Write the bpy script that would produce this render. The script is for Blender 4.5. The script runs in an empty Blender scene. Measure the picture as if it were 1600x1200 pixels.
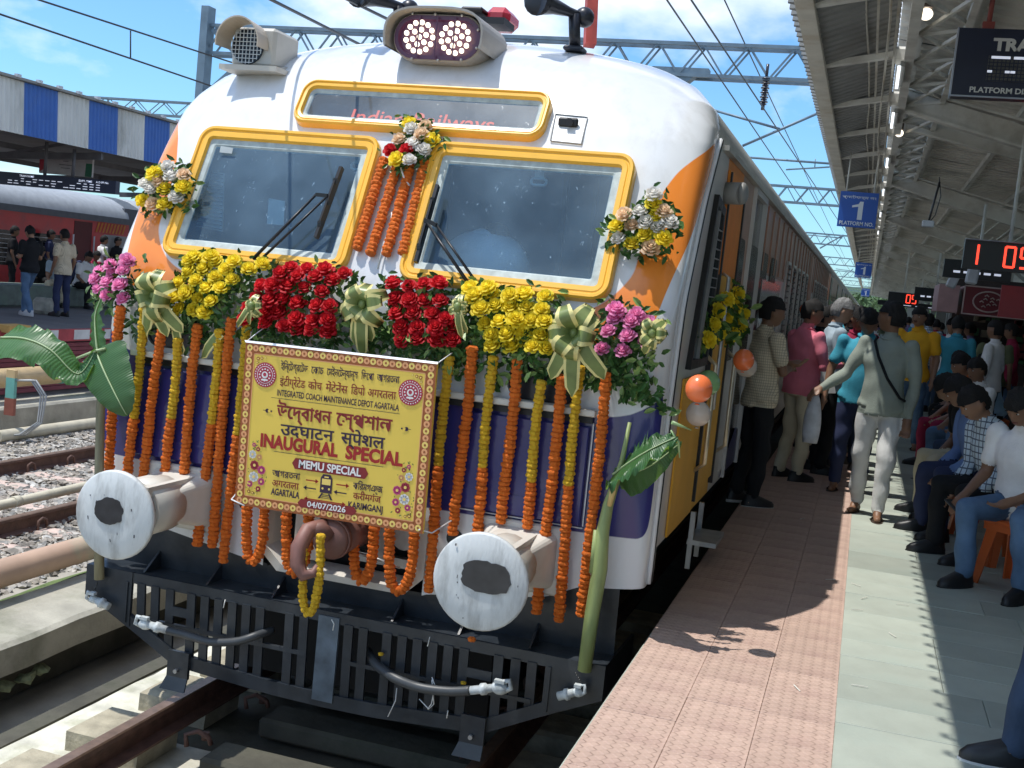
import bpy, math, random
import numpy as np
from mathutils import Vector, Matrix, noise as mnoise
random.seed(7); RNG = np.random.default_rng(7)
C = bpy.context.scene.collection
SC = bpy.context.scene
PI = math.pi

# ---------------------------------------------------------------- camera
CAM = (2.505, -5.546, 2.483); YAW, PITCH, ROLL, FPX = 0.29134, 0.08993, 0.10179, 1799.4
def cam_axes():
    sy, cy, sp, cp = math.sin(YAW), math.cos(YAW), math.sin(PITCH), math.cos(PITCH)
    w = Vector((-sy*cp, cy*cp, -sp)); r0 = Vector((cy, sy, 0)); u0 = r0.cross(w)
    c, s = math.cos(ROLL), math.sin(ROLL)
    return c*r0 + s*u0, -s*r0 + c*u0, w
CR, CU, CW = cam_axes()
cd = bpy.data.cameras.new('camera'); cam = bpy.data.objects.new('camera', cd); C.objects.link(cam)
cam.matrix_world = Matrix.Translation(CAM) @ Matrix((CR, CU, -CW)).transposed().to_4x4()
cd.sensor_width = 36; cd.lens = 36*FPX/1600; cd.clip_end = 6000; cd.clip_start = .05
SC.camera = cam
def at(px, py, axis, val):
    """the point of the place, on the plane axis=val, that the photograph shows at (px, py)"""
    d = CW + CR*((px-800)/FPX) - CU*((py-600)/FPX)
    c = Vector(CAM); t = (val-c[axis])/d[axis]
    return c + d*t

# ---------------------------------------------------------------- world, sun, exposure
KX, KY = .345, .13                      # shadow shift per metre of height
SUN_DIR = Vector((-KX, -KY, 1)).normalized()      # towards the sun
SUN_EL = math.asin(SUN_DIR.z); SUN_AZ = math.atan2(SUN_DIR.x, SUN_DIR.y)
W = bpy.data.worlds.new('World'); SC.world = W; W.use_nodes = True
nt = W.node_tree; bg = nt.nodes['Background']
sky = nt.nodes.new('ShaderNodeTexSky'); sky.sky_type = 'NISHITA'; sky.sun_disc = False
sky.sun_elevation = SUN_EL; sky.sun_rotation = SUN_AZ
sky.air_density = 1.0; sky.dust_density = .6; sky.ozone_density = 1.6
tint = nt.nodes.new('ShaderNodeMix'); tint.data_type = 'RGBA'; tint.blend_type = 'MULTIPLY'; tint.inputs[0].default_value = 1
tint.inputs[7].default_value = (.52, .80, 1.02, 1)
nt.links.new(sky.outputs[0], tint.inputs[6])
tc = nt.nodes.new('ShaderNodeTexCoord'); mp = nt.nodes.new('ShaderNodeMapping'); mp.inputs['Scale'].default_value = (1, 1, 1.9)
mp.inputs['Location'].default_value = (.77, 13.92, 2.88)
nz1 = nt.nodes.new('ShaderNodeTexNoise'); nz1.inputs['Scale'].default_value = 3.4; nz1.inputs['Detail'].default_value = 9; nz1.inputs['Roughness'].default_value = .52
rmp = nt.nodes.new('ShaderNodeValToRGB'); rmp.color_ramp.elements[0].position = .47; rmp.color_ramp.elements[1].position = .62
cmix = nt.nodes.new('ShaderNodeMix'); cmix.data_type = 'RGBA'; cmix.inputs[7].default_value = (6.6, 6.9, 7.2, 1)
nt.links.new(tc.outputs['Generated'], mp.inputs[0]); nt.links.new(mp.outputs[0], nz1.inputs[0]); nt.links.new(nz1.outputs[0], rmp.inputs[0])
nt.links.new(rmp.outputs[0], cmix.inputs[0]); nt.links.new(tint.outputs[2], cmix.inputs[6]); nt.links.new(cmix.outputs[2], bg.inputs[0])
bg.inputs[1].default_value = .15
sl = bpy.data.lights.new('sun', 'SUN'); sl.energy = 3.25; sl.angle = math.radians(.53); sl.color = (1, .965, .9)
so = bpy.data.objects.new('sun', sl); C.objects.link(so); so.rotation_euler = SUN_DIR.to_track_quat('Z', 'Y').to_euler(); so.location = (0, 0, 30)
vs = SC.view_settings; vs.view_transform = 'Standard'; vs.look = 'None'; vs.gamma = 1; vs.exposure = .42; vs.use_curve_mapping = False
SC.cycles.max_bounces = 7; SC.cycles.diffuse_bounces = 3; SC.cycles.glossy_bounces = 3; SC.cycles.transparent_max_bounces = 10; SC.cycles.transmission_bounces = 4
SC.cycles.sample_clamp_indirect = 8; SC.cycles.use_denoising = True

# ---------------------------------------------------------------- materials
MATS = {}
def mat(name, col, rough=.55, metal=0., var=.12, scale=6., bump=0., bscale=40., dirt=None, dirt_amt=.0, dirt_scale=3., stretch=(1, 1, 1), spec=.5, emit=0., coat=0., cell=False):
    if name in MATS: return MATS[name]
    m = bpy.data.materials.new(name); m.use_nodes = True; t = m.node_tree; b = t.nodes['Principled BSDF']
    b.inputs['Roughness'].default_value = rough; b.inputs['Metallic'].default_value = metal; b.inputs['Specular IOR Level'].default_value = spec
    if coat: b.inputs['Coat Weight'].default_value = coat; b.inputs['Coat Roughness'].default_value = .08
    c = tuple(col)+(1,)
    tc = t.nodes.new('ShaderNodeTexCoord'); mp = t.nodes.new('ShaderNodeMapping'); mp.inputs['Scale'].default_value = stretch
    t.links.new(tc.outputs['Object'], mp.inputs[0])
    n = t.nodes.new('ShaderNodeTexNoise'); n.inputs['Scale'].default_value = scale; n.inputs['Detail'].default_value = 5
    t.links.new(mp.outputs[0], n.inputs[0])
    mr = t.nodes.new('ShaderNodeMapRange'); mr.inputs[1].default_value = .3; mr.inputs[2].default_value = .7
    mr.inputs[3].default_value = 1-var; mr.inputs[4].default_value = 1+var
    t.links.new(n.outputs[0], mr.inputs[0])
    hv = t.nodes.new('ShaderNodeMix'); hv.data_type = 'RGBA'; hv.blend_type = 'MULTIPLY'; hv.inputs[0].default_value = 1; hv.inputs[6].default_value = c
    t.links.new(mr.outputs[0], hv.inputs[7]); out = hv.outputs[2]
    if dirt:
        n2 = t.nodes.new('ShaderNodeTexNoise'); n2.inputs['Scale'].default_value = dirt_scale; n2.inputs['Detail'].default_value = 8; n2.inputs['Roughness'].default_value = .65
        t.links.new(mp.outputs[0], n2.inputs[0])
        r2 = t.nodes.new('ShaderNodeMapRange'); r2.inputs[1].default_value = .5; r2.inputs[2].default_value = .72; r2.inputs[3].default_value = 0; r2.inputs[4].default_value = dirt_amt
        t.links.new(n2.outputs[0], r2.inputs[0])
        dm = t.nodes.new('ShaderNodeMix'); dm.data_type = 'RGBA'; dm.inputs[7].default_value = tuple(dirt)+(1,)
        t.links.new(r2.outputs[0], dm.inputs[0]); t.links.new(out, dm.inputs[6]); out = dm.outputs[2]
    t.links.new(out, b.inputs['Base Color'])
    if cell:   # every object of the material a little lighter or darker
        oi = t.nodes.new('ShaderNodeObjectInfo'); m3 = t.nodes.new('ShaderNodeMapRange'); m3.inputs[3].default_value = 1-float(cell); m3.inputs[4].default_value = 1+float(cell)
        t.links.new(oi.outputs['Random'], m3.inputs[0]); mm = t.nodes.new('ShaderNodeMix'); mm.data_type = 'RGBA'; mm.blend_type = 'MULTIPLY'; mm.inputs[0].default_value = 1
        t.links.new(out, mm.inputs[6]); t.links.new(m3.outputs[0], mm.inputs[7]); t.links.new(mm.outputs[2], b.inputs['Base Color']); out = mm.outputs[2]
    if emit:
        b.inputs['Emission Color'].default_value = c; b.inputs['Emission Strength'].default_value = emit
    if bump:
        n3 = t.nodes.new('ShaderNodeTexNoise'); n3.inputs['Scale'].default_value = bscale; n3.inputs['Detail'].default_value = 4
        t.links.new(mp.outputs[0], n3.inputs[0]); bp = t.nodes.new('ShaderNodeBump'); bp.inputs['Strength'].default_value = bump; bp.inputs['Distance'].default_value = .01
        t.links.new(n3.outputs[0], bp.inputs['Height']); t.links.new(bp.outputs[0], b.inputs['Normal'])
    MATS[name] = m; return m
def two_tone(name, a, b_, axis='X', rough=.5, **k): pass

# ---------------------------------------------------------------- mesh building
class MB:
    def __init__(s): s.v = []; s.f = []; s.m = []; s.sm = []
    def add(s, vs, fs, mi=0, smooth=False):
        o = len(s.v); s.v += [tuple(v) for v in vs]
        for f in fs: s.f.append(tuple(o+i for i in f)); s.m.append(mi); s.sm.append(smooth)
        return s
    def box(s, c, d, rz=0, mi=0, M=None, bev=0.):
        x, y, z = d[0]/2, d[1]/2, d[2]/2
        if bev:
            bv = min(bev, x*.9, y*.9, z*.9); vs = []
            for sx in (-1, 1):
                for sy in (-1, 1):
                    for sz in (-1, 1):
                        vs += [Vector((sx*x, sy*(y-bv), sz*(z-bv))), Vector((sx*(x-bv), sy*y, sz*(z-bv))), Vector((sx*(x-bv), sy*(y-bv), sz*z))]
            I = lambda a, b, c_, k: ((a*2+b)*2+c_)*3+k
            fs = []
            for a in (0, 1): fs.append((I(a,0,0,0), I(a,1,0,0), I(a,1,1,0), I(a,0,1,0))); fs.append((I(0,a,0,1), I(1,a,0,1), I(1,a,1,1), I(0,a,1,1))); fs.append((I(0,0,a,2), I(1,0,a,2), I(1,1,a,2), I(0,1,a,2)))
            for a in (0, 1):
                for b in (0, 1):
                    fs.append((I(a,b,0,0), I(a,b,1,0), I(a,b,1,1), I(a,b,0,1))); fs.append((I(a,0,b,0), I(a,1,b,0), I(a,1,b,2), I(a,0,b,2))); fs.append((I(0,a,b,1), I(1,a,b,1), I(1,a,b,2), I(0,a,b,2)))
                    for c_ in (0, 1): fs.append((I(a,b,c_,0), I(a,b,c_,1), I(a,b,c_,2)))
        else:
            vs = [Vector((sx*x, sy*y, sz*z)) for sx in (-1, 1) for sy in (-1, 1) for sz in (-1, 1)]
            fs = [(0,1,3,2), (4,6,7,5), (0,4,5,1), (2,3,7,6), (0,2,6,4), (1,5,7,3)]
        R = M if M is not None else Matrix.Rotation(rz, 3, 'Z')
        return s.add([R @ v + Vector(c) for v in vs], fs, mi)
    def bar(s, a, b, w, h=None, up=(0, 0, 1), mi=0, bev=0.):
        a, b = Vector(a), Vector(b); d = b-a; L = d.length; d.normalize(); u = Vector(up)
        if abs(d.dot(u)) > .98: u = Vector((1, 0, 0))
        r = d.cross(u).normalized(); u = r.cross(d)
        return s.box((a+b)/2, (w, L, h or w), M=Matrix((r, d, u)).transposed(), mi=mi, bev=bev)
    def tube(s, pts, r, n=8, mi=0, caps=True, smooth=True, closed=False):
        pts = [Vector(p) for p in pts]; k = len(pts); rr = r if isinstance(r, (list, tuple)) else [r]*k
        vs = []; prev = None
        for i, p in enumerate(pts):
            d = (pts[(i+1) % k] if (closed or i < k-1) else pts[i]) - (pts[i-1] if (closed or i > 0) else pts[i])
            d.normalize()
            if prev is None: a = d.orthogonal().normalized()
            else:
                a = prev - d*prev.dot(d); a = a.normalized() if a.length > 1e-6 else d.orthogonal().normalized()
            prev = a; b = d.cross(a)
            for j in range(n):
                t = 2*PI*j/n; vs.append(p + (a*math.cos(t) + b*math.sin(t))*rr[i])
        fs = [(i*n+j, i*n+(j+1) % n, ((i+1) % k)*n+(j+1) % n, ((i+1) % k)*n+j) for i in range(k if closed else k-1) for j in range(n)]
        o = len(s.v); s.add(vs, fs, mi, smooth)
        if caps and not closed:
            s.f += [tuple(o+j for j in range(n))[::-1], tuple(o+(k-1)*n+j for j in range(n))]; s.m += [mi, mi]; s.sm += [False, False]
        return s
    def cyl(s, a, b, r, n=16, mi=0, r2=None, smooth=True): return s.tube([a, b], [r, r if r2 is None else r2], n, mi, True, smooth)
    def loops(s, L, mi=0, cap0=False, cap1=False, smooth=False, closed=True):
        """bridge successive loops with the same number of points"""
        n = len(L[0]); o = len(s.v); vs = [p for l in L for p in l]
        fs = [(i*n+j, i*n+(j+1) % n, (i+1)*n+(j+1) % n, (i+1)*n+j) for i in range(len(L)-1) for j in range(n if closed else n-1)]
        s.add(vs, fs, mi, smooth)
        if cap0: s.f.append(tuple(o+j for j in range(n))[::-1]); s.m.append(mi); s.sm.append(False)
        if cap1: s.f.append(tuple(o+(len(L)-1)*n+j for j in range(n))); s.m.append(mi); s.sm.append(False)
        return s
    def prism(s, poly, d, mi=0):
        """polygon (3D points) pushed along vector d"""
        p = [Vector(q) for q in poly]; d = Vector(d); n = len(p)
        s.add(p+[q+d for q in p], [tuple(range(n))[::-1], tuple(range(n, 2*n))]+[(i, (i+1) % n, n+(i+1) % n, n+i) for i in range(n)], mi); return s
    def ell(s, c, r, nu=12, nv=8, mi=0, M=None, fn=None):
        vs = []; fs = []
        for i in range(nv+1):
            th = PI*i/nv
            for j in range(nu):
                ph = 2*PI*j/nu; q = Vector((math.sin(th)*math.cos(ph), math.sin(th)*math.sin(ph), math.cos(th)))
                if fn: q = q*fn(q)
                q = Vector((q.x*r[0], q.y*r[1], q.z*r[2]))
                if M is not None: q = M @ q
                vs.append(q+Vector(c))
        for i in range(nv):
            for j in range(nu): fs.append((i*nu+j, (i+1)*nu+j, (i+1)*nu+(j+1) % nu, i*nu+(j+1) % nu))
        return s.add(vs, fs, mi, True)
    def build(s, name, mats, parent=None, kind=None, at_=None):
        me = bpy.data.meshes.new(name)
        off = Vector(at_) if at_ is not None else (wloc(parent) if parent else Vector((0, 0, 0)))
        me.from_pydata([(v[0]-off.x, v[1]-off.y, v[2]-off.z) for v in s.v], [], s.f)
        for m in (mats if isinstance(mats, (list, tuple)) else [mats]): me.materials.append(m)
        me.polygons.foreach_set('material_index', s.m); me.polygons.foreach_set('use_smooth', s.sm); me.update()
        return link(name, me, parent, kind, off if at_ is not None and not parent else None)
def wloc(o):
    v = Vector((0, 0, 0))
    while o: v += o.location; o = o.parent
    return v
def link(name, me, parent=None, kind=None, loc=None):
    o = bpy.data.objects.new(name, me); C.objects.link(o)
    if parent: o.parent = parent
    if loc is not None: o.location = loc
    if kind: o['kind'] = kind
    return o
def thing(name, label, cat, loc=(0, 0, 0), group=None, rz=0):
    o = bpy.data.objects.new(name, None); C.objects.link(o); o.location = loc; o.rotation_euler = (0, 0, rz); o.empty_display_size = .1
    return tag(o, label, cat, group)
def tag(o, label, cat, group=None):
    o['label'] = label; o['category'] = cat
    if group: o['group'] = group
    return o
def kids(o): return [c for c in bpy.data.objects if c.parent == o]
def copy_tree(o, parent=None, ch=None):
    c = o.copy(); C.objects.link(c); c.parent = parent
    for k in (ch if ch is not None else kids(o)): copy_tree(k, c)
    return c
def rrect(w, h, r, n=6):
    """rounded rectangle, counter-clockwise, in 2D"""
    out = []
    for cx, cy, a in ((w/2-r, h/2-r, 0), (-w/2+r, h/2-r, PI/2), (-w/2+r, -h/2+r, PI), (w/2-r, -h/2+r, 3*PI/2)):
        for i in range(n+1):
            t = a+PI/2*i/n; out.append((cx+r*math.cos(t), cy+r*math.sin(t)))
    return out
def text_mesh(body, size=1., width=None, bold=0., align='CENTER', height=None, xs=None):
    """flat lettering as (verts, faces) in XY, anchored on its baseline"""
    cu = bpy.data.curves.new('t', 'FONT'); cu.body = body; cu.size = size; cu.align_x = align; cu.offset = bold*size; cu.resolution_u = 3
    ob = bpy.data.objects.new('t', cu); C.objects.link(ob); dg = bpy.context.evaluated_depsgraph_get()
    me = bpy.data.meshes.new_from_object(ob.evaluated_get(dg)); vs = [Vector(v.co) for v in me.vertices]; fs = [tuple(p.vertices) for p in me.polygons]
    bpy.data.objects.remove(ob); bpy.data.curves.remove(cu); bpy.data.meshes.remove(me)
    if not vs: return [], []
    x0, x1 = min(v.x for v in vs), max(v.x for v in vs); y0, y1 = min(v.y for v in vs), max(v.y for v in vs)
    kx = ky = 1.
    if width: kx = width/(x1-x0)
    if height: ky = height/(y1-y0)
    elif width: ky = kx
    cx = (x0+x1)/2 if align == 'CENTER' else x0
    return [Vector(((v.x-cx)*kx, v.y*ky, 0)) for v in vs], fs
def put_text(mb, body, origin, right, up, mi=0, **k):
    vs, fs = text_mesh(body, **k); r, u, o = Vector(right).normalized(), Vector(up).normalized(), Vector(origin)
    mb.add([o+r*v.x+u*v.y for v in vs], fs, mi)
# ================================================================ SETTING: ground, tracks, platforms
concrete = mat('concrete', (.36, .34, .28), .9, var=.22, scale=4, bump=.6, bscale=30, dirt=(.10, .12, .06), dirt_amt=.6, dirt_scale=1.6)
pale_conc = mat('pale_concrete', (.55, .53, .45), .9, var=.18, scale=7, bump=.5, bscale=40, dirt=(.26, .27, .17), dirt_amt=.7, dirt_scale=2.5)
darkconc = mat('dark_concrete', (.085, .08, .06), .9, var=.4, scale=3, bump=.6, bscale=20, dirt=(.03, .035, .02), dirt_amt=.8)  # one dark tone for slab, trench wall, footing and middle sleepers
soil = mat('soil', (.33, .30, .25), .95, var=.3, scale=2, bump=.8, bscale=12)
stone_m = mat('ballast_stone', (.40, .37, .33), .9, var=.35, scale=9, cell=.1)
rust = mat('rusty_rail', (.11, .055, .04), .7, var=.3, scale=14, bump=.3, bscale=60)
railtop = mat('worn_rail_top', (.26, .17, .12), .38, metal=.5, var=.2, scale=20)
pinkconc = mat('pink_sleeper', (.55, .42, .36), .9, var=.2, scale=8, bump=.4, bscale=50, dirt=(.3, .26, .22), dirt_amt=.6)

mb = MB(); S = 1500
xs = [-S, -300, -60, -17.6, -2.32, -1.66, -1.64, 1.66, 60, 300, S]
g = MB(); g.add([(-S, -300, -.62), (S, -300, -.62), (S, S, -.62), (-S, S, -.62)], [(0, 1, 2, 3)]); g.build('ground', soil, kind='structure')
# ballast bed of the second track and the ground to the far platform
b = MB(); b.prism([(-10.8, -20, -.6), (-2.9, -20, -.6), (-2.9, -20, -.22), (-3.6, -20, -.17), (-7.0, -20, -.17), (-7.8, -20, -.25), (-10.8, -20, -.3)], (0, 400, 0)); b.build('track_bed', soil, kind='structure')
# concrete floor below the train
b = MB(); b.box((0, 160.0, -.45), (3.3, 320, .28)); b.build('track_slab', darkconc, kind='structure')  # dark copy of the slab, shade under the train put into its colour
b = MB(); b.box((0, -21.5, -.45), (3.3, 43, .28)); b.build('sunlit_track_slab', pale_conc, kind='structure')  # pale copy, sunlight put into its colour to bounce onto the front
b = MB()
NX = 14
vs = []; fs = []
for j in range(60):
    for i in range(NX):
        x = -1.66+.62*i/(NX-1); y = -4+.2*j; vs.append((x, y, -.285+.02*mnoise.noise((x*6, y*3, 2))-(.05 if i == 0 else 0)))
for j in range(59):
    for i in range(NX-1): fs.append((j*NX+i, j*NX+i+1, (j+1)*NX+i+1, (j+1)*NX+i))
b.add(vs, fs, 0, True); b.build('mortar_apron', mat('pale_mortar', (.62, .60, .50), .9, var=.25, scale=5, bump=.8, bscale=25, dirt=(.33, .33, .2), dirt_amt=.8, dirt_scale=3), kind='structure')  # pale mortar tone with darker blotches
# drain trench and its broken wall
b = MB(); b.box((-1.72, 150, -.55), (.12, 340, .5)); b.build('trench_wall', darkconc, kind='structure')
w = MB(); N = 46
top = []; 
for i in range(N+1):
    y = -3+.5*i; jx = .03*mnoise.noise((y*1.3, 0, 0)); jz = .03*mnoise.noise((y*2, 5, 0))
    top.append([(-2.36+jx, y, -.30+jz*2), (-2.34+jx, y, -.11), (-2.38+jx, y, -.09), (-2.95, y, -.08), (-2.97, y, -.3)])
w.loops(top, closed=True, cap0=True, cap1=True)
t = w.build('trackside_ledge', concrete); tag(t, 'long weathered concrete ledge with a broken front edge left of the train', 'ledge')
w = MB(); w.box((-2.75, 150, -.45), (.3, 340, .3)); w.build('ledge_footing', darkconc, kind='structure')
for k in range(4):
    y = .2+.17*k; r = MB(); r.ell((-2.42+.03*random.random(), y, -.40), (.05, .075, .035), 6, 4, fn=lambda q: 1+.9*mnoise.noise(q*2.3+Vector((k*3, 0, 0)))); r.sm = [False]*len(r.sm)
    tag(r.build('rubble_stone', mat('mossy_rubble', (.20, .22, .12), .9, var=.4, scale=20)), 'broken mossy rubble stone in the drain below the concrete ledge', 'stone', 'rubble in the drain under the ledge')
m = MB(); vs = []; fs = []
for j in range(40):
    for i in range(5): vs.append((-2.98-.32*i/4, -2+.35*j, -.1-.03*i+.03*mnoise.noise((i, j*.6, 1))))
for j in range(39):
    for i in range(4): fs.append((j*5+i, j*5+i+1, (j+1)*5+i+1, (j+1)*5+i))
m.add(vs, fs, 0, True); m.build('moss_strip', mat('moss', (.10, .14, .04), .95, var=.5, scale=7, bump=.8, bscale=50), kind='stuff')

def rail(x, y0, y1, name, label, grp=None):
    prof = [(-.036, -.008), (-.03, 0), (.03, 0), (.036, -.008), (.036, -.032), (.009, -.045), (.009, -.13), (.07, -.145), (.07, -.157), (-.07, -.157), (-.07, -.145), (-.009, -.13), (-.009, -.045), (-.036, -.032)]
    m = MB(); m.loops([[(x+a, y, c) for a, c in prof] for y in (y0, y1)], cap0=True)
    o = m.build(name, [rust, railtop])
    for p in o.data.polygons:
        if p.center.z > -.006: p.material_index = 1
    return tag(o, label, 'rail', grp)
rail(-.874, -4.5, 200, 'rail', 'near brown rail in the foreground running under the left buffer of the train')
rail(.874, -4.5, 200, 'rail', 'rail hidden in shadow under the train beside the pink platform')
rail(-4.35, -6, 300, 'rail', 'nearer rusty rail of the empty ballasted track on the left')
rail(-6.12, -6, 300, 'rail', 'farther rusty rail of the empty ballasted track on the left')
# concrete blocks that carry the near track
for k in range(16):
    y = -1.55+.66*k
    for sx in (-1, 1):
        if sx > 0 and k > 8: continue
        m = MB(); a = .155+.01*random.random(); hw = .21
        lo = [(-hw-.03, -a-.03), (hw, -a-.03), (hw, a+.03), (-hw-.03, a+.03)]; hi = [(-hw, -a), (hw, -a), (hw, a), (-hw, a)]
        cx = sx*1.1-.0
        m.loops([[(cx+p, y+q, -.31) for p, q in lo], [(cx+p+.01*random.random(), y+q, -.178) for p, q in lo], [(cx+p, y+q+.01*random.random(), -.158) for p, q in hi]], cap1=True)
        lab = 'worn concrete sleeper block beside the near rail, in front of the train' if sx < 0 else 'dark concrete sleeper block under the train'
        tag(m.build('sleeper_block', mat('sleeper_block', (.38, .34, .25), .92, var=.25, scale=9, bump=.8, bscale=35, dirt=(.2, .19, .12), dirt_amt=.5), at_=(cx, y, -.3)), lab, 'sleeper', 'concrete blocks carrying the near track, left row' if sx < 0 else 'concrete blocks carrying the near track, right row')
for k in range(7):      # middle sleepers in the shade under the coupler
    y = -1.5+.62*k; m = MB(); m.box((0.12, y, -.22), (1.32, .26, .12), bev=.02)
    o = m.build('sleeper', darkconc, at_=(0, y, -.22)); tag(o, 'dark concrete sleeper between the near rails in front of the train', 'sleeper', 'dark sleepers between the near rails')
    for sx in (-.66, .68):
        c = MB(); c.tube([(sx, y-.05, -.16), (sx-.02, y-.04, -.10), (sx+.03, y, -.085), (sx+.08, y+.03, -.12), (sx+.09, y+.04, -.16)], .014, 6); c.cyl((sx+.03, y+.08, -.16), (sx+.03, y+.08, -.12), .022, 8)
        c.build('rail_clip', rust, o)
for k in range(40):     # sleepers of track two
    y = -1+.66*k; m = MB()
    m.loops([[(sx*1.3-5.235, y-.13, -.2), (sx*1.3-5.235, y+.13, -.2), (sx*1.3-5.235, y+.10, -.150+.0), (sx*1.3-5.235, y-.10, -.150)] for sx in (-1, -.3, .3, 1)], cap0=True, cap1=True)
    o = m.build('sleeper', pinkconc, at_=(-5.235, y, -.18)); tag(o, 'pinkish concrete sleeper in the ballast of the empty left track', 'sleeper', 'pinkish sleepers of the empty left track')
    if k < 16:
        for sx in (-4.27, -6.04, -4.43, -6.2):
            c = MB(); c.tube([(sx, y-.06, -.15), (sx, y-.05, -.07), (sx, y, -.05), (sx, y+.05, -.07), (sx, y+.07, -.15)], .013, 6); c.build('rail_clip', rust, o)
# ballast stones: one object of real stones
def ballast(x0, x1, y0, y1, n, name, zf, size=(.022, .045)):
    base = []
    for k in range(8):
        vs = []; 
        for q in ((1,0,0),(-1,0,0),(0,1,0),(0,-1,0),(0,0,1),(0,0,-1),(.7,.7,.6),(-.7,.6,.6),(.6,-.7,.5),(-.6,-.7,.6)):
            vs.append(np.array(q)*RNG.uniform(.65, 1.25))
        base.append(np.array(vs))
    fc = [(6,0,2),(6,4,0),(6,2,4),(7,2,1),(7,4,2),(7,1,4),(8,0,4),(8,3,0),(8,4,3),(9,1,3),(9,3,4),(9,4,1),(0,3,5),(3,1,5),(1,2,5),(2,0,5)]
    V = []; F = []
    for i in range(n):
        x, y = RNG.uniform(x0, x1), y0+(y1-y0)*RNG.random()**1.7
        s_ = RNG.uniform(*size)*(1+.5*(RNG.random() < .1)); a = RNG.uniform(0, 2*PI); tl = RNG.uniform(-.5, .5)
        p = base[RNG.integers(8)]*np.array([1.25, .9, .62])*s_
        ca, sa, ct, st = math.cos(a), math.sin(a), math.cos(tl), math.sin(tl)
        p = p @ np.array([[1, 0, 0], [0, ct, -st], [0, st, ct]]) @ np.array([[ca, -sa, 0], [sa, ca, 0], [0, 0, 1]])
        V.append(p+np.array([x, y, zf(x, y)+RNG.uniform(-.008, .012)])); F.append(np.array(fc)+10*i)
    V = np.concatenate(V); F = np.concatenate(F)
    me = bpy.data.meshes.new(name); me.from_pydata(V.tolist(), [], F.tolist())
    ca = me.color_attributes.new('tone', 'FLOAT_COLOR', 'POINT'); t = np.repeat(RNG.uniform(.35, 1.15, n), 10); wrm = np.repeat(RNG.uniform(-.05, .07, n), 10)
    ca.data.foreach_set('color', np.stack([t*(1+wrm), t, t*(1-wrm), t*0+1], 1).ravel()); me.materials.append(stone_m); o = link(name, me, kind='stuff'); return o
nt_ = stone_m.node_tree; at_n = nt_.nodes.new('ShaderNodeAttribute'); at_n.attribute_name = 'tone'; pb = nt_.nodes['Principled BSDF']
mx_ = nt_.nodes.new('ShaderNodeMix'); mx_.data_type = 'RGBA'; mx_.blend_type = 'MULTIPLY'; mx_.inputs[0].default_value = 1
src = pb.inputs['Base Color'].links[0].from_socket; nt_.links.new(src, mx_.inputs[6]); nt_.links.new(at_n.outputs[0], mx_.inputs[7]); nt_.links.new(mx_.outputs[2], pb.inputs['Base Color'])
ballast(-7.6, -3.3, .2, 26, 26000, 'ballast', lambda x, y: -.165 if -7 < x < -3.6 else -.19)
tag(bpy.data.objects['ballast'], 'grey and tan crushed stone ballast around the empty left track', 'ballast')

# pipes along the left
pipe_m = mat('faded_pipe', (.46, .31, .22), .6, var=.15, scale=3, dirt=(.25, .42, .3), dirt_amt=.9, dirt_scale=.8)
cream = mat('cream_pipe', (.55, .50, .38), .7, var=.15, scale=5, dirt=(.25, .2, .13), dirt_amt=.5)
m = MB(); m.tube([(-3.0, -4+y*1.2, .10) for y in range(40)], .1, 14); tag(m.build('water_pipe', pipe_m), 'thick faded pink and green pipe lying along the concrete ledge', 'pipe')
m = MB(); m.tube([(-4.55, -4+y*1.2, .06+.01*math.sin(y)) for y in range(40)], .045, 10); 
for y in (2.9, 5.2): m.cyl((-4.55, y, .06), (-4.55, y+.08, .06), .052, 10)
tag(m.build('cable_pipe', cream), 'thin cream cable pipe lying over the ballast beside the nearer left rail', 'pipe')
m = MB(); m.tube([(-7.6, 6.2, -.1), (-7.6, 30, -.1)], .075, 12); tag(m.build('conduit_pipe', cream), 'cream conduit pipe on the ground at the foot of the low wall', 'pipe')
m = MB(); m.box((-8.1, 30, -.02), (.5, 60, .44), bev=.03); tag(m.build('low_wall', concrete), 'low weathered concrete wall beyond the empty left track', 'wall')
bluep = mat('turquoise_paint', (.16, .42, .36), .5, var=.15); redox = mat('red_oxide', (.28, .09, .06), .7, var=.25, bump=.2)
t = thing('valve_pipe', 'cream and turquoise flanged water main above the low wall on the left', 'pipe', (-8.2, 7, .4))
m = MB(); m.cyl((-8.2, 3, .52), (-8.2, 8.0, .52), .13, 18); m.build('pipe_length', mat('ochre_pipe', (.6, .43, .22), .6), t)
m = MB(); m.cyl((-8.2, 8.0, .52), (-8.2, 8.75, .52), .135, 18); m.cyl((-8.2, 8.72, .52), (-8.2, 8.8, .52), .2, 20); m.build('painted_length', bluep, t)
m = MB(); m.cyl((-8.2, 8.8, .52), (-8.2, 8.88, .52), .2, 20); m.cyl((-8.2, 8.88, .52), (-8.2, 9.3, .52), .13, 18, r2=.1)
for k in range(8): m.cyl((-8.2+.17*math.cos(k*PI/4), 8.68, .52+.17*math.sin(k*PI/4)), (-8.2+.17*math.cos(k*PI/4), 8.92, .52+.17*math.sin(k*PI/4)), .018, 6)
m.build('flange', redox, t)
p0 = at(15, 645, 0, -7.7); t = thing('marker_post', 'short green and red steel post with cables, at the left edge', 'post', (p0.x, p0.y, -.2))
m = MB(); m.box((p0.x, p0.y, p0.z+.08), (.14, .05, .22)); m.build('lower_plate', redox, t)
m = MB(); m.box((p0.x, p0.y, p0.z+.32), (.13, .05, .26)); m.build('upper_plate', bluep, t)
m = MB(); m.box((p0.x, p0.y, p0.z+.5), (.13, .05, .1)); m.build('cap', mat('ochre_pipe', (0, 0, 0)), t)
m = MB()
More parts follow.
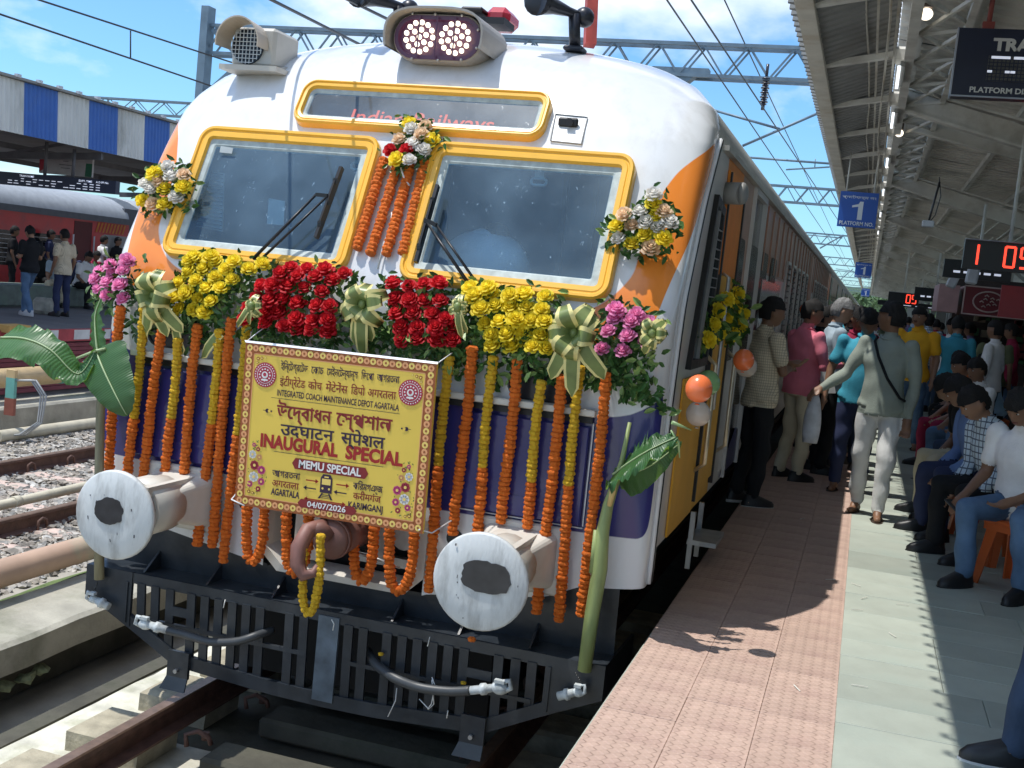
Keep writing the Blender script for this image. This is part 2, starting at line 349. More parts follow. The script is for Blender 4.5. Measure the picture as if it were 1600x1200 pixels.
for k in range(3): 
    c0 = Vector((p0.x+.05, p0.y, p0.z+.42)); e = at(20+5*k, 680, 0, -7.55)
    m.tube([c0, c0+Vector((.2+.04*k, .05, .03)), c0+Vector((.34+.04*k, .08, -.15)), c0+Vector((.32+.03*k, .08, -.5)), e+Vector((.1, 0, .02)), e], .013, 6)
m.build('cable', mat('grey_cable', (.35, .36, .36), .6), t)

# ---------------------------------------------------------------- near platform (Z .84)
PZ = .84
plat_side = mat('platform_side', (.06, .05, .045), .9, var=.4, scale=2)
pm = mat('pink_tactile_tile', (.49, .345, .28), .75, var=.10, scale=9, dirt=(.28, .17, .15), dirt_amt=.55, dirt_scale=3, cell=.05)
# embossed domes: colour-free relief
t_ = pm.node_tree; pb = t_.nodes['Principled BSDF']; tc = t_.nodes.new('ShaderNodeTexCoord'); sx = t_.nodes.new('ShaderNodeSeparateXYZ'); t_.links.new(tc.outputs['Object'], sx.inputs[0])
def mth(tree, op, a, b=None):
    n = tree.nodes.new('ShaderNodeMath'); n.operation = op
    for i, x in enumerate((a, b)):
        if x is None: continue
        if isinstance(x, (int, float)): n.inputs[i].default_value = x
        else: tree.links.new(x, n.inputs[i])
    return n.outputs[0]
ax_ = mth(t_, 'SINE', mth(t_, 'MULTIPLY', sx.outputs[0], 2*PI/.05)); ay_ = mth(t_, 'SINE', mth(t_, 'MULTIPLY', sx.outputs[1], 2*PI/.05))
hgt = mth(t_, 'MINIMUM', mth(t_, 'ADD', ax_, ay_), .6); hgt = mth(t_, 'MAXIMUM', hgt, -.2)
bp = t_.nodes.new('ShaderNodeBump'); bp.inputs['Strength'].default_value = 1; bp.inputs['Distance'].default_value = .005; t_.links.new(hgt, bp.inputs['Height']); t_.links.new(bp.outputs[0], pb.inputs['Normal'])
slab_m = mat('green_grey_stone', (.40, .435, .375), .55, var=.08, scale=5, bump=.15, bscale=30, dirt=(.27, .345, .31), dirt_amt=.6, dirt_scale=1.2, cell=.16)
plat = MB(); plat.box((26.67, 140, .10), (50, 320, 1.4)); plat.add([], []); po = plat.build('platform_floor', [slab_m, plat_side], kind='structure')
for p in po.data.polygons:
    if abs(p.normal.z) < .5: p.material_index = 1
b = MB(); b.box((2.13, 150, .815), (.885, 300, .04)); b.build('pink_paving', pm, kind='structure')
pink = bpy.data.objects['pink_paving']
b = MB(); tile = None
for k in range(-14, 40):
    for i in range(3):
        if tile is None:
            m = MB(); m.box((0, 0, 0), (.2925, .2985, .03), bev=.002); tile = m.build('tile', pm, pink); tile.location = (1.70+.1475, k*.3+.15, .838+.004); continue
        o = tile.copy(); C.objects.link(o); o.location = (1.70+.1475+.294*i, k*.3+.15+.01, .842+RNG.uniform(-.001, .001))
# greenish slabs, uneven lengths
y = -3.0
while y < 13:
    L = random.choice([.30, .36, .42, .55]); x = 2.575
    while x < 4.35:
        wx = random.choice([.46, .62, .78, .95]); wx = min(wx, 4.4-x); m = MB(); m.box((0, 0, 0), (wx-.003, L-.003, .03), bev=.002)
        o = m.build('slab', slab_m, po); o.location = (x+wx/2, y+L/2, .838+RNG.uniform(0, .0025)); x += wx
        if wx < .2: break
    y += L
for k in range(9):      # straw and litter
    q = at(random.choice([1330, 1345, 1400, 1250, 1290]), random.uniform(810, 1120), 2, .86); m = MB(); a = random.uniform(0, 3)
    m.bar(q, q+Vector((.07*math.cos(a), .07*math.sin(a), .002)), .004, .003)
    tag(m.build('straw', mat('straw', (.7, .68, .6), .8)), 'pale bit of straw lying on the sunlit platform', 'straw', 'bits of straw on the platform')
# ================================================================ THE TRAIN: leading cab car
HW = 1.61
WZ = ([.6, 3.3, 3.42, 3.55, 3.7, 3.82, 3.92, 3.99, 4.02], [HW, HW, 1.595, 1.545, 1.40, 1.2, .9, .5, .02])
YCZ = ([.6, 2.3, 2.43, 2.75, 3.12, 3.35, 3.6, 3.75, 3.87, 3.95, 4.0, 4.02], [0, 0, .05, .2, .37, .50, .69, .86, 1.1, 1.4, 1.75, 2.2])
YJZ = ([.6, 1.4, 2.0, 2.45, 3.0, 3.34, 3.55, 3.7, 3.82, 3.92, 3.99, 4.02], [.17, .17, .2, .26, .6, .9, 1.2, 1.42, 1.7, 2.05, 2.5, 2.7])
def ip(z, T): return float(np.interp(z, *T))
def smooth_table(T, s=.06):
    zz = np.linspace(.5, 4.02, 400); y = np.interp(zz, *T); k = 9; 
    yp = np.pad(y, k, mode='edge'); y2 = np.convolve(yp, np.ones(2*k+1)/(2*k+1), 'same')[k:-k]; wgt = np.clip((4.02-zz)/.12, 0, 1); y = y*(1-wgt)+y2*wgt
    return (zz, y)
YCZ, YJZ = smooth_table(YCZ), smooth_table(YJZ)
def nzf(z): return float(np.interp(z, [2.3, 3.3, 3.7, 4.0], [6, 5, 3, 2.3]))
def nose(phi, z):
    n = nzf(z); s = abs(math.sin(phi)); c = max(math.cos(phi), 0); rho = (s**n+c**n)**(1/n)
    return Vector(((1 if phi >= 0 else -1)*ip(z, WZ)*s/rho, ip(z, YJZ)-(ip(z, YJZ)-ip(z, YCZ))*c/rho, z))
def ysurf(x, z):
    n = nzf(z); a = min(abs(x)/ip(z, WZ), 1); return ip(z, YJZ)-(ip(z, YJZ)-ip(z, YCZ))*(1-a**n)**(1/n)
def front(px, py, off=0.):
    """point of the nose surface, pushed off forwards"""
    y = 0.
    for _ in range(12): q = at(px, py, 1, y-off); y = ysurf(q.x, min(max(q.z, .6), 4.0))
    return at(px, py, 1, y-off)

white = mat('white_train_paint', (.72, .73, .74), .28, var=.03, scale=2.5, dirt=(.55, .54, .52), dirt_amt=.22, dirt_scale=2.2, stretch=(2.5, 2.5, .7), coat=.3, bump=.03, bscale=3)
cream_w = mat('cream_skirt_paint', (.62, .59, .53), .5, var=.08, scale=6, dirt=(.3, .25, .2), dirt_amt=.5, dirt_scale=3)
black_p = mat('black_chassis_paint', (.022, .028, .036), .34, var=.3, scale=7, dirt=(.07, .075, .08), dirt_amt=.6, dirt_scale=3, bump=.15, bscale=25)
yellow_f = mat('yellow_frame_paint', (.88, .47, .045), .32, var=.05, scale=6, coat=.3)
black_r = mat('black_rubber', (.012, .012, .013), .5, var=.2)
dark_in = mat('cab_interior', (.10, .15, .22), .8, var=.2, scale=3)
steel = mat('dull_steel', (.45, .46, .47), .38, metal=.7, var=.2, scale=12, dirt=(.2, .17, .14), dirt_amt=.5)
silver_p = mat('silver_coupling_paint', (.52, .56, .57), .45, var=.2, scale=30, dirt=(.2, .22, .22), dirt_amt=.6, dirt_scale=20)

def glassy(name, tint_c=(.55, .80, .95), haze=.3, haze_c=(.19, .34, .50), dirt_s=18., rough=.03):
    """window glass with a film of dust: clear where clean, pale where dusty"""
    m = bpy.data.materials.new(name); m.use_nodes = True; t = m.node_tree; b = t.nodes['Principled BSDF']; out = t.nodes['Material Output']
    b.inputs['Base Color'].default_value = haze_c+(1,); b.inputs['Roughness'].default_value = .35
    tr = t.nodes.new('ShaderNodeBsdfTransparent'); tr.inputs[0].default_value = tint_c+(1,)
    gl = t.nodes.new('ShaderNodeBsdfGlossy'); gl.inputs['Roughness'].default_value = rough; gl.inputs[0].default_value = (.9, .95, 1, 1)
    fr = t.nodes.new('ShaderNodeFresnel'); fr.inputs[0].default_value = 1.5
    tc = t.nodes.new('ShaderNodeTexCoord'); n = t.nodes.new('ShaderNodeTexNoise'); n.inputs['Scale'].default_value = 2.2; n.inputs['Detail'].default_value = 6
    t.links.new(tc.outputs['Object'], n.inputs[0])
    r = t.nodes.new('ShaderNodeMapRange'); r.inputs[1].default_value = .35; r.inputs[2].default_value = .75; r.inputs[3].default_value = haze*.6; r.inputs[4].default_value = haze*1.5; t.links.new(n.outputs[0], r.inputs[0])
    v = t.nodes.new('ShaderNodeTexNoise'); v.inputs['Scale'].default_value = dirt_s; v.inputs['Detail'].default_value = 3; v.inputs['Distortion'].default_value = 1.5
    mp = t.nodes.new('ShaderNodeMapping'); mp.inputs['Scale'].default_value = (2, 1, .8); mp.inputs['Rotation'].default_value = (0, .3, 0); t.links.new(tc.outputs['Object'], mp.inputs[0]); t.links.new(mp.outputs[0], v.inputs[0])
    r2 = t.nodes.new('ShaderNodeMapRange'); r2.inputs[1].default_value = .68; r2.inputs[2].default_value = .74; r2.inputs[3].default_value = 0; r2.inputs[4].default_value = .5; t.links.new(v.outputs[0], r2.inputs[0])
    ad = mth(t, 'MINIMUM', mth(t, 'ADD', r.outputs[0], r2.outputs[0]), .9)
    m1 = t.nodes.new('ShaderNodeMixShader'); t.links.new(ad, m1.inputs[0]); t.links.new(tr.outputs[0], m1.inputs[1]); t.links.new(b.outputs[0], m1.inputs[2])
    m2 = t.nodes.new('ShaderNodeMixShader'); t.links.new(fr.outputs[0], m2.inputs[0]); t.links.new(m1.outputs[0], m2.inputs[1]); t.links.new(gl.outputs[0], m2.inputs[2])
    t.links.new(m2.outputs[0], out.inputs[0]); return m
glass = glassy('dusty_windscreen', haze=.26, haze_c=(.24, .38, .50), dirt_s=26.)
glass2 = glassy('dusty_panel_glass', haze=.27, haze_c=(.36, .42, .47))

cab = thing('cab_car', 'white leading train car with orange swoosh, blue nose band, yellow window frames and flower decoration', 'train', (0, 0, 0))
# ---- painted livery of the nose: signed distances stored on the mesh, thresholded in the material
def sdf_poly(x, z, poly):
    d = 1e9; inside = False; n = len(poly)
    for i in range(n):
        x1, z1 = poly[i]; x2, z2 = poly[(i+1) % n]; dx, dz = x2-x1, z2-z1
        t = max(0, min(1, ((x-x1)*dx+(z-z1)*dz)/(dx*dx+dz*dz+1e-9))); d = min(d, math.hypot(x-x1-t*dx, z-z1-t*dz))
        if (z1 > z) != (z2 > z) and x < (x2-x1)*(z-z1)/(z2-z1)+x1: inside = not inside
    return -d if inside else d
# outlines in (phi, z)
orange_o = [(1.42, 3.335), (1.18, 3.305), (1.0, 3.24), (.915, 3.19), (.85, 3.125), (.812, 3.04), (.783, 2.95), (.772, 2.85), (.762, 2.75), (.756, 2.67), (.752, 2.58), (.733, 2.52), (.708, 2.46), (.675, 2.40), (.628, 2.35), (.56, 2.31), (.58, 2.2), (.80, 2.22), (.858, 2.34), (.88, 2.44), (.912, 2.54), (.965, 2.65), (1.06, 2.76), (1.24, 2.88), (1.42, 3.0), (1.48, 3.15)]
blue_o = [(-.05, 1.845), (.60, 1.846), (.70, 1.852), (.78, 1.87), (.86, 1.92), (.95, 1.965), (1.05, 2.0), (1.07, 1.7), (1.07, 1.46), (1.05, 1.35), (.98, 1.29), (.88, 1.265), (-.05, 1.262)]
def chaikin(P_):
    out = []
    for i, (a, b_) in enumerate(P_):
        c, d = P_[(i+1) % len(P_)]; out += [(a*.75+c*.25, b_*.75+d*.25), (a*.25+c*.75, b_*.25+d*.75)]
    return out
orange_o = chaikin(chaikin(orange_o)); blue_o = chaikin(blue_o)
NU, NZ = 200, 190
def zbot(x):
    a = abs(x); return float(np.interp(a, [0, .45, .5, 1.12, 1.3, 1.6], [.79, .79, .81, .905, .99, 1.02]))
V = []; SO = []; SB = []
for j in range(NZ+1):
    v = j/NZ
    for i in range(NU+1):
        phi = -PI/2+PI*i/NU
        if v < .2:
            x = nose(phi, 1.2).x; zb = zbot(x); z = zb+(1.4-zb)*v/.2
        else: z = 1.4+(4.015-1.4)*((v-.2)/.8)
        p = nose(phi, z); V.append(p); a = abs(phi)
        SO.append(sdf_poly(a, z, orange_o)); SB.append(sdf_poly(a, z, blue_o))
win_holes = [(.21, 1.225, 2.475, 3.105)]
F = []
for j in range(NZ):
    for i in range(NU):
        q = (V[j*(NU+1)+i]+V[(j+1)*(NU+1)+i+1])/2; a = abs(q.x)
        if .215 < a < 1.215 and 2.475 < q.z < 3.10: continue
        if a < .69 and 3.275 < q.z < 3.455: continue
        if a < .455 and q.z < 1.19 and j > 1: continue
        if a < .455 and j <= 1 : continue
        F.append((j*(NU+1)+i, j*(NU+1)+i+1, (j+1)*(NU+1)+i+1, (j+1)*(NU+1)+i))
me = bpy.data.meshes.new('nose_shell'); me.from_pydata([tuple(v) for v in V], [], F); me.polygons.foreach_set('use_smooth', [True]*len(me.polygons))
for nm, A in (('orange_d', SO), ('blue_d', SB)):
    at_ = me.attributes.new(nm, 'FLOAT', 'POINT'); at_.data.foreach_set('value', A)
livery = mat('nose_livery', (.72, .73, .74), .22, var=.03, scale=2.5, dirt=(.48, .46, .43), dirt_amt=.38, dirt_scale=2.4, stretch=(2.5, 2.5, .6), coat=.5, bump=.035, bscale=2.5)
t = livery.node_tree; pb = t.nodes['Principled BSDF']; base = pb.inputs['Base Color'].links[0].from_socket
for nm, colr in (('orange_d', (.85, .25, .035, 1)), ('blue_d', (.034, .033, .165, 1))):
    a = t.nodes.new('ShaderNodeAttribute'); a.attribute_name = nm; r = t.nodes.new('ShaderNodeMapRange'); r.inputs[1].default_value = .0025; r.inputs[2].default_value = -.0025
    t.links.new(a.outputs['Fac'], r.inputs[0]); mx = t.nodes.new('ShaderNodeMix'); mx.data_type = 'RGBA'; mx.inputs[7].default_value = colr
    t.links.new(r.outputs[0], mx.inputs[0]); t.links.new(base, mx.inputs[6]); base = mx.outputs[2]
t.links.new(base, pb.inputs['Base Color']); me.materials.append(livery)
shell = link('nose_shell', me, cab)

# ---- side walls and roof of the cab car (length to Y 21)
side_m = mat('side_paint', (.60, .58, .56), .3, var=.06, scale=2, dirt=(.36, .30, .25), dirt_amt=.4, dirt_scale=1.6, stretch=(1, 1, .5), coat=.25)
brown = mat('brown_band_paint', (.42, .20, .12), .35, var=.08, scale=2, dirt=(.2, .14, .11), dirt_amt=.5, dirt_scale=1.5, stretch=(1, 1, .4), coat=.3)
roof_m = mat('grimy_roof', (.50, .49, .45), .6, var=.12, scale=3, dirt=(.2, .18, .15), dirt_amt=.6, dirt_scale=2, stretch=(.6, .6, 1))
ochre = mat('ochre_door_paint', (.74, .38, .045), .55, var=.08, scale=3, spec=.25)
orange_s = mat('orange_side_paint', (.78, .24, .03), .55, var=.08, spec=.25)
win_dark = mat('dark_window', (.015, .017, .02), .15, var=.1)
def carbody(parent, y0, y1, first=False):
    m = MB(); zs = [3.34, 3.42, 3.5, 3.57, 3.64, 3.7, 3.76, 3.82, 3.87, 3.92, 3.955, 3.99, 4.015]
    prof = [(ip(z, WZ), z) for z in zs]; prof = [(x, z) for x, z in prof]+[(-x, z) for x, z in prof[::-1]]
    if first: L = [[Vector((x, ip(min(z, 4.015), YJZ), z)) for x, z in prof]]; ys = [3.0, y1]
    else: L = []; ys = [y0, y1]
    for y in ys: L.append([Vector((x, y, z)) for x, z in prof])
    m.loops(L, closed=False, smooth=True, cap0=not first, cap1=True); m.build('roof', roof_m, parent)
    return
carbody(cab, 0, 20.8, True)
# side wall as panels: leaves door openings
def wall_panel(parent, x, y0, y1, z0, z1, m_, name='side_panel', d=.03):
    b = MB(); b.box((x-math.copysign(d/2, x), (y0+y1)/2, (z0+z1)/2), (d, y1-y0, z1-z0)); return b.build(name, m_, parent)
for sx in (-1, 1):
    X = sx*HW
    # leading edge follows the joint of the nose
    b = MB(); zz = [1.18, 1.4, 1.7, 2.0, 2.3, 2.45, 2.7, 3.0, 3.2, 3.335]
    fr_ = [Vector((X, ip(z, YJZ)+.005, z)) for z in zz]; bk = [Vector((X, 1.45, z)) for z in zz]
    d = Vector((-sx*.03, 0, 0)); b.loops([fr_, bk, [p+d for p in bk], [p+d for p in fr_]] if sx > 0 else [fr_, bk, [p+d for p in bk], [p+d for p in fr_]], closed=False)
    b.build('side_panel', side_m, cab)
    wall_panel(cab, X, 2.32, 3.04, 1.18, 2.4, side_m); wall_panel(cab, X, 2.32, 3.04, 2.403, 3.335, mat('faded_brown', (.42, .25, .17), .5, var=.15, scale=4, stretch=(1, 1, .4)))
    wall_panel(cab, X, 4.0, 20.8, 1.18, 2.75, side_m)
    wall_panel(cab, X, 4.0, 20.8, 2.753, 3.335, brown)
# cab side window and ochre doors, grabs (platform side)
b = MB(); L = [[Vector((HW+o, y, z)) for y, z in pts] for o, pts in ((.0, [(.62, 2.1), (1.30, 2.1), (1.34, 3.02), (.98, 3.07)]), (.03, [(.62, 2.1), (1.30, 2.1), (1.34, 3.02), (.98, 3.07)]), (.03, [(.67, 2.15), (1.25, 2.15), (1.28, 2.97), (1.0, 3.01)]), (.01, [(.67, 2.15), (1.25, 2.15), (1.28, 2.97), (1.0, 3.01)]))]
b.loops(L); o = b.build('side_window_frame', black_r, cab)
b = MB(); b.add([(HW+.012, .67, 2.15), (HW+.012, 1.25, 2.15), (HW+.012, 1.28, 2.97), (HW+.012, 1.0, 3.01)], [(0, 1, 2, 3)]); b.build('glass', mat('reflective_side_glass', (.05, .09, .11), .06, var=.3, scale=2, metal=.35), o)
b = MB(); b.bar((HW+.02, .9, 2.1), (HW+.02, 1.14, 3.03), .02, .02)
for k in range(8): b.bar((HW+.025, 1.0+.01*k, 2.5+.055*k), (HW+.025, 1.3, 2.5+.055*k), .012, .006)
b.build('shutter_slats', mat('grey_slats', (.25, .25, .25), .5), o)
def door(parent, y0, y1, z0, z1, m_, x=HW+.002):
    b = MB(); b.box((x, (y0+y1)/2, (z0+z1)/2), (.03, y1-y0, z1-z0), bev=.004); o = b.build('door', m_, parent)
    b = MB(); b.tube([(x+.02, y0+.08, z0+.5), (x+.06, y0+.08, z0+.52), (x+.06, y0+.08, z1-.55), (x+.02, y0+.08, z1-.53)], .012, 6); b.build('handle', steel, o)
    return o
dr = door(cab, 1.50, 2.28, 1.30, 3.18, ochre)
wall_panel(cab, HW, 1.45, 2.32, 3.19, 3.335, orange_s); wall_panel(cab, HW, 1.45, 2.32, 1.18, 1.29, ochre)
wall_panel(cab, -HW, 1.45, 2.32, 1.18, 3.335, side_m)
b = MB(); b.box((HW+.008, 1.0, 1.62), (.012, .86, .86)); b.build('ochre_panel', ochre, cab)
b = MB(); b.box((HW+.01, 1.9, 2.95), (.016, .9, .62)); b.build('orange_panel', orange_s, cab)
for y in (1.47, 2.30): b = MB(); b.box((HW+.014, y, 2.25), (.03, .035, 2.0)); b.build('door_edge_strip', black_r, cab)
b = MB()
for y in (1.38, 2.42): b.tube([(HW+.01, y, 1.45), (HW+.07, y, 1.5), (HW+.07, y, 2.1), (HW+.01, y, 2.15)], .014, 6)
b.build('grab_rail', mat('brass_rail', (.6, .5, .35), .3, metal=.6), cab)
b = MB(); b.box((HW+.09, 1.75, .98), (.18, .42, .03)); b.box((HW+.02, 1.56, .99), (.03, .03, .36)); b.box((HW+.02, 1.94, .99), (.03, .03, .36)); b.build('step', steel, cab)
# marker lamp and side lamp on the shoulder
b = MB(); b.cyl((HW, 1.42, 3.12), (HW+.11, 1.36, 3.12), .065, 14); b.ell((HW+.11, 1.36, 3.12), (.03, .065, .065)); b.build('shoulder_lamp', mat('grey_housing', (.26, .255, .24), .5), cab)
# dark open passenger doorway, side windows with bars
b = MB(); b.box((HW-.16, 3.52, 2.26), (.3, .94, 2.14)); b.build('doorway', win_dark, cab)
b = MB(); b.box((HW+.0, 3.06, 2.26), (.05, .05, 2.15)); b.box((HW, 3.98, 2.26), (.05, .05, 2.15)); b.box((HW, 3.52, 3.31), (.05, .9, .05)); b.build('door_frame', side_m, cab)
b = MB(); b.box((HW+.012, 4.6, 1.52), (.02, .5, .42)); 
for k in range(14): b.box((HW+.03, 4.6, 1.34+.028*k), (.02, .46, .012), mi=1)
b.build('louvre_vent', [win_dark, side_m], cab)
b = MB(); b.add([(HW+.004, 2.9, 1.2), (HW+.004, 4.2, 1.2), (HW+.004, 4.2, 1.42), (HW+.004, 3.7, 1.5)], [(0, 1, 2, 3)]); b.build('blue_stripe', mat('dark_blue_paint', (.028, .032, .12), .3), cab)
def bar_window(parent, y, w=.52, z0=2.1, z1=2.95, x=HW, pr=None):
    b = MB(); r = [(y+p, (z0+z1)/2+q) for p, q in rrect(w, z1-z0, .07, 4)]
    b.add([(x+.006, a, c) for a, c in r], [tuple(range(len(r)))], 1)
    r2 = [(y+p, (z0+z1)/2+q) for p, q in rrect(w+.06, z1-z0+.06, .09, 4)]
    b.loops([[Vector((x+.001, a, c)) for a, c in r2], [Vector((x+.022, a, c)) for a, c in r2], [Vector((x+.022, a, c)) for a, c in r], [Vector((x+.006, a, c)) for a, c in r]])
    fr_ = b.build('window', [side_m, win_dark], parent)
    g_ = MB()
    for k in range(13): g_.box((x+.02, y, z0+.06+k*(z1-z0-.1)/12), (.012, w-.02, .014))
    g_.build('louvre', mat('dark_louvre', (.12, .10, .085), .5), fr_)
for k in range(14):
    if k in (5, 6): continue
    bar_window(cab, 7.45+.95*k)
for y in (5.5, 12.7): 
    b = MB(); b.box((HW-.1, y if y < 6 else 12.7, 2.26), (.22, .9, 2.1)); 
b = MB(); b.box((HW+.003, 12.65, 2.25), (.012, .95, 2.05)); b.build('door', mat('orange_brown_door', (.45, .18, .08), .4), cab)
# shiny fluted panel beside the doorway
b = MB(); b.box((HW+.006, 5.5, 2.1), (.012, 2.1, 1.2)); b.build('gloss_panel', mat('gloss_panel', (.40, .42, .43), .12, var=.15, scale=6, stretch=(1, 1, .3), bump=.15, bscale=8), cab)
for k in range(26):
    b = MB(); b.box((HW+.008, 4.3+.62*k, 3.04), (.014, .03, .54)); b.build('seam', brown, cab)
b = MB(); b.box((HW+.018, 10.9, 3.345), (.04, 19.6, .03)); b.box((-HW-.018, 10.9, 3.345), (.04, 19.6, .03)); b.build('gutter', roof_m, cab)

# ---- joint gasket between nose and side
zz = np.linspace(1.03, 3.36, 36)
for sx in (-1, 1):
    for k, (off, w_, m_) in enumerate(((-.018, .014, white), (.012, .016, black_r), (.04, .013, steel))):
        b = MB(); b.tube([(sx*(HW+.008), ip(z, YJZ)+off, z) for z in zz], w_, 6); b.build('joint_strip', m_, cab)

# ---- window frames (flat, following the slope of the nose)
def slope_pt(x, z, off): 
    """a point off the sloped windscreen plane"""
    y = .05+(z-2.43)*(.32/.69); n = Vector((0, -1, .32/.69)).normalized()
    return Vector((x, y, z))+n*off
def frame(name, cx, cz, w, h, r, wd, fn, parent, g_mat, seal_w=.03):
    def lp(ins, off): return [fn(cx+p, cz+q, off) for p, q in rrect(w-2*ins, h-2*ins, max(r-ins, .01), 7)]
    b = MB(); b.loops([lp(-.004, -.06), lp(0, .03), lp(.008, .042), lp(wd*.30, .042), lp(wd*.38, .032), lp(wd*.46, .032), lp(wd*.54, .036), lp(wd-.008, .034), lp(wd, .012)], closed=True, smooth=False)
    fo = b.build(name, yellow_f, parent)
    b = MB(); b.loops([lp(wd-.002, .014), lp(wd+seal_w, .010), lp(wd+seal_w+.012, .0)]); b.build('seal', mat('pale_sealant', (.42, .48, .47), .6, var=.2, scale=20, dirt=(.3, .33, .33), dirt_amt=.6, dirt_scale=9), fo)
    b = MB(); g = lp(wd+seal_w, .003); b.add(g, [tuple(range(len(g)))]); b.build('glass', g_mat, fo)
    return fo
for sx in (-1, 1):
    f = frame('windscreen_frame', sx*.715, 2.795, 1.13, .765, .09, .072, slope_pt, cab, glass)
def dest_pt(x, z, off):
    y = .43+(z-3.22)*(.17/.28); n = Vector((0, -1, .17/.28)).normalized(); return Vector((x, y-.015, z))+n*off
f = frame('destination_frame', 0, 3.363, 1.49, .272, .085, .048, dest_pt, cab, glass2, .012)
# display board behind the destination glass
b = MB(); r = [dest_pt(p, 3.363+q, -.06) for p, q in ((-.7, -.1), (.7, -.1), (.7, .11), (-.7, .11))]; b.add(r, [(0, 1, 2, 3)]); db = b.build('display_board', mat('led_board', (.10, .12, .14), .6, var=.2, scale=30), f)
m = MB(); put_text(m, 'Indian Railways', dest_pt(-.0, 3.30, -.05), (1, 0, 0), dest_pt(0, 4, 0)-dest_pt(0, 3, 0), size=.1, width=.86, bold=.006)
o = m.build('lettering', mat('red_led_dots', (.9, .10, .05), .5, emit=1.3), db)
# cab interior
b = MB(); q = [(-1.4, .35, 2.3), (1.4, .35, 2.3), (1.4, 1.9, 2.3), (-1.4, 1.9, 2.3)]
b.add(q, [(0, 1, 2, 3)]); b.add([(-1.45, 1.8, 2.0), (1.45, 1.8, 2.0), (1.45, 1.8, 3.6), (-1.45, 1.8, 3.6)], [(0, 1, 2, 3)])
b.add([(-1.45, .3, 2.2), (-1.45, 1.8, 2.2), (-1.45, 1.8, 3.2), (-1.45, .75, 3.2)], [(0, 1, 2, 3)]); b.add([(1.45, .3, 2.2), (1.45, 1.8, 2.2), (1.45, 1.8, 3.2), (1.45, .75, 3.2)], [(0, 1, 2, 3)])
b.add([(-1.3, .52, 3.2), (1.3, .52, 3.2), (1.3, 1.8, 3.2), (-1.3, 1.8, 3.2)], [(0, 1, 2, 3)]); b.build('cab_lining', dark_in, cab)
b = MB(); b.box((0, .62, 2.35), (2.7, .5, .16), bev=.02); b.box((.55, 1.74, 2.8), (.03, .03, 1.0)); b.box((.75, 1.74, 2.8), (.03, .03, 1.0)); b.box((-.6, 1.76, 2.8), (.7, .03, .9)); b.build('console', mat('console_grey', (.09, .12, .15), .6), cab)
for px, py in ((560, 260), (842, 284)):
    c = at(px, py, 1, .42); b = MB(); b.tube([c+Vector((p, 0, q)) for p, q in rrect(.085, .035, .017, 4)], .008, 6, closed=True); b.box(c+Vector((0, 0, .035)), (.05, .01, .04)); b.build('visor_handle', mat('pale_handle', (.6, .68, .7), .4), cab)
# paper notices and a louvred sheet behind the left windscreen
pts = [at(332, 268, 1, .45), at(350, 270, 1, .45), at(347, 362, 1, .34), at(306, 354, 1, .34)]
b = MB(); b.prism(pts, (0, .012, 0)); o = b.build('louvred_sheet', mat('pale_sheet', (.36, .42, .46), .6), cab)
b = MB()
for k in range(15):
    t_ = (k+.5)/15; a_ = pts[0].lerp(pts[3], t_); c_ = pts[1].lerp(pts[2], t_); n_ = Vector((0, -.008, 0)); b.bar(a_+n_, c_+n_, .006, .006)
b.build('sheet_rib', mat('dark_rib', (.12, .15, .19), .6), o)
for quad in (((420, 310), (445, 314), (443, 352), (417, 350)), ((345, 228), (364, 231), (362, 240), (343, 238))):
    pts = [at(x, y, 1, .36 if x > 400 else .31) for x, y in quad]; b = MB(); b.prism(pts, (0, .004, 0)); b.build('notice', mat('white_notice', (.62, .66, .66), .7), cab)
# wipers
wip = mat('wiper_black', (.02, .02, .022), .35, metal=.3)
def wiper(bx, by, pivots, blade, off=.06):
    A = front(*bx, .10); A2 = front(*by, .10); P1 = front(*pivots[0], .12); P2 = front(*pivots[1], .12)
    b = MB(); b.tube([A, P1], [.010, .007], 6); b.tube([A2, P2], [.008, .006], 6); b.bar(P1, P2, .02, .02); o = b.build('wiper', wip, cab)
    B0, B1 = front(*blade[0], .09), front(*blade[1], .09); b = MB(); b.bar(B0, B1, .018, .03); b.bar(B0.lerp(B1, .2)+Vector((0, -.02, 0)), B0.lerp(B1, .8)+Vector((0, -.02, 0)), .012, .02)
    for k in (.2, .5, .8): b.box(B0.lerp(B1, k)+Vector((0, -.012, 0)), (.02, .03, .03))
    b.build('wiper_blade', wip, o)
wiper((395, 405), (408, 405), ((494, 304), (512, 306)), ((534, 262), (494, 372)))
wiper((730, 440), (742, 438), ((664, 343), (682, 352)), ((684, 290), (650, 410)))

# ---- headlight
def cap_loop(cx, cz, hw_, r, y, n=10, sc=1.): 
    out = []
    for s_, a0 in ((1, -PI/2), (-1, PI/2)):
        for i in range(n+1):
            a = a0+PI*i/n; out.append(Vector((cx+s_*(hw_-r)+r*sc*math.cos(a), y+.10*0, cz+r*sc*math.sin(a))))
    return out
HX, HZ, HY = .0, 3.795, .66
hl = MB(); L = [cap_loop(HX, HZ, .275, .135, HY+d, sc=s_) for d, s_ in ((.55, 1.0), (.05, 1.0), (0.0, .97), (-.004, .9), (.02, .86), (.04, .84))]
hl.loops(L, cap1=True, smooth=False); ho = hl.build('headlight', mat('headlight_housing', (.35, .33, .30), .45, var=.1, dirt=(.15, .13, .11), dirt_amt=.5), cab)
b = MB(); hood = []
for dy in (.18, -.05):
    row = []
    for i in range(15):
        a = -.25+(PI+.5)*i/14; row.append(Vector((HX+(.295)*math.cos(a)*(.5+.5*1.0), HY+dy-(.0 if dy > 0 else .03*math.sin(max(a, 0))), HZ+.15*math.sin(a)+(.0))))
    hood.append(row)
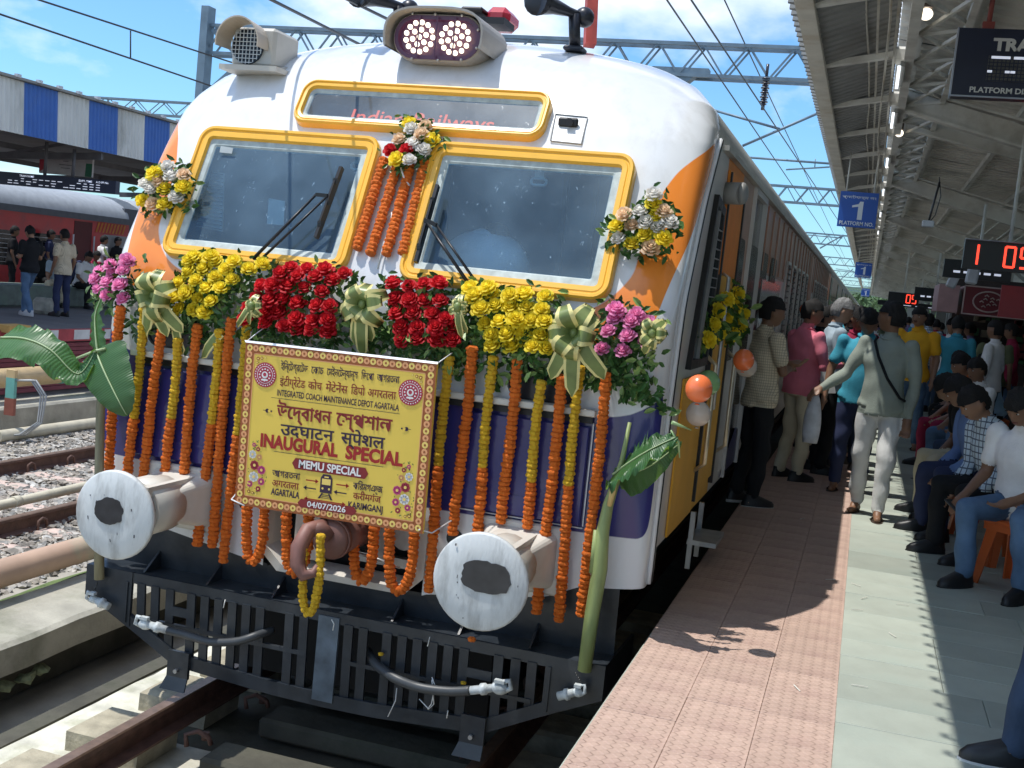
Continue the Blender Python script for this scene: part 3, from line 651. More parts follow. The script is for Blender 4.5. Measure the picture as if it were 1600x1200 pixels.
n_ = [[p+Vector((0, 0, .010))*1 for p in r_] for r_ in hood]
def super_hood(y, e): 
    return [Vector((HX+(.287+e)*np.sign(math.cos(a))*abs(math.cos(a))**.6, y, HZ+(.145+e)*np.sign(math.sin(a))*abs(math.sin(a))**.75)) for a in [-.35+(PI+.7)*i/22 for i in range(23)]]
A0, A1 = super_hood(HY+.35, .0), super_hood(HY-.09, .0); B0, B1 = super_hood(HY+.35, .012), super_hood(HY-.09, .012)
b.loops([A0, A1, B1, B0], closed=False, smooth=False); b.build('hood', MATS['headlight_housing'], ho)
b = MB(); L = [cap_loop(HX, HZ, .262, .122, HY-.012+d, sc=s_) for d, s_ in ((.02, 1), (0, 1), (0, .82), (.03, .80))]
b.loops(L, cap1=True); b.build('purple_bezel', mat('purple_bezel', (.085, .028, .07), .3, var=.1), ho)
lamp_em = mat('lit_lamp', (1, .90, .72), .3, emit=1.5, var=0)
b = MB()
for sx in (-1, 1):
    cx = HX+sx*.108; pts = [(0, 0)]+[(.042*math.cos(k*PI/3+.3), .042*math.sin(k*PI/3+.3)) for k in range(6)]+[(.082*math.cos(k*PI/6.5), .082*math.sin(k*PI/6.5)) for k in range(13)]
    for x, z in pts: b.ell((cx+x, HY-.012, HZ+z), (.0152, .018, .0152), 8, 5)
lp_ = b.build('lamp_cluster', lamp_em, ho, kind='stuff')
b = MB()
for x in (-.108, 0.0, .108): b.box((HX+x, HY-.03, HZ), (.007, .006, .235))
b.build('lens_bar', MATS['purple_bezel'], ho)
b = MB()
for x, z in ((-.16, .128), (-.02, .128), (.14, .126), (-.14, -.126), (.02, -.128), (.16, -.12), (.245, .05), (.245, -.05)): b.ell((HX+x, HY-.02, HZ+z), (.009, .009, .009), 6, 4)
b.build('bolt', steel, ho)
# ---- left marker light with cowl and grille
beige = mat('beige_housing', (.50, .48, .43), .5, var=.06, dirt=(.25, .23, .2), dirt_amt=.4)
c = at(380, 72, 1, .62); b = MB(); b.box(c+Vector((.06, .16, .0)), (.29, .30, .23), bev=.02); b.box(c+Vector((.08, .14, -.135)), (.38, .42, .03)); b.prism([c+Vector((.215, -.0, -.12)), c+Vector((.215, .5, -.12)), c+Vector((.215, .45, .0))], (.02, 0, 0))
mo = b.build('marker_light', beige, cab)
b = MB(); b.cyl(c+Vector((.03, .015, 0)), c+Vector((.03, .0, 0)), .105, 20); b.build('lens', mat('dark_lens', (.02, .025, .035), .08), mo)
b = MB()
for k in range(-4, 5):
    h_ = math.sqrt(max(.105**2-(.024*k)**2, 0)); b.bar(c+Vector((.03+.024*k, -.012, -h_)), c+Vector((.03+.024*k, -.012, h_)), .004); b.bar(c+Vector((.03-h_, -.014, .024*k)), c+Vector((.03+h_, -.014, .024*k)), .004)
b.build('grille', mat('grille_wire', (.6, .62, .62), .4), mo)
b = MB(); R0 = [[c+Vector((.03+r_*math.cos(a), y, r_*math.sin(a)*1.05)) for a in [-.15+(PI+.3)*i/18 for i in range(19)]] for y, r_ in ((.02, .125), (-.13, .135), (-.13, .143), (.02, .133))]
b.loops(R0, closed=False); b.build('cowl', mat('cowl_beige', (.50, .43, .34), .5), mo)
# horns, beacon, roof bits
def horn(px, py, y, s_):
    c = at(px, py, 1, y); b = MB(); d = Vector((-.55, -.75, .05)).normalized()
    b.tube([c+d*.25, c+d*.245, c+d*.13, c+d*.02, c-d*.1], [.085, .08, .045, .028, .022], 14); b.ell(c+d*.25, (.085, .02, .085), M=None)
    b.cyl(c-d*.02+Vector((0, 0, .0)), c+Vector((.03, .05, -.2)), .035, 8); b.ell(c-d*.1, (.06, .06, .06)); b.box(c+Vector((.03, .05, -.2)), (.12, .12, .03), bev=.01)
    o = b.build('horn', mat('horn_black', (.02, .022, .03), .35, metal=.3), cab)
horn(618, 8, 1.05, 1); horn(893, 20, 1.10, 1)
c = at(785, 32, 1, 1.35); b = MB(); b.box(c, (.16, .25, .12), bev=.04); b.build('beacon', mat('red_beacon', (.5, .03, .05), .25), cab)
c = at(745, 20, 1, 1.25); b = MB(); b.box(c+Vector((0, 0, .0)), (.14, .2, .03), bev=.01); b.box(c+Vector((.08, .02, -.06)), (.26, .2, .04)); b.build('beacon_bracket', black_r, cab)
b = MB(); a_ = at(922, 66, 1, 1.6); b.bar(a_+Vector((.0, 0, -.02)), a_+Vector((-.10, .2, .75)), .07, .07); b.build('pantograph_arm', mat('red_arm', (.36, .05, .035), .55, var=.3, scale=10), cab)
# camera recess on the brow
pts = [(868, 178), (918, 183), (908, 225), (860, 220)]; q = [front(x, y, .006) for x, y in pts]; b = MB(); b.prism(q, (0, .01, 0)); co = b.build('camera_plate', mat('plate_white', (.7, .71, .72), .35), cab)
c = front(888, 191, .02); b = MB(); b.box(c, (.11, .02, .05), bev=.015); b.build('camera_slot', black_r, co); b = MB(); b.cyl(c+Vector((0.01, .0, 0)), c+Vector((.01, -.03, -.004)), .022, 12); b.build('camera_lens', mat('dark_lens', (0, 0, 0)), co)
b = MB(); q = [front(x, y, .010) for x, y in pts]
for i in range(4): b.bar(q[i], q[(i+1) % 4], .005, .004)
b.build('plate_edge', mat('grimy_edge', (.2, .2, .2), .6), co)
# grab bar, panel seams and the recessed side lamps on the nose
b = MB(); A, B = Vector((-1.36, -.05, 1.872)), Vector((1.30, -.05, 1.872)); b.box((A+B)/2, (2.66, .03, .035), bev=.005)
for x in np.linspace(-1.3, 1.26, 7): b.box((x, -.02, 1.872), (.04, .06, .02))
b.build('grab_bar', mat('cream_bar', (.60, .57, .50), .45), cab)
b = MB(); b.box((-.03, -.012, 1.832), (2.62, .02, .03)); b.build('bar_shadow_strip', black_r, cab)  # black strip stands in for the shadow under the grab bar
blue_p = mat('blue_train_paint', (.034, .033, .165), .22, var=.08, scale=2, coat=.5, bump=.03, bscale=2.5)
for x0_, x1_ in ((-1.34, -.60), (.62, 1.27)):
    b = MB(); b.box(((x0_+x1_)/2, -.012, 1.55), (x1_-x0_, .024, .50), bev=.006); b.build('blue_hatch', blue_p, cab)
    b = MB(); b.box(((x0_+x1_)/2, -.02, 1.40), (x1_-x0_-.04, .022, .012)); b.build('hatch_rib', blue_p, cab)
b = MB(); b.bar((1.285, -.008, 1.3), (1.285, -.008, 1.82), .006); b.bar((.62, -.008, 1.29), (1.285, -.008, 1.29), .006); b.build('seam_line', mat('white_train_paint', (0,0,0)), cab)
c = front(903, 778, .01); b = MB(); b.cyl(c, c+Vector((0, -.012, 0)), .016, 12); b.build('lock', steel, cab)
for px, py in ((278, 520), (850, 600)):     # oval side lamps half hidden by the flowers
    c = at(px, py, 1, 0); q = rrect(.36, .17, .075, 5)
    b = MB(); L = [[c+Vector((x*s_, y_, z*s_)) for x, z in q] for s_, y_ in ((1.06, .005), (1.05, -.014), (1.0, -.014), (.96, -.002))]; b.loops(L, cap1=True); b.build('nose_lamp', mat('lamp_dark', (.035, .035, .04), .2), cab)
# ---- coupler pocket
crm = cream_w
pk = [(-.47, 1.2), (-.47, .90), (-.36, .80), (.37, .80), (.47, .90), (.47, 1.2)]
b = MB(); L = []
for s_, y_ in ((1.0, .01), (1.02, -.03), (.93, -.035), (.90, -.0), (.86, .10)):
    L.append([Vector((x*s_, y_, 1.2+(z-1.2)*s_ if z < 1.2 else 1.2)) for x, z in pk])
b.loops(L, closed=False); po_ = b.build('pocket_rim', crm, cab)
b = MB(); b.add([(-.5, .45, .75), (.5, .45, .75), (.5, .45, 1.25), (-.5, .45, 1.25)], [(0, 1, 2, 3)]); b.add([(-.5, .08, .79), (.5, .08, .79), (.5, .45, .79), (-.5, .45, .79)], [(0, 1, 2, 3)]); b.add([(-.44, .0, .8), (-.44, .45, .8), (-.44, .45, 1.25), (-.44, 0, 1.25)], [(0, 1, 2, 3)]); b.build('pocket_back', mat('pocket_dark', (.06, .055, .05), .8), cab)
b = MB(); b.box((-.22, .02, 1.05), (.14, .05, .34)); b.build('pocket_plate', crm, cab)
b = MB(); b.box((.2, .12, .92), (.3, .06, .05)); b.box((.18, .1, 1.05), (.05, .06, .2)); b.cyl((.3, .1, 1.06), (.3, .3, 1.06), .07, 14); b.box((.36, .1, 1.08), (.03, .05, .16)); b.tube([(.05, .02, .90), (.05, -.01, .96), (.09, -.02, .965), (.2, -.02, .955), (.34, -.02, .93)], .008, 6); b.build('pocket_gear', steel, cab)
rose_p = mat('faded_red_paint', (.19, .085, .065), .6, var=.2, scale=8, dirt=(.1, .05, .04), dirt_amt=.5)
b = MB(); b.cyl((.05, .2, 1.08), (.05, -.24, 1.08), .095, 18); b.cyl((.05, -.24, 1.08), (.05, -.27, 1.08), .105, 18); b.ell((.05, -.27, 1.08), (.10, .04, .10)); co = b.build('coupler_drawbar', rose_p, cab)
b = MB(); hk = [(0, 0), (.06, .06), (.02, .14), (-.08, .12), (-.15, 0), (-.15, -.16), (-.10, -.25), (-.03, -.27), (.01, -.2), (-.06, -.15), (-.075, -.04)]
c = Vector((.03, -.34, 1.08)); b.tube([c+Vector((.02, .05, .02)), c+Vector((-.02, .02, .06)), c+Vector((-.06, -.02, .045))], [.04, .04, .036], 10); b.build('coupler_hook', rose_p, co)
b = MB(); b.tube([c+Vector((-.02, .06, .07)), c+Vector((-.065, -.03, .05)), c+Vector((-.08, -.08, -.03)), c+Vector((-.07, -.10, -.11)), c+Vector((-.03, -.10, -.16)), c+Vector((.02, -.09, -.14)), c+Vector((.03, -.08, -.10))], [.036, .042, .044, .04, .034, .024, .012], 10); b.build('hook_horn', mat('pale_red_paint', (.22, .10, .08), .55, var=.2, scale=10), co)
# holes for screw pins on the beam
for x, z in ((.62, 1.13), (-.60, 1.13)):
    b = MB(); b.cyl((x, -.002, z), (x, -.006, z), .045, 16); b.build('beam_hole', black_r, cab)
# ---- buffers
def buffer(sx, blot):
    c = Vector((sx*.978, -.62, 1.105)); b = MB()
    L = []
    for y_, r_ in ((.045, .05), (.04, .18), (.0, .228), (-.018, .228), (-.026, .218), (-.034, .12), (-.036, .01)):
        L.append([c+Vector((r_*math.cos(2*PI*k/40), y_, r_*math.sin(2*PI*k/40))) for k in range(40)])
    b.loops(L, cap0=True, cap1=True, smooth=True)
    o = b.build('buffer', mat('white_buffer_paint', (.60, .62, .62), .42, var=.06, scale=5, dirt=(.25, .25, .24), dirt_amt=.7, dirt_scale=4, stretch=(3, 3, .8), bump=.2, bscale=30), cab)
    b = MB(); b.cyl(c+Vector((0, .03, 0)), c+Vector((0, .17, 0)), .125, 20); b.build('buffer_collar', rust, o)
    b = MB(); b.cyl(c+Vector((0, .15, 0)), c+Vector((0, .40, 0)), .15, 20); b.box(c+Vector((0, .36, .11)), (.2, .5, .05)); b.build('buffer_sleeve', cream_w, o)
    b = MB(); q = rrect(.42, .31, .05, 4); L = [[c+Vector((x*s_, y_, z*s_)) for x, z in q] for s_, y_ in ((.55, .32), (.8, .50), (1.0, .62))]; b.loops(L, cap0=True); b.box(c+Vector((0, .6, 0)), (.46, .04, .35), bev=.01); b.build('buffer_base', cream_w, o)
    rn = random.Random(sx+5); n = 36; pts = []
    for k in range(n):
        a = 2*PI*k/n; rx, rz = blot[2], blot[3]; ww = 1+.16*mnoise.noise(Vector((math.cos(a)*2.2+sx*3, math.sin(a)*2.2, 7)))+.05*rn.uniform(-1, 1)
        sq = (abs(math.cos(a))**3+abs(math.sin(a))**3)**(-1/3) if blot[4] else 1
        pts.append(c+Vector((blot[0]+rx*ww*math.cos(a)*sq, -.0405, blot[1]+rz*ww*math.sin(a)*sq)))
    b = MB(); b.add(pts+[p+Vector((0, .02, 0)) for p in pts], [tuple(range(n))]+[(k, (k+1) % n, n+(k+1) % n, n+k) for k in range(n)]); b.build('grease_patch', mat('black_grease', (.03, .03, .034), .3, var=.3, scale=15, bump=.2, bscale=20), o)
    for k in range(8):      # chips and runs in the paint
        a, r_ = rn.uniform(0, 2*PI), rn.uniform(.09, .21); w_, h_ = rn.uniform(.002, .006), rn.uniform(.004, .03)
        x_, z_ = r_*math.cos(a), r_*math.sin(a); b = MB() if k == 0 else b
        b.box(c+Vector((x_, -.0325 if r_ > .12 else -.034, z_)), (w_, .004, h_*.6), M=Matrix.Rotation(rn.uniform(-.3, .3), 3, 'Y'))
    b.build('paint_chip', mat('chip_dark', (.10, .10, .11), .6), o, kind='stuff')
buffer(-1, (-.02, .02, .085, .068, False)); buffer(1, (.03, .03, .115, .072, True))
# ---- black underframe and cowcatcher
b = MB()
for sx in (-1, 1): pass
N = 24; top = [(x, zbot(x)+.01) for x in np.linspace(-1.5, 1.5, N)]
f0 = [Vector((x, .03, z)) for x, z in top]; f1 = [Vector((x, .06, .66)) for x, z in top]
b.loops([f0, f1], closed=False); b.loops([f1, [Vector((p.x, -.10, .655)) for p in f1], [Vector((p.x, -.10, .63)) for p in f1]], closed=False); b.build('underframe_plate', black_p, cab)
b = MB(); b.box((0, 10.2, .9), (2.5, 20, .5)); b.box((1.2, 2.5, .95), (.1, 3.4, .4)); b.box((0, 10, .35), (1.6, 19.4, .5)); b.build('underframe', mat('under_black', (.012, .012, .013), .7), cab)
for x in (-1.15, -.75, -.35, .35, .72, 1.1):
    b = MB(); b.prism([(x-.006, .06, .66), (x-.006, -.09, .66), (x-.006, .055, .76)], (.012, 0, 0)); b.build('gusset', black_p, cab)
cw = MB(); cy = -.115
def cz_top(x): return .655
def cz_bot(x): return float(np.interp(abs(x), [0, .30, .9, 1.2, 1.5], [.135, .14, .18, .335, .48]))
cws = -.10
xsn = np.linspace(-1.5, 1.5, 41)
def cyf(x): return -.115+.16*max(0, (abs(x)-.9)/.6)**2*0
# rails of the guard
for (za, zb_) in ((0, .055),):
    cw.loops([[Vector((x, cyf(x), cz_top(x))) for x in xsn], [Vector((x, cyf(x), cz_top(x)-.06)) for x in xsn], [Vector((x, cyf(x)+.02, cz_top(x)-.06)) for x in xsn], [Vector((x, cyf(x)+.02, cz_top(x))) for x in xsn]], closed=False)
cw.loops([[Vector((x, cyf(x), cz_bot(x)+.075)) for x in xsn], [Vector((x, cyf(x), cz_bot(x))) for x in xsn], [Vector((x, cyf(x)+.03, cz_bot(x))) for x in xsn], [Vector((x, cyf(x)+.03, cz_bot(x)+.075)) for x in xsn], [Vector((x, cyf(x), cz_bot(x)+.075)) for x in xsn]], closed=False)
cwo = cw.build('cowcatcher', black_p, cab)
for sx in (-1, 1):
    b = MB(); q = [(sx*1.5, .655), (sx*1.5, .48), (sx*1.2, .345), (sx*1.20, .655)]; b.prism([(x, cy-.006, z+.001) for x, z in q], (0, .02, 0)); b.bar((sx*1.225, cy-.006, .37), (sx*1.225, cy-.006, .60), .02, .012)
    b.prism([(sx*1.5, cy, .655), (sx*1.5, cy, .48), (sx*1.52, .5, .48), (sx*1.52, .5, .655)], (-sx*.015, 0, 0)); b.build('end_plate', black_p, cwo)
    b = MB(); b.box((sx*.86, cy-.015, .20), (.13, .022, .15)); b.prism([(sx*.86-.065, cy-.026, .13), (sx*.86+.065, cy-.026, .13), (sx*.86+.065, cy-.05, .06), (sx*.86-.09, cy-.05, .06)], (0, .012, 0)); b.build('rail_guard', black_p, cwo)
    b = MB(); b.cyl((sx*.86, cy-.03, .17), (sx*.86, cy-.05, .17), .012, 8); b.build('bolt', steel, cwo)
    b = MB(); b.box((sx*.63, cy+.012, .40), (1.02, .022, .022)); b.build('cross_bar', black_p, cwo)
bars = [-1.14, -1.05, -.955, -.82, -.735, -.65, -.565, -.48, -.395, -.22, -.135, .125, .21, .345, .43, .515, .60, .685, .77, .955, 1.045, 1.13]
for x in bars:
    b = MB(); b.bar((x+.0, cy+.0, .605), (x+.0, cy+.0+.02, cz_bot(x)+.06), .05, .016, up=(0, -1, 0)); b.build('slat', black_p, cwo)
b = MB(); b.box((.01, cy-.0, .40), (.12, .016, .46)); b.build('wide_slat', mat('worn_black', (.10, .13, .16), .35, var=.5, scale=7, dirt=(.3, .34, .36), dirt_amt=.3), cwo)
for x in (-.88, .86): b = MB(); b.box((x, cy+.004, .485), (.13, .012, .05)); b.build('patch_plate', black_p, cwo)
# brake hoses and couplings
hose_m = mat('rubber_hose', (.05, .055, .06), .45, var=.2)
def hose(pts, r, parent=cab):
    b = MB(); P_ = [Vector(p) for p in pts]; sm = []
    for i in range(len(P_)-1):
        p0, p1, p2, p3 = P_[max(i-1, 0)], P_[i], P_[i+1], P_[min(i+2, len(P_)-1)]
        for k in range(6):
            t = k/6; sm.append(.5*((2*p1)+(-p0+p2)*t+(2*p0-5*p1+4*p2-p3)*t*t+(-p0+3*p1-3*p2+p3)*t**3))
    sm.append(P_[-1]); b.tube(sm, r, 9); return b.build('brake_hose', hose_m, parent)
Yh = -.20
h1 = hose([at(x, y, 1, yy) for x, y, yy in ((425, 985, -.05), (400, 993, -.16), (370, 1002, -.2), (330, 1003, -.2), (290, 992, -.2), (262, 985, -.2))], .022)
def coupling(parent, p, q, s_=1.):
    p, q = Vector(p), Vector(q); d = (q-p).normalized(); b = MB(); b.tube([p-d*.0, p+d*.05*s_, p+d*.055*s_, p+d*.08*s_, p+d*.085*s_, p+d*.12*s_], [.022, .022, .03, .03, .022, .02], 10); e = p+d*.15*s_; b.ell(e+Vector((0, 0, -.004)), (.045*s_, .03*s_, .032*s_), 10, 7); b.tube([e+d*.01+Vector((0, 0, .025)), e+d*.05*s_+Vector((0, -.01, .03)), e+d*.06*s_+Vector((0, -.01, -.01)), e+d*.03*s_+Vector((0, 0, -.02))], .013*s_, 7); b.box(e+Vector((0, -.012, .034)), (.05*s_, .03, .015)); return b.build('hose_coupling', silver_p, parent)
coupling(h1, at(262, 985, 1, Yh), at(200, 966, 1, Yh), .95)
h2 = hose([at(x, y, 1, yy) for x, y, yy in ((574, 1018, .0), (590, 1040, -.12), (618, 1060, -.2), (655, 1074, -.2), (700, 1080, -.2), (735, 1079, -.2))], .026)
coupling(h2, at(735, 1079, 1, Yh), at(815, 1070, 1, Yh), 1.05)
for (x, y, x2, y2, ct) in ((170, 948, 145, 935, (158, 880)), (872, 1088, 915, 1078, (898, 1050))):
    A = at(x, y, 1, -.17); B = at(x2, y2, 1, -.17); o = coupling(cab, A, B, .7); T = at(ct[0], ct[1], 1, -.15)
    b = MB()
    for k in range(8):
        e = B.lerp(T, k/8); e2 = B.lerp(T, (k+.8)/8); b.tube([e+Vector((.005*(k % 2), 0, 0)), e2], .004, 5)
    b.build('chain', mat('dark_chain', (.08, .08, .08), .4, metal=.8), o)
# loose white strings left hanging on the guard
for pts in (((520, 985), (522, 975), (518, 968)), ((670, 1003), (672, 995), (668, 1010)), ((675, 1058), (680, 1072), (674, 1100), (668, 1108)), ((655, 1092), (670, 1108), (678, 1100), (676, 1080), (675, 1062)), ((620, 1075), (618, 1095), (606, 1120)), ((700, 1110), (698, 1122)), ((352, 937), (349, 950))):
    b = MB(); b.tube([at(x, y, 1, -.16) for x, y in pts], .003, 5); o = b.build('string', mat('white_string', (.75, .75, .72), .8)); tag(o, 'loose white string tied to the black guard under the train', 'string', 'white strings tied to the front guard')
# wheels in the dark
for y in (1.6, 4.2):
    for sx in (-1, 1): b = MB(); b.cyl((sx*.82, y, .42), (sx*.95, y, .42), .46, 24); b.build('wheel', rust, cab)

# ---- following coaches
lou = mat('dark_louvre', (.12, .10, .085), .5)
def coach(y0, n, detail):
    y1 = y0+20.6; t = thing('coach', {0: 'second car of the decorated train, brown and grey with open doors', 1: 'third car of the decorated train, behind the far balloons'}.get(n, 'one of the far brown and grey cars in the tail of the decorated train'), 'train coach', (0, y0, 0), 'far cars of the decorated train' if n > 1 else None)
    m = MB(); zs = [3.34, 3.42, 3.5, 3.57, 3.64, 3.7, 3.76, 3.82, 3.87, 3.92, 3.955, 3.99, 4.015]; prof = [(ip(z, WZ), z) for z in zs]; prof += [(-x, z) for x, z in prof[::-1]]
    m.loops([[Vector((x, y, z)) for x, z in prof] for y in (y0, y1)], closed=False, smooth=True); m.box((0, y0+.01, 2.2), (2.9, .02, 2.6)); m.build('roof', roof_m, t)
    b = MB(); b.box((0, (y0+y1)/2, 1.965), (2*HW, 20.6, 1.57)); b.build('side_panel', side_m, t)
    b = MB(); b.box((0, (y0+y1)/2, 3.044), (2*HW, 20.6, .585)); b.build('upper_panel', brown, t)
    b = MB(); b.box((0, (y0+y1)/2, .75), (2.4, 19.5, .9)); b.build('underframe', MATS['under_black'], t)
    b = MB(); b.box((0, y0-.2, 2.3), (2.6, .5, 2.6)); b.build('vestibule', mat('vestibule_black', (.02, .02, .02), .8), t)
    b = MB(); w_ = None
    for k in range(4): b.box((HW+.004, y0+1.2+k*6.0, 2.25), (.02, 1.15, 2.05))
    b.build('doorway', win_dark, t)
    for k in range(16):
        y = y0+2.5+k*1.0
        if any(abs(y-(y0+1.2+j*6.0)) < .85 for j in range(4)): continue
        if w_ is None:
            b = MB(); r = [(p, q) for p, q in rrect(.62, .85, .07, 3)]; b.add([(0, a, c) for a, c in r], [tuple(range(len(r)))]); w_ = b.build('window', win_dark, t); w_.location = (HW+.008, y-y0, 2.5)
            b = MB()
            for j in range(11): b.box((.012, 0, -.37+.073*j), (.012, .6, .016))
            w_l = None
            if detail: w_l = b.build('louvre', lou); w_l.parent = w_
        else:
            o = w_.copy(); C.objects.link(o); o.location = (HW+.008, y-y0, 2.5)
            if detail: q = w_l.copy(); C.objects.link(q); q.parent = o
    return t
for n in range(11): coach(21.3+21.2*n, n, n < 2)
# ================================================================ DECORATION
# ---- banner
b0 = thing('banner', 'yellow inaugural special banner with Bengali, Hindi and English lettering tied to the train nose', 'banner', (0, -.27, 1.2))
BC = Vector((.022, -.30, 1.612)); BR, BU = Vector((1, 0, .012)).normalized(), Vector((-.012, .0, 1)).normalized(); BN = Vector((0, -1, 0))
BWd, BHt = 1.05, .845
def bp_(x, y, o=0.): return BC+BR*x+BU*y+BN*o
ban_y = mat('banner_yellow', (.80, .56, .085), .45, var=.05, scale=3)
b = MB(); b.prism([bp_(-BWd/2, -BHt/2), bp_(BWd/2, -BHt/2), bp_(BWd/2, BHt/2), bp_(-BWd/2, BHt/2)], (0, .022, 0)); b.build('board', ban_y, b0)
maroon = mat('print_maroon', (.24, .025, .025), .8, var=0); inkb = mat('print_black', (.035, .012, .04), .5, var=0); redp = mat('print_red', (.36, .022, .02), .8, var=0)
whitep = mat('print_white', (.8, .78, .75), .5, var=0); peach = mat('print_peach', (.78, .36, .16), .5, var=0); gold = mat('print_gold', (.85, .62, .16), .5, var=0)
pinkp = mat('print_pink', (.62, .06, .22), .5, var=0); greenp = mat('print_green', (.06, .16, .04), .5, var=0); brownp = mat('print_brown', (.33, .09, .02), .5, var=0)
# border: strip with alternate rings
b = MB(); e = .0012
def rect(mb, x0, y0, x1, y1, o=e, mi=0): mb.add([bp_(x0, y0, o), bp_(x1, y0, o), bp_(x1, y1, o), bp_(x0, y1, o)], [(0, 1, 2, 3)], mi)
hw, hh, bd = BWd/2, BHt/2, .052
rect(b, -hw, hh-bd, hw, hh); rect(b, -hw, -hh, hw, -hh+bd); rect(b, -hw, -hh+bd, -hw+bd, hh-bd); rect(b, hw-bd, -hh+bd, hw, hh-bd)
b.build('border', brownp, b0, kind='stuff')
b = MB(); 
def disc(mb, x, y, r, o, mi=0, n=10, rx=None): mb.add([bp_(x+(rx or r)*math.cos(2*PI*k/n), y+r*math.sin(2*PI*k/n), o) for k in range(n)], [tuple(range(n))], mi)
k = 0; pth = [(x, hh-bd/2) for x in np.linspace(-hw+bd/2, hw-bd/2, 30)]+[(hw-bd/2, y) for y in np.linspace(hh-bd*1.15, -hh+bd*1.15, 22)]+[(x, -hh+bd/2) for x in np.linspace(hw-bd/2, -hw+bd/2, 30)]+[(-hw+bd/2, y) for y in np.linspace(-hh+bd*1.15, hh-bd*1.15, 22)]
for i, (x, y) in enumerate(pth): disc(b, x, y, .017, .002, 1 if i % 2 else 0, rx=.0165); disc(b, x, y, .0065, .0028, 2, 6)
for (x0, y0, x1, y1) in ((-hw+bd, hh-bd, hw-bd, hh-bd-.004), (-hw+bd, -hh+bd+.004, hw-bd, -hh+bd), (-hw+bd, -hh+bd, -hw+bd+.004, hh-bd), (hw-bd-.004, -hh+bd, hw-bd, hh-bd)): rect(b, x0, y1, x1, y0, .0025, 1)
for sx in (-1, 1):          # scroll corners
    for sy in (-1, 1):
        for k_, (dx, dy) in enumerate(((.03, .03), (.055, .025), (.025, .055), (.08, .02), (.02, .08))): disc(b, sx*(hw-bd-dx*.85), sy*(hh-bd-dy*.85), .010-.0015*k_, .002, 2, 7); disc(b, sx*(hw-bd-dx*.85), sy*(hh-bd-dy*.85), .005, .0028, 0, 6)
b.build('border_ring', [gold, peach, brownp], b0, kind='stuff')
# lettering (Indic vowel signs are typed in the order they are drawn)
def line(parts, x0, x1, y, h, mi, mb, bold=.012, asc=None):
    """words spread between x0 and x1; y is the baseline, h the letter height"""
    ind = ord(parts[0]) > 0x900; vs, fs = text_mesh(parts, size=1, bold=0 if ind else bold, align='LEFT'); xa, xb = min(v.x for v in vs), max(v.x for v in vs)
    kx = (x1-x0)/(xb-xa); 
    for dx, dy, dz in (((0, 0, 0), (h*bold*1.3, 0, .0002), (0, h*bold*1.1, .0004), (h*bold*1.3, h*bold*1.1, .0006)) if ind else ((0, 0, 0),)): mb.add([bp_(x0+(v.x-xa)*kx+dx, y+v.y*h+dy, .0025+dz) for v in vs], fs, mi)
L_ = MB()
# (text, x0, x1, baseline, scale, colour index)

def U(u): return (u-.5)*BWd
def Q(v): return (.5-v)*BHt
line('ইন্টিগ্রেটেড'.replace('ন্টি', 'িন্ট').replace('গ্রে', 'েগ্র').replace('টে', 'েট'), U(.20), U(.345), Q(.142), .054, 1, L_)
line('েকাচ', U(.362), U(.427), Q(.142), .054, 1, L_); line('েমইনেটন্যান্স', U(.445), U(.607), Q(.142), .054, 1, L_); line('িডেপা', U(.625), U(.69), Q(.142), .054, 1, L_); line('আগরতলা', U(.706), U(.82), Q(.142), .054, 1, L_)
line('इंटीग्रेटेड', U(.20), U(.335), Q(.237), .058, 2, L_); line('कोच', U(.352), U(.425), Q(.237), .058, 2, L_); line('मेंटेनेंस', U(.445), U(.56), Q(.237), .058, 2, L_); line('डिपो'.replace('डि', 'िड'), U(.578), U(.65), Q(.237), .058, 2, L_); line('अगरतला', U(.665), U(.81), Q(.237), .058, 2, L_)
line('INTEGRATED COACH MAINTENANCE DEPOT AGARTALA', U(.19), U(.83), Q(.300), .044, 1, L_, bold=.02)
line('উদ্বোধন'.replace('দ্বো', 'েদ্বা'), U(.195), U(.485), Q(.432), .098, 2, L_, bold=.03); line('েস্পশাল', U(.512), U(.80), Q(.432), .098, 2, L_, bold=.03)
line('उदघाटन', U(.222), U(.505), Q(.535), .084, 1, L_, bold=.03); line('स्पेशल', U(.545), U(.77), Q(.535), .084, 1, L_, bold=.03)
line('INAUGURAL', U(.118), U(.535), Q(.62), .092, 3, L_, bold=.045); line('SPECIAL', U(.575), U(.872), Q(.62), .092, 3, L_, bold=.045)
line('আগরতলা', U(.195), U(.345), Q(.793), .05, 1, L_, bold=.02); line('अगरतला', U(.198), U(.342), Q(.853), .05, 2, L_, bold=.02); line('AGARTALA', U(.195), U(.35), Q(.905), .048, 1, L_, bold=.03)
line('কিরমগঞ্জ', U(.628), U(.78), Q(.797), .05, 1, L_, bold=.02); line('करीमगंज', U(.632), U(.775), Q(.857), .05, 2, L_, bold=.02); line('KARIMGANJ', U(.61), U(.79), Q(.913), .046, 1, L_, bold=.03)
L_.build('lettering', [whitep, inkb, maroon, redp], b0, kind='stuff')
b = MB()
for (x0, x1, y, h_) in ((U(.315), U(.685), Q(.728), .056), (U(.36), U(.64), Q(.955), .044)):
    b.add([bp_(x0, y, .0032), bp_(x1, y, .0032), bp_(x1+.018, y+h_/2, .0032), bp_(x1, y+h_, .0032), bp_(x0, y+h_, .0032), bp_(x0-.018, y+h_/2, .0032)], [(0, 1, 2, 3, 4, 5)])
b.v = [(v[0], v[1], v[2]) for v in b.v]
b.build('ribbon_print', maroon, b0, kind='stuff')
L_ = MB()
def line2(*a, **k): line(*a, **k)
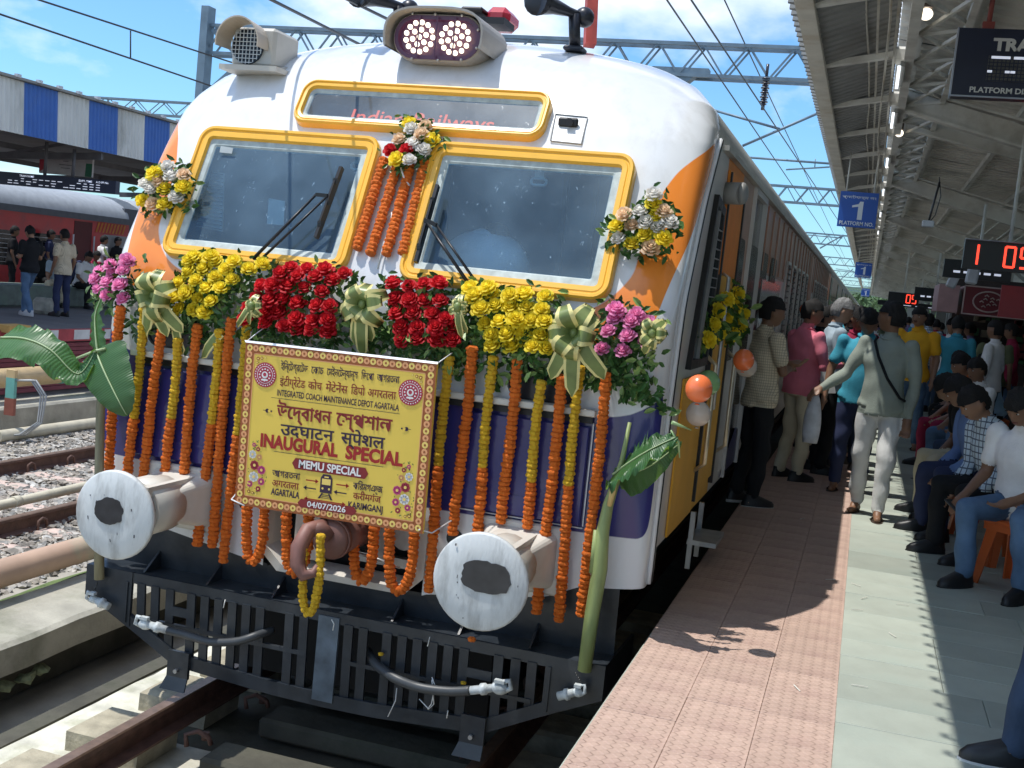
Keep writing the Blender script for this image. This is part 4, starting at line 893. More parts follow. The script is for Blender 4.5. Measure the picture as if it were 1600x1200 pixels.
vs0 = len(L_.v); line('MEMU SPECIAL', U(.335), U(.665), Q(.716), .056, 0, L_, bold=.03); line('04/07/2026', U(.395), U(.60), Q(.945), .042, 0, L_, bold=.02)
L_.v = [(v[0], v[1]-.002, v[2]) for v in L_.v]; L_.build('white_lettering', whitep, b0, kind='stuff')
b = MB()      # rules, ornaments, arrows and the little train
for (x0, x1, y) in ((U(.16), U(.835), Q(.318)), (U(.195), U(.775), Q(.642))): rect(b, x0, y, x1, y+.0022, .002, 0)
for sx in (-1, 1):
    cx = sx*.385+.01
    for k_ in range(3): disc(b, cx+sx*(.0-.012*k_), Q(.40), .011-.003*k_, .002+.0006*k_, 0 if k_ != 1 else 2, 8)
    rect(b, cx+sx*.012-.012, Q(.40)-.001, cx+sx*.012+.012, Q(.40)+.0015, .002, 0)
def arrow(x0, x1, y, two=False, mi=1):
    rect(b, min(x0, x1), y-.003, max(x0, x1), y+.003, .002, mi); s_ = 1 if x1 > x0 else -1
    b.add([bp_(x1+s_*.012, y, .002), bp_(x1-s_*.006, y+.012, .002), bp_(x1-s_*.006, y-.012, .002)], [(0, 1, 2)], mi)
    if two: b.add([bp_(x0-s_*.012, y, .002), bp_(x0+s_*.006, y+.012, .002), bp_(x0+s_*.006, y-.012, .002)], [(0, 1, 2)], mi)
arrow(U(.378), U(.435), Q(.785)); arrow(U(.54), U(.597), Q(.785)); arrow(U(.435), U(.378), Q(.832), mi=0); arrow(U(.597), U(.54), Q(.832), mi=0); arrow(U(.385), U(.585), Q(.898), True)
tx, ty = U(.487), Q(.80)
b.add([bp_(tx-.033, ty-.04, .0022), bp_(tx+.033, ty-.04, .0022), bp_(tx+.033, ty+.035, .0022), bp_(tx+.02, ty+.055, .0022), bp_(tx-.02, ty+.055, .0022), bp_(tx-.033, ty+.035, .0022)], [tuple(range(6))], 0)
rect(b, tx-.024, ty+.002, tx+.024, ty+.032, .003, 3); rect(b, tx-.012, ty+.038, tx+.012, ty+.045, .003, 3); disc(b, tx-.018, ty-.018, .006, .003, 3, 8); disc(b, tx+.018, ty-.018, .006, .003, 3, 8)
for s_ in (-1, 1): b.add([bp_(tx+s_*.014, ty-.042, .0022), bp_(tx+s_*.022, ty-.042, .0022), bp_(tx+s_*.042, ty-.072, .0022), bp_(tx+s_*.03, ty-.072, .0022)], [(0, 1, 2, 3)], 0)
for k_ in range(3): rect(b, tx-.022-.006*k_, ty-.052-.008*k_, tx+.022+.006*k_, ty-.049-.008*k_, .0022, 0)
b.build('printed_symbols', [inkb, redp, ban_y, gold], b0, kind='stuff')
# round emblems and printed flowers
b = MB()
for cx, cy in ((U(.118), Q(.185)), (U(.882), Q(.185))):
    disc(b, cx, cy, .064, .003, 0, 28); disc(b, cx, cy, .045, .004, 1, 24); disc(b, cx, cy, .042, .005, 0, 24)
    for k_ in range(26): a = 2*PI*k_/26; disc(b, cx+.0545*math.cos(a), cy+.0545*math.sin(a), .0036, .0042, 1, 5)
    for k_ in range(12): a = 2*PI*k_/12; disc(b, cx+.030*math.cos(a), cy+.030*math.sin(a), .0048, .006, 1, 5)
    disc(b, cx, cy, .018, .006, 1, 14); disc(b, cx, cy+.002, .010, .007, 0, 10); rect(b, cx-.014, cy-.030, cx+.014, cy-.021, .007, 1)
for sx, ox in ((-1, U(.095)), (1, U(.895))):
    rn = random.Random(3)
    for k_ in range(46):
        a = rn.uniform(0, 2*PI); y = rn.uniform(-.35, -.07); wdt = .065*(1-abs(y+.26)/.25)+.012; x = ox+rn.uniform(-wdt, wdt)
        L2 = rn.uniform(.008, .018); b.add([bp_(x, y, .0018+.0001*k_/10), bp_(x+L2*math.cos(a+.35)*.6, y+L2*math.sin(a+.35)*.6, .0018), bp_(x+L2*math.cos(a), y+L2*math.sin(a), .0018), bp_(x+L2*math.cos(a-.35)*.6, y+L2*math.sin(a-.35)*.6, .0018)], [(0, 1, 2, 3)], 2)
    for fx, fy, fr_, mi in ((-.01, -.10, .012, 4), (.015, -.12, .013, 0), (-.015, -.15, .023, 1), (.025, -.16, .017, 5), (-.0, -.205, .027, 0), (.042, -.225, .025, 4), (.0, -.265, .029, 1), (.045, -.285, .021, 4), (.03, -.325, .016, 0), (-.02, -.235, .012, 3), (-.02, -.305, .018, 4)):
        for p in range(8): a = 2*PI*p/8; disc(b, ox-sx*fx+fr_*.6*math.cos(a), fy+fr_*.6*math.sin(a), fr_*.36, .0024+fy*.001+.0005, mi, 7)
        disc(b, ox-sx*fx, fy, fr_*.3, .0036, 3, 7)
b.build('printed_emblems', [mat('print_crimson', (.42, .03, .06), .5, var=0), whitep, greenp, gold, pinkp, peach], b0, kind='stuff')
b = MB(); q = [bp_(-hw-.012, hh+.008, -.004), bp_(hw+.005, hh+.008, -.004), bp_(hw+.005, hh-.002, .004), bp_(-hw, hh-.002, .004)]; b.prism(q, (0, .01, 0)); b.tube([bp_(-hw, hh, 0), bp_(-hw+.0, hh+.05, -.12), bp_(-hw+.03, hh+.10, -.2)], .003, 5); b.tube([bp_(hw, hh, 0), bp_(hw+.02, hh+.05, -.15)], .003, 5)
b.tube([bp_(hw-.02, -hh+.02, .004), bp_(hw+.03, -hh+.0, -.05), bp_(hw+.07, -hh+.04, -.22)], .004, 5); b.tube([bp_(-hw+.06, -hh+.0, .004), bp_(-hw-.02, -hh+.02, .0), bp_(-hw-.08, -hh+.05, -.2)], .004, 5)
b.build('plastic_trim', mat('clear_plastic', (.72, .74, .76), .25), b0)

# ---- flowers
def petal_mat(name, c, c2=None, rough=.55):
    m = mat(name, c, rough, var=.12, scale=25, cell=.12, spec=.35); p = m.node_tree.nodes['Principled BSDF']
    t = m.node_tree; tl = t.nodes.new('ShaderNodeBsdfTranslucent'); tl.inputs[0].default_value = tuple(min(1, q*1.15+.02) for q in c)+(1,); ms = t.nodes.new('ShaderNodeMixShader'); ms.inputs[0].default_value = .5
    t.links.new(p.outputs[0], ms.inputs[1]); t.links.new(tl.outputs[0], ms.inputs[2]); t.links.new(ms.outputs[0], t.nodes['Material Output'].inputs[0]); return m
red_r = petal_mat('red_rose_petal', (.66, .016, .028)); yel_r = petal_mat('yellow_rose_petal', (.97, .76, .05)); pink_r = petal_mat('pink_rose_petal', (.88, .33, .58)); whi_r = petal_mat('white_rose_petal', (.80, .78, .74)); pea_r = petal_mat('peach_rose_petal', (.90, .68, .48)); oran_m = mat('orange_marigold', (.95, .20, .012), .7, var=.15, scale=60, cell=.08, bump=.8, bscale=160); yel_m = mat('yellow_marigold', (.93, .56, .02), .7, var=.15, scale=60, cell=.08, bump=.8, bscale=160)
leafg = mat('rose_leaf', (.05, .125, .03), .4, var=.45, scale=30, spec=.5); leafl = mat('light_leaf', (.22, .33, .10), .4, var=.3, scale=30)
varieg = mat('variegated_leaf', (.17, .22, .065), .4, var=.25, scale=12); crm_edge = mat('cream_leaf_edge', (.72, .64, .26), .4, var=.15, scale=12)
def rose_mesh(name, m_, seed, openness=1.):
    """cupped petals in three whorls round a spiral heart; unit radius, facing +Z"""
    rn = random.Random(seed); b = MB()
    for ring, (n, r0, r1, h0, h1, wd) in enumerate(((6, .30, 1.0, -.45, .10, .66), (5, .26, .84, -.35, .42, .60), (5, .20, .62, -.2, .60, .52), (4, .14, .42, -.1, .72, .42), (3, .08, .22, 0, .78, .30))):
        for k in range(n):
            a = 2*PI*(k+.37*ring+rn.uniform(-.12, .12))/n; rs = rn.uniform(.9, 1.1)
            rows = []
            for i in range(5):
                t = i/4; rr = r0+(r1-r0)*(t**.8); z = h0+(h1-h0)*math.sin(t*PI/2*1.0)+(-.12*(t > .9) if ring < 2 else 0); ww = wd*math.sin(PI*(.22+.62*t))*1.0
                rows.append([Vector(((rr*rs*math.cos(a+ww*s/rr*.9*.8) if rr > .01 else 0), rr*rs*math.sin(a+ww*s/rr*.9*.8), z-.10*s*s*(1-t)+rn.uniform(-.02, .02)+(-.06*abs(s)**3 if i == 4 else 0))) for s in (-1, -.5, 0, .5, 1)])
            b.loops(rows, closed=False, smooth=True)
    b.ell((0, 0, .3), (.16, .16, .42), 7, 5); b.ell((0, 0, -.15), (.5, .5, .3), 8, 5)
    me = bpy.data.meshes.new(name); me.from_pydata([tuple(v) for v in b.v], [], b.f); me.polygons.foreach_set('use_smooth', [True]*len(b.f)); me.materials.append(m_); return me
ROSE = {k: [rose_mesh('rose_'+k, m_, s+i*10) for i in range(2)] for s, (k, m_) in enumerate((('r', red_r), ('y', yel_r), ('p', pink_r), ('w', whi_r), ('h', pea_r)))}
def leaves_mesh(pts, normal, n, size, seed, spread=.05, mats_=(leafg, leafl), drop=.0):
    rn = random.Random(seed); V = []; F = []; MI = []
    for i in range(n):
        p = Vector(rn.choice(pts))+Vector((max(-1.4, min(1.4, rn.gauss(0, 1)))*spread, rn.uniform(-.02, .045), max(-1.3, min(1.2, rn.gauss(0, 1)))*spread*.8-rn.random()**2*drop)); L = size*rn.uniform(.6, 1.25); w_ = L*.42
        d = Vector((rn.uniform(-1, 1), rn.uniform(-.7, .35), rn.uniform(-1.1, .6))).normalized(); s = d.cross(Vector((rn.uniform(-.4, .4), -1, rn.uniform(-.3, .6)))).normalized()
        up = s.cross(d)*.15*L; o = len(V)
        V += [p, p+d*L*.35+s*w_*.5+up, p+d*L*.75+s*w_*.38+up, p+d*L, p+d*L*.75-s*w_*.38+up, p+d*L*.35-s*w_*.5+up, p+d*L*.5]
        F += [(o, o+1, o+6), (o+1, o+2, o+6), (o+2, o+3, o+6), (o+3, o+4, o+6), (o+4, o+5, o+6), (o+5, o, o+6)]; MI += [int(rn.random() < .25)]*6
    b = MB(); b.v = [tuple(v) for v in V]; b.f = F; b.m = MI; b.sm = [False]*len(F); return b
FN = Vector((0, -1, .75)).normalized()
def cluster(name, label, cat, ros, depth=.12, rad=.048, leaf_n=220, leaf_size=.06, spread=.055, drop=.06, normal=FN, surf=front, seed=1, group=None, grow=None):
    """ros: list of (px, py, colour)"""
    rn = random.Random(seed); P_ = [(surf(x, y, depth+rn.uniform(-.015, .02)), c) for x, y, c in ros]
    cen = sum((p for p, _ in P_), Vector())/len(P_); t = thing(name, label, cat, cen-Vector((0, 0, 0)), group)
    for i, (p, c) in enumerate(P_):
        me = ROSE[c][rn.randrange(2)]; o = bpy.data.objects.new('rose', me); C.objects.link(o); o.parent = t; o.location = p-cen
        out = (normal+Vector((0, 0, .12))+Vector(((p.x-cen.x)*1.2, 0, (p.z-cen.z)*1.2))*1.0+Vector((rn.uniform(-.25, .25), rn.uniform(-.2, .2), rn.uniform(-.2, .25)))).normalized()
        o.rotation_mode = 'QUATERNION'; o.rotation_quaternion = out.to_track_quat('Z', 'Y') @ Matrix.Rotation(rn.uniform(0, 6.28), 3, 'Z').to_quaternion(); s = rad*rn.uniform(.90, 1.16); o.scale = (s, s, s)
    bk = Vector((0, .035, 0)) if abs(normal.y) > .5 else Vector((-.07, .03, 0))
    leaves_mesh([p+bk for p, _ in P_]+(grow or []), normal, int(leaf_n*1.7), leaf_size, seed, spread, drop=drop).build('foliage', [leafg, leafl], t, kind='stuff')
    m = MB()
    m.ell((0, 0, 0), (1, 1, 1), 4, 3) if False else None
    return t
def zz4(L, ox, oy, k, c): return [(ox+x/k, oy+y/k, c) for x, y in L]
YL = zz4([(620,110),(700,100),(790,115),(900,115),(1080,130),(995,160),(620,175),(715,160),(850,160),(560,245),(665,230),(785,210),(890,225),(600,310),(730,280),(820,280),(535,335),(680,345),(760,360),(560,410),(650,415),(720,420),(650,85),(760,85)], 140, 380, 4, 'y')
RL = zz4([(1195,190),(1300,205),(1410,210),(1520,230),(1470,165),(1075,265),(1140,265),(1240,270),(1345,280),(1450,300),(1040,345),(1130,355),(1210,350),(1300,375),(1420,390),(1500,390),(990,400),(970,475),(1110,440),(1185,435),(1290,470),(1395,485),(1490,480),(1100,500),(1215,515),(1300,535),(1385,540),(1490,550),(1590,190),(1260,160),(1360,160)], 140, 380, 4, 'r')
PL = zz4([(235,105),(130,135),(205,170),(60,175),(140,185),(110,245),(190,260),(55,285),(35,220),(210,345),(105,325)], 140, 380, 4, 'p')
RR = zz4([(230,130),(305,145),(380,140),(450,130),(240,205),(310,210),(380,215),(455,215),(250,275),(325,275),(415,280),(480,300),(265,340),(345,345),(435,345),(510,345),(275,400),(350,400),(440,400),(515,405)], 540, 400, 3.077, 'r')
YR = zz4([(600,155),(685,155),(620,190),(705,185),(790,190),(860,185),(960,195),(650,255),(720,240),(795,245),(870,245),(945,255),(675,325),(740,315),(820,305),(895,310),(955,315),(700,380),(775,375),(855,370),(940,380),(705,430),(800,430),(900,435),(965,440)], 540, 400, 3.077, 'y')
PR = zz4([(1300,255),(1400,280),(1295,295),(1370,315),(1455,325),(1265,360),(1355,385),(1445,415),(1235,445),(1330,455)], 540, 400, 3.077, 'p')
def low(x, y, d=.13): return front(x, y, d)
for a in ((PL, 'pink rose cluster at the left end of the flower band across the nose', 21, 110, .044), (YL, 'dense yellow rose cluster below the left windscreen', 22, 300, .046), (RL, 'wide crimson rose cluster left of the centre bow above the banner', 23, 300, .048),
          (RR, 'square crimson rose cluster above the top right corner of the banner', 24, 300, .048), (YR, 'yellow rose cluster below the right windscreen', 25, 300, .048), (PR, 'pink rose cluster at the right end of the flower band, trailing leaves', 26, 230, .046)):
    cluster('rose_cluster', a[1], 'flower cluster', a[0], .13, a[4], a[3], .058, .05, .10, surf=low, seed=a[2], group='rose clusters across the train nose')
# bouquets
BLq = [(x/4, 250+y/4, c) for x, y, c in ((960,85,'y'),(1000,70,'y'),(1050,40,'w'),(1070,100,'w'),(1150,90,'h'),(995,130,'h'),(905,150,'w'),(945,185,'w'),(1030,180,'y'),(1145,170,'y'),(1105,230,'w'),(890,250,'y'),(955,275,'h'),(1030,275,'y'))]
BCq = [(600+x/4, y/4, c) for x, y, c in ((160,770,'y'),(260,785,'h'),(170,805,'w'),(235,840,'h'),(95,870,'h'),(180,900,'w'),(300,875,'y'),(40,935,'r'),(140,935,'r'),(250,935,'w'),(80,995,'y'),(160,1000,'w'))]
BRq = [(900+x/4, 200+y/4, c) for x, y, c in ((485,420,'w'),(485,475,'y'),(400,520,'w'),(500,545,'y'),(550,520,'h'),(300,540,'h'),(440,590,'w'),(350,610,'h'),(515,620,'w'),(585,590,'w'),(430,665,'y'),(550,690,'y'),(265,690,'w'),(345,720,'y'),(465,750,'h'),(250,610,'y'))]
cluster('bouquet', 'mixed white, yellow and peach rose bouquet left of the left windscreen', 'bouquet', BLq, .10, .047, 150, .055, .045, .03, surf=lambda x, y, d: at(x, y, 1, .16-d*.6+(0)), seed=31, group='bouquets on the train nose')
cluster('bouquet', 'mixed bouquet with red roses hung between the windscreens, above the orange strings', 'bouquet', BCq, .10, .045, 170, .05, .045, .02, seed=32, group='bouquets on the train nose')
cluster('bouquet', 'mixed white, yellow and peach rose bouquet right of the right windscreen', 'bouquet', BRq, .10, .046, 170, .055, .045, .04, surf=lambda x, y, d: at(x, y, 1, .16-d*.6), seed=33, group='bouquets on the train nose')
BSq = [(900+x/4, 400+y/4, 'y') for x, y in ((1015,240),(945,270),(890,345),(1000,320),(965,320),(1060,360),(945,390),(865,430),(1035,430),(985,485),(900,480),(830,525))]
cluster('bouquet', 'dark leafy bouquet of yellow roses on the shaded side door of the train', 'bouquet', BSq, .10, .05, 190, .085, .07, .03, normal=Vector((1, -.5, .2)).normalized(), surf=lambda x, y, d: at(x, y, 0, HW+.07), seed=34)
# filler foliage along the band
for (x0, x1, ya, yb, n, sd) in ((215, 560, 500, 540, 150, 41), (560, 720, 500, 560, 150, 42), (720, 1010, 560, 590, 190, 43), (930, 1030, 560, 620, 120, 44), (195, 265, 440, 500, 90, 45), (385, 420, 440, 530, 90, 46), (535, 605, 450, 530, 170, 47), (705, 735, 460, 540, 90, 48), (860, 935, 480, 560, 130, 49)):
    P_ = [low(x0+(x1-x0)*k/8, ya+(yb-ya)*k/8, .06) for k in range(9)]
    o = leaves_mesh(P_, FN, n, .06, sd, .05, drop=.06).build('leaf_spray', [leafg, leafl], kind='stuff'); tag(o, 'dark green leafy spray %s' % {41: 'under the left yellow and red roses', 42: 'around the centre bow above the banner', 43: 'under the right yellow roses', 44: 'trailing below the right pink roses', 45: 'behind the leftmost bow', 46: 'between left yellow and red roses', 47: 'between the two red rose clusters', 48: 'between right red and yellow roses', 49: 'behind the large right bow'}[sd], 'foliage')
# bows of variegated leaf ribbon
def strip(b, pts, w_, nrm, tw=0.):
    """a leaf ribbon with cream edges along pts"""
    P_ = [Vector(p) for p in pts]; rows = []
    for i, p in enumerate(P_):
        d = (P_[min(i+1, len(P_)-1)]-P_[max(i-1, 0)]).normalized(); s = d.cross(Vector(nrm)).normalized(); t = i/(len(P_)-1); ww = w_*(1 if t < .7 else max(.06, 1-(t-.7)/.3*tw))
        rows.append([p-s*ww*.5, p-s*ww*.33+Vector(nrm)*.003, p+Vector(nrm)*.005, p+s*ww*.33+Vector(nrm)*.003, p+s*ww*.5])
    o = len(b.v); n = 5; b.v += [tuple(q) for r in rows for q in r]
    for i in range(len(rows)-1):
        for j in range(4): b.f.append((o+i*n+j, o+i*n+j+1, o+(i+1)*n+j+1, o+(i+1)*n+j)); b.m.append(1 if j in (0, 3) else 0); b.sm.append(True)
def bow(px, py, s_, label, seed, tails=((-.5, -2.2), (.1, -2.6), (.8, -2.1)), depth=.17, surf=None):
    rn = random.Random(seed); c = surf(px, py) if surf else low(px, py, depth); t = thing('ribbon_bow', label, 'bow', c, 'leaf ribbon bows on the train nose'); R_ = s_
    for k in range(9):
        a = 2*PI*k/9+rn.uniform(-.25, .25); d = Vector((math.cos(a), -.1-.5*(k % 3 == 0), math.sin(a))).normalized(); L = R_*rn.uniform(.6, 1.0); hgt = R_*rn.uniform(.5, .8); b = MB()
        pts = [c+d*L*u+Vector((0, -1, 0))*hgt*math.sin(PI*u)*.9-(d*L*.0) for u in np.linspace(0, 1, 6)]; pts += [c+d*L*u+Vector((0, -.02, 0)) for u in (.92, .6, .2)]
        side = d.cross(Vector((0, -1, 0))).normalized(); rows = []
        w_ = R_*.62; o = 0
        P_ = pts
        for i, p in enumerate(P_): w2 = w_*(.45+.55*math.sin(PI*min(i/5, 1)*.9+.1)) if i < 6 else w_*.5; rows.append([p-side*w2*.5, p-side*w2*.27, p, p+side*w2*.27, p+side*w2*.5])
        b.v = [tuple(q) for r in rows for q in r]
        for i in range(len(rows)-1):
            for j in range(4): b.f.append((i*5+j, i*5+j+1, (i+1)*5+j+1, (i+1)*5+j)); b.m.append(1 if j in (0, 3) else 0); b.sm.append(True)
        b.build('loop', [varieg, crm_edge], t)
    for dx, dz in tails:
        b = MB(); strip(b, [c+Vector((0, -.03, 0)), c+Vector((dx*R_*.3, -.045, dz*R_*.25)), c+Vector((dx*R_*.6, -.03, dz*R_*.55)), c+Vector((dx*R_, -.0, dz*R_*.85)), c+Vector((dx*R_*1.1, .02, dz*R_))], R_*.52, (0, -1, .1), 1.); b.build('ribbon_tail', [varieg, crm_edge], t)
    b = MB(); b.ell(c+Vector((0, -.05, 0)), (.022, .02, .026), 8, 5); b.build('knot', varieg, t); return t
bow(248, 462, .155, 'striped leaf ribbon bow between the left pink and yellow roses', 1, ((.35, -1.4), (-.4, -1.3), (.9, -1.2)))
bow(572, 475, .145, 'striped leaf ribbon bow at the centre between the two red rose clusters', 2, ((-.3, -1.5), (.25, -1.3), (0, -1.9)))
bow(900, 520, .16, 'striped leaf ribbon bow with three long tails, right of the yellow roses', 3, ((-.6, -1.5), (.05, -1.95), (.9, -1.3)))
bow(720, 480, .07, 'small leaf bow between the right red and yellow roses', 4, ((.5, -1.8), (.2, -2.2)))
bow(1022, 520, .09, 'small pale leaf bow at the far right end of the flower band', 5, ((-.4, -1.2),))
bow(400, 478, .07, 'small leaf bow between the left yellow and red roses', 6, ((-1.4, -1.8), (-.5, -1.5)))
for pts in (((345, 520), (315, 560)), ((275, 500), (285, 555)), ((235, 500), (225, 530))):
    b = MB(); A = low(*pts[0], .12); B = low(*pts[1], .07); strip(b, [A, A.lerp(B, .3)+Vector((0, -.02, 0)), A.lerp(B, .6)+Vector((0, -.02, 0)), A.lerp(B, .85), B], .055, (0, -1, .1), 1.); tag(b.build('leaf', [varieg, crm_edge]), 'long striped leaf hanging below the left yellow roses', 'leaf', 'striped leaves hanging under the left flowers')

# ---- marigold garlands
def floret_mesh(name, m_, seed):
    rn = random.Random(seed); b = MB(); n = 14; L = []
    for z, r in ((-.58, .40), (-.44, .86), (-.12, 1.0), (.14, 1.0), (.46, .84), (.6, .40)):
        L.append([Vector((r*(1+.13*(k % 2)-.08+.10*rn.random())*math.cos(2*PI*k/n), r*(1+.13*(k % 2)-.08+.10*rn.random())*math.sin(2*PI*k/n), z+rn.uniform(-.05, .05))) for k in range(n)])
    b.loops(L, cap0=True, cap1=True, smooth=False); me = bpy.data.meshes.new(name); me.from_pydata([tuple(v) for v in b.v], [], b.f); me.materials.append(m_); return me
FL = {k: [floret_mesh('floret_'+k, m_, s+3*i) for i in range(3)] for s, (k, m_) in enumerate((('o', oran_m), ('y', yel_m)))}
def garland(pts, cols, label, group, rad=.0265, pitch=.0235, seed=0):
    """pts: 3D path; cols: [(upto_fraction, colour)]"""
    rn = random.Random(seed); P_ = [Vector(p) for p in pts]; seg = [(P_[i+1]-P_[i]).length+1e-9 for i in range(len(P_)-1)]; T = sum(seg)
    t = thing('marigold_garland', label, 'garland', P_[0], group); n = int(T/pitch); s0 = 0
    for k in range(n+1):
        s = T*k/n; i = 0; a = s
        while i < len(seg)-1 and a > seg[i]: a -= seg[i]; i += 1
        p = P_[i].lerp(P_[i+1], a/seg[i]); d = (P_[min(i+1, len(P_)-1)]-P_[i]).normalized(); f = k/n
        c = next(cc for u, cc in cols if f <= u+1e-6); o = bpy.data.objects.new('floret', FL[c][rn.randrange(3)]); C.objects.link(o); o.parent = t
        o.location = p-P_[0]+Vector((rn.uniform(-.0022, .0022), rn.uniform(-.003, .003), 0)); dd = (d+Vector((rn.uniform(-.12, .12), rn.uniform(-.12, .12), rn.uniform(-.05, .05)))).normalized()
        o.rotation_mode = 'QUATERNION'; o.rotation_quaternion = dd.to_track_quat('Z', 'Y') @ Matrix.Rotation(rn.uniform(0, 6.28), 3, 'Z').to_quaternion(); r_ = rad*rn.uniform(.92, 1.12)*(.92 if c == 'y' else 1); o.scale = (r_, r_, pitch*1.02)
    return t
def g2(x0, y0, x1, y1, off=.045, n=8, wob=0.):
    out = []
    for k in range(n+1):
        u = k/n; x, y = x0+(x1-x0)*u+wob*math.sin(u*5), y0+(y1-y0)*u; out.append(at(x, y, 1, -.045-off*.4-.05*(1-u)**3))
    return out
SG = 'marigold strings hanging across the train nose'
ordn = ['first', 'second', 'third', 'fourth', 'fifth', 'sixth', 'seventh', 'eighth']
LS = [((188,482),(168,742),[(1,'o')]), ((225,478),(200,756),[(.64,'y'),(1,'o')]), ((256,498),(220,757),[(1,'o')]), ((278,532),(259,742),[(.57,'y'),(1,'o')]), ((309,510),(284,756),[(1,'o')]), ((343,518),(311,850),[(.42,'y'),(1,'o')]), ((362,500),(330,852),[(1,'o')]), ((386,500),(351,876),[(.47,'y'),(1,'o')])]
for i, (a, b_, c) in enumerate(LS): garland(g2(*a, *b_, wob=2 if i % 2 else -1.5), c, ('all-orange' if len(c) == 1 else 'yellow-topped orange')+' marigold string, %s from the left end of the nose' % ordn[i], SG, seed=i)
RS = [((702,560),(668,922),[(.46,'y'),(1,'o')]), ((738,545),(709,832),[(1,'o')]), ((771,560),(744,835),[(.62,'y'),(1,'o')]), ((808,565),(784,814),[(1,'o')]), ((846,598),(822,822),[(.68,'y'),(1,'o')]), ((878,590),(840,956),[(1,'o')]), ((906,575),(871,968),[(.46,'y'),(1,'o')]), ((947,585),(910,959),[(1,'o')])]
for i, (a, b_, c) in enumerate(RS): garland(g2(*a, *b_, wob=2 if i % 2 else -2), c, ('all-orange' if len(c) == 1 else 'yellow-topped orange')+' marigold string, %s to the right of the banner' % ordn[i], SG, seed=20+i)
for i, (a, b_) in enumerate((((600,250),(558,387)), ((622,255),(579,395)), ((641,260),(604,396)), ((664,255),(629,394)))):
    P_ = [front(a[0]+(b_[0]-a[0])*u, a[1]+(b_[1]-a[1])*u, .04) for u in np.linspace(0, 1, 7)]
    garland(P_, [(1, 'o')], 'short orange marigold string, %s from the left between the windscreens' % ordn[i], 'short marigold strings between the windscreens', seed=40+i)
def uloop(x0, y0, x1, y1, yb, col, label, Y=-.10, seed=0, n=16, rad=.0265):
    P_ = []
    for k in range(n+1):
        a = PI*k/n; w_ = (1-math.cos(a))/2
        P_.append(at(x0+(x1-x0)*w_+(-.075*(yb-y0))*math.sin(a)*.7, (y0+(y1-y0)*w_)+(yb-(y0+(y1-y0)*w_))*math.sin(a)**.55, 1, Y))
    garland(P_, col, label, 'looped marigold garlands under the banner', seed=seed, rad=rad)
uloop(386, 785, 413, 792, 878, [(1, 'o')], 'orange marigold loop under the left corner of the banner', seed=51)
uloop(448, 795, 484, 800, 895, [(1, 'o')], 'orange marigold loop passing behind the coupler hook', seed=52, Y=-.14)
uloop(554, 815, 585, 818, 908, [(1, 'o')], 'orange marigold loop just right of the coupler', seed=53)
uloop(609, 820, 647, 826, 924, [(1, 'o')], 'orange marigold loop under the right part of the banner', seed=54)
uloop(474, 858, 501, 838, 960, [(1, 'y')], 'yellow marigold garland looped through the coupler hook', Y=-.415, seed=55, rad=.0225)
c = at(737, 999, 1, -.13); o = bpy.data.objects.new('marigold_flower', FL['o'][0]); C.objects.link(o); o.location = c; o.scale = (.02, .02, .02); tag(o, 'single orange marigold stuck on the guard below the right buffer', 'flower')
for px, py in ((724, 1067), (595, 1022)): 
    o = bpy.data.objects.new('marigold_flower', FL['y'][0]); C.objects.link(o); o.location = at(px, py, 1, -.14); o.scale = (.014, .014, .014); tag(o, 'tiny yellow marigold caught on the black guard', 'flower', 'tiny yellow marigolds on the guard')
b = MB(); b.tube([front(626, 262, .08), front(632, 280, .06), front(640, 290, .05)], .005, 5); b.tube([front(604, 340, .03), front(612, 332, .03), front(612, 350, .03), front(600, 380, .03), front(590, 420, .03)], .005, 5); tag(b.build('cord', mat('white_string', (0, 0, 0))), 'pale cord tied below the centre bouquet', 'cord')

# ---- banana leaves and stems
ban_g = mat('banana_leaf', (.045, .14, .045), .35, var=.25, scale=3, bump=.5, bscale=3, spec=.5); t_ = ban_g.node_tree
wv = t_.nodes.new('ShaderNodeTexWave'); wv.inputs['Scale'].default_value = 14; wv.inputs['Distortion'].default_value = .4; bp2 = t_.nodes.new('ShaderNodeBump'); bp2.inputs['Strength'].default_value = .35; bp2.inputs['Distance'].default_value = .004
uvn = t_.nodes.new('ShaderNodeUVMap'); t_.links.new(uvn.outputs[0], wv.inputs[0]); t_.links.new(wv.outputs['Fac'], bp2.inputs['Height']); t_.links.new(bp2.outputs[0], t_.nodes['Principled BSDF'].inputs['Normal'])
src_ = t_.nodes['Principled BSDF'].inputs['Base Color'].links[0].from_socket; mxv = t_.nodes.new('ShaderNodeMix'); mxv.data_type = 'RGBA'; mxv.blend_type = 'MULTIPLY'; mxv.inputs[0].default_value = 1; mrv = t_.nodes.new('ShaderNodeMapRange'); mrv.inputs[3].default_value = .62; mrv.inputs[4].default_value = 1.15
t_.links.new(wv.outputs['Fac'], mrv.inputs[0]); t_.links.new(src_, mxv.inputs[6]); t_.links.new(mrv.outputs[0], mxv.inputs[7]); t_.links.new(mxv.outputs[2], t_.nodes['Principled BSDF'].inputs['Base Color'])
tr_ = t_.nodes.new('ShaderNodeBsdfTranslucent'); tr_.inputs[0].default_value = (.22, .42, .05, 1); ms_ = t_.nodes.new('ShaderNodeMixShader'); ms_.inputs[0].default_value = .3
t_.links.new(t_.nodes['Principled BSDF'].outputs[0], ms_.inputs[1]); t_.links.new(tr_.outputs[0], ms_.inputs[2]); t_.links.new(ms_.outputs[0], t_.nodes['Material Output'].inputs[0])
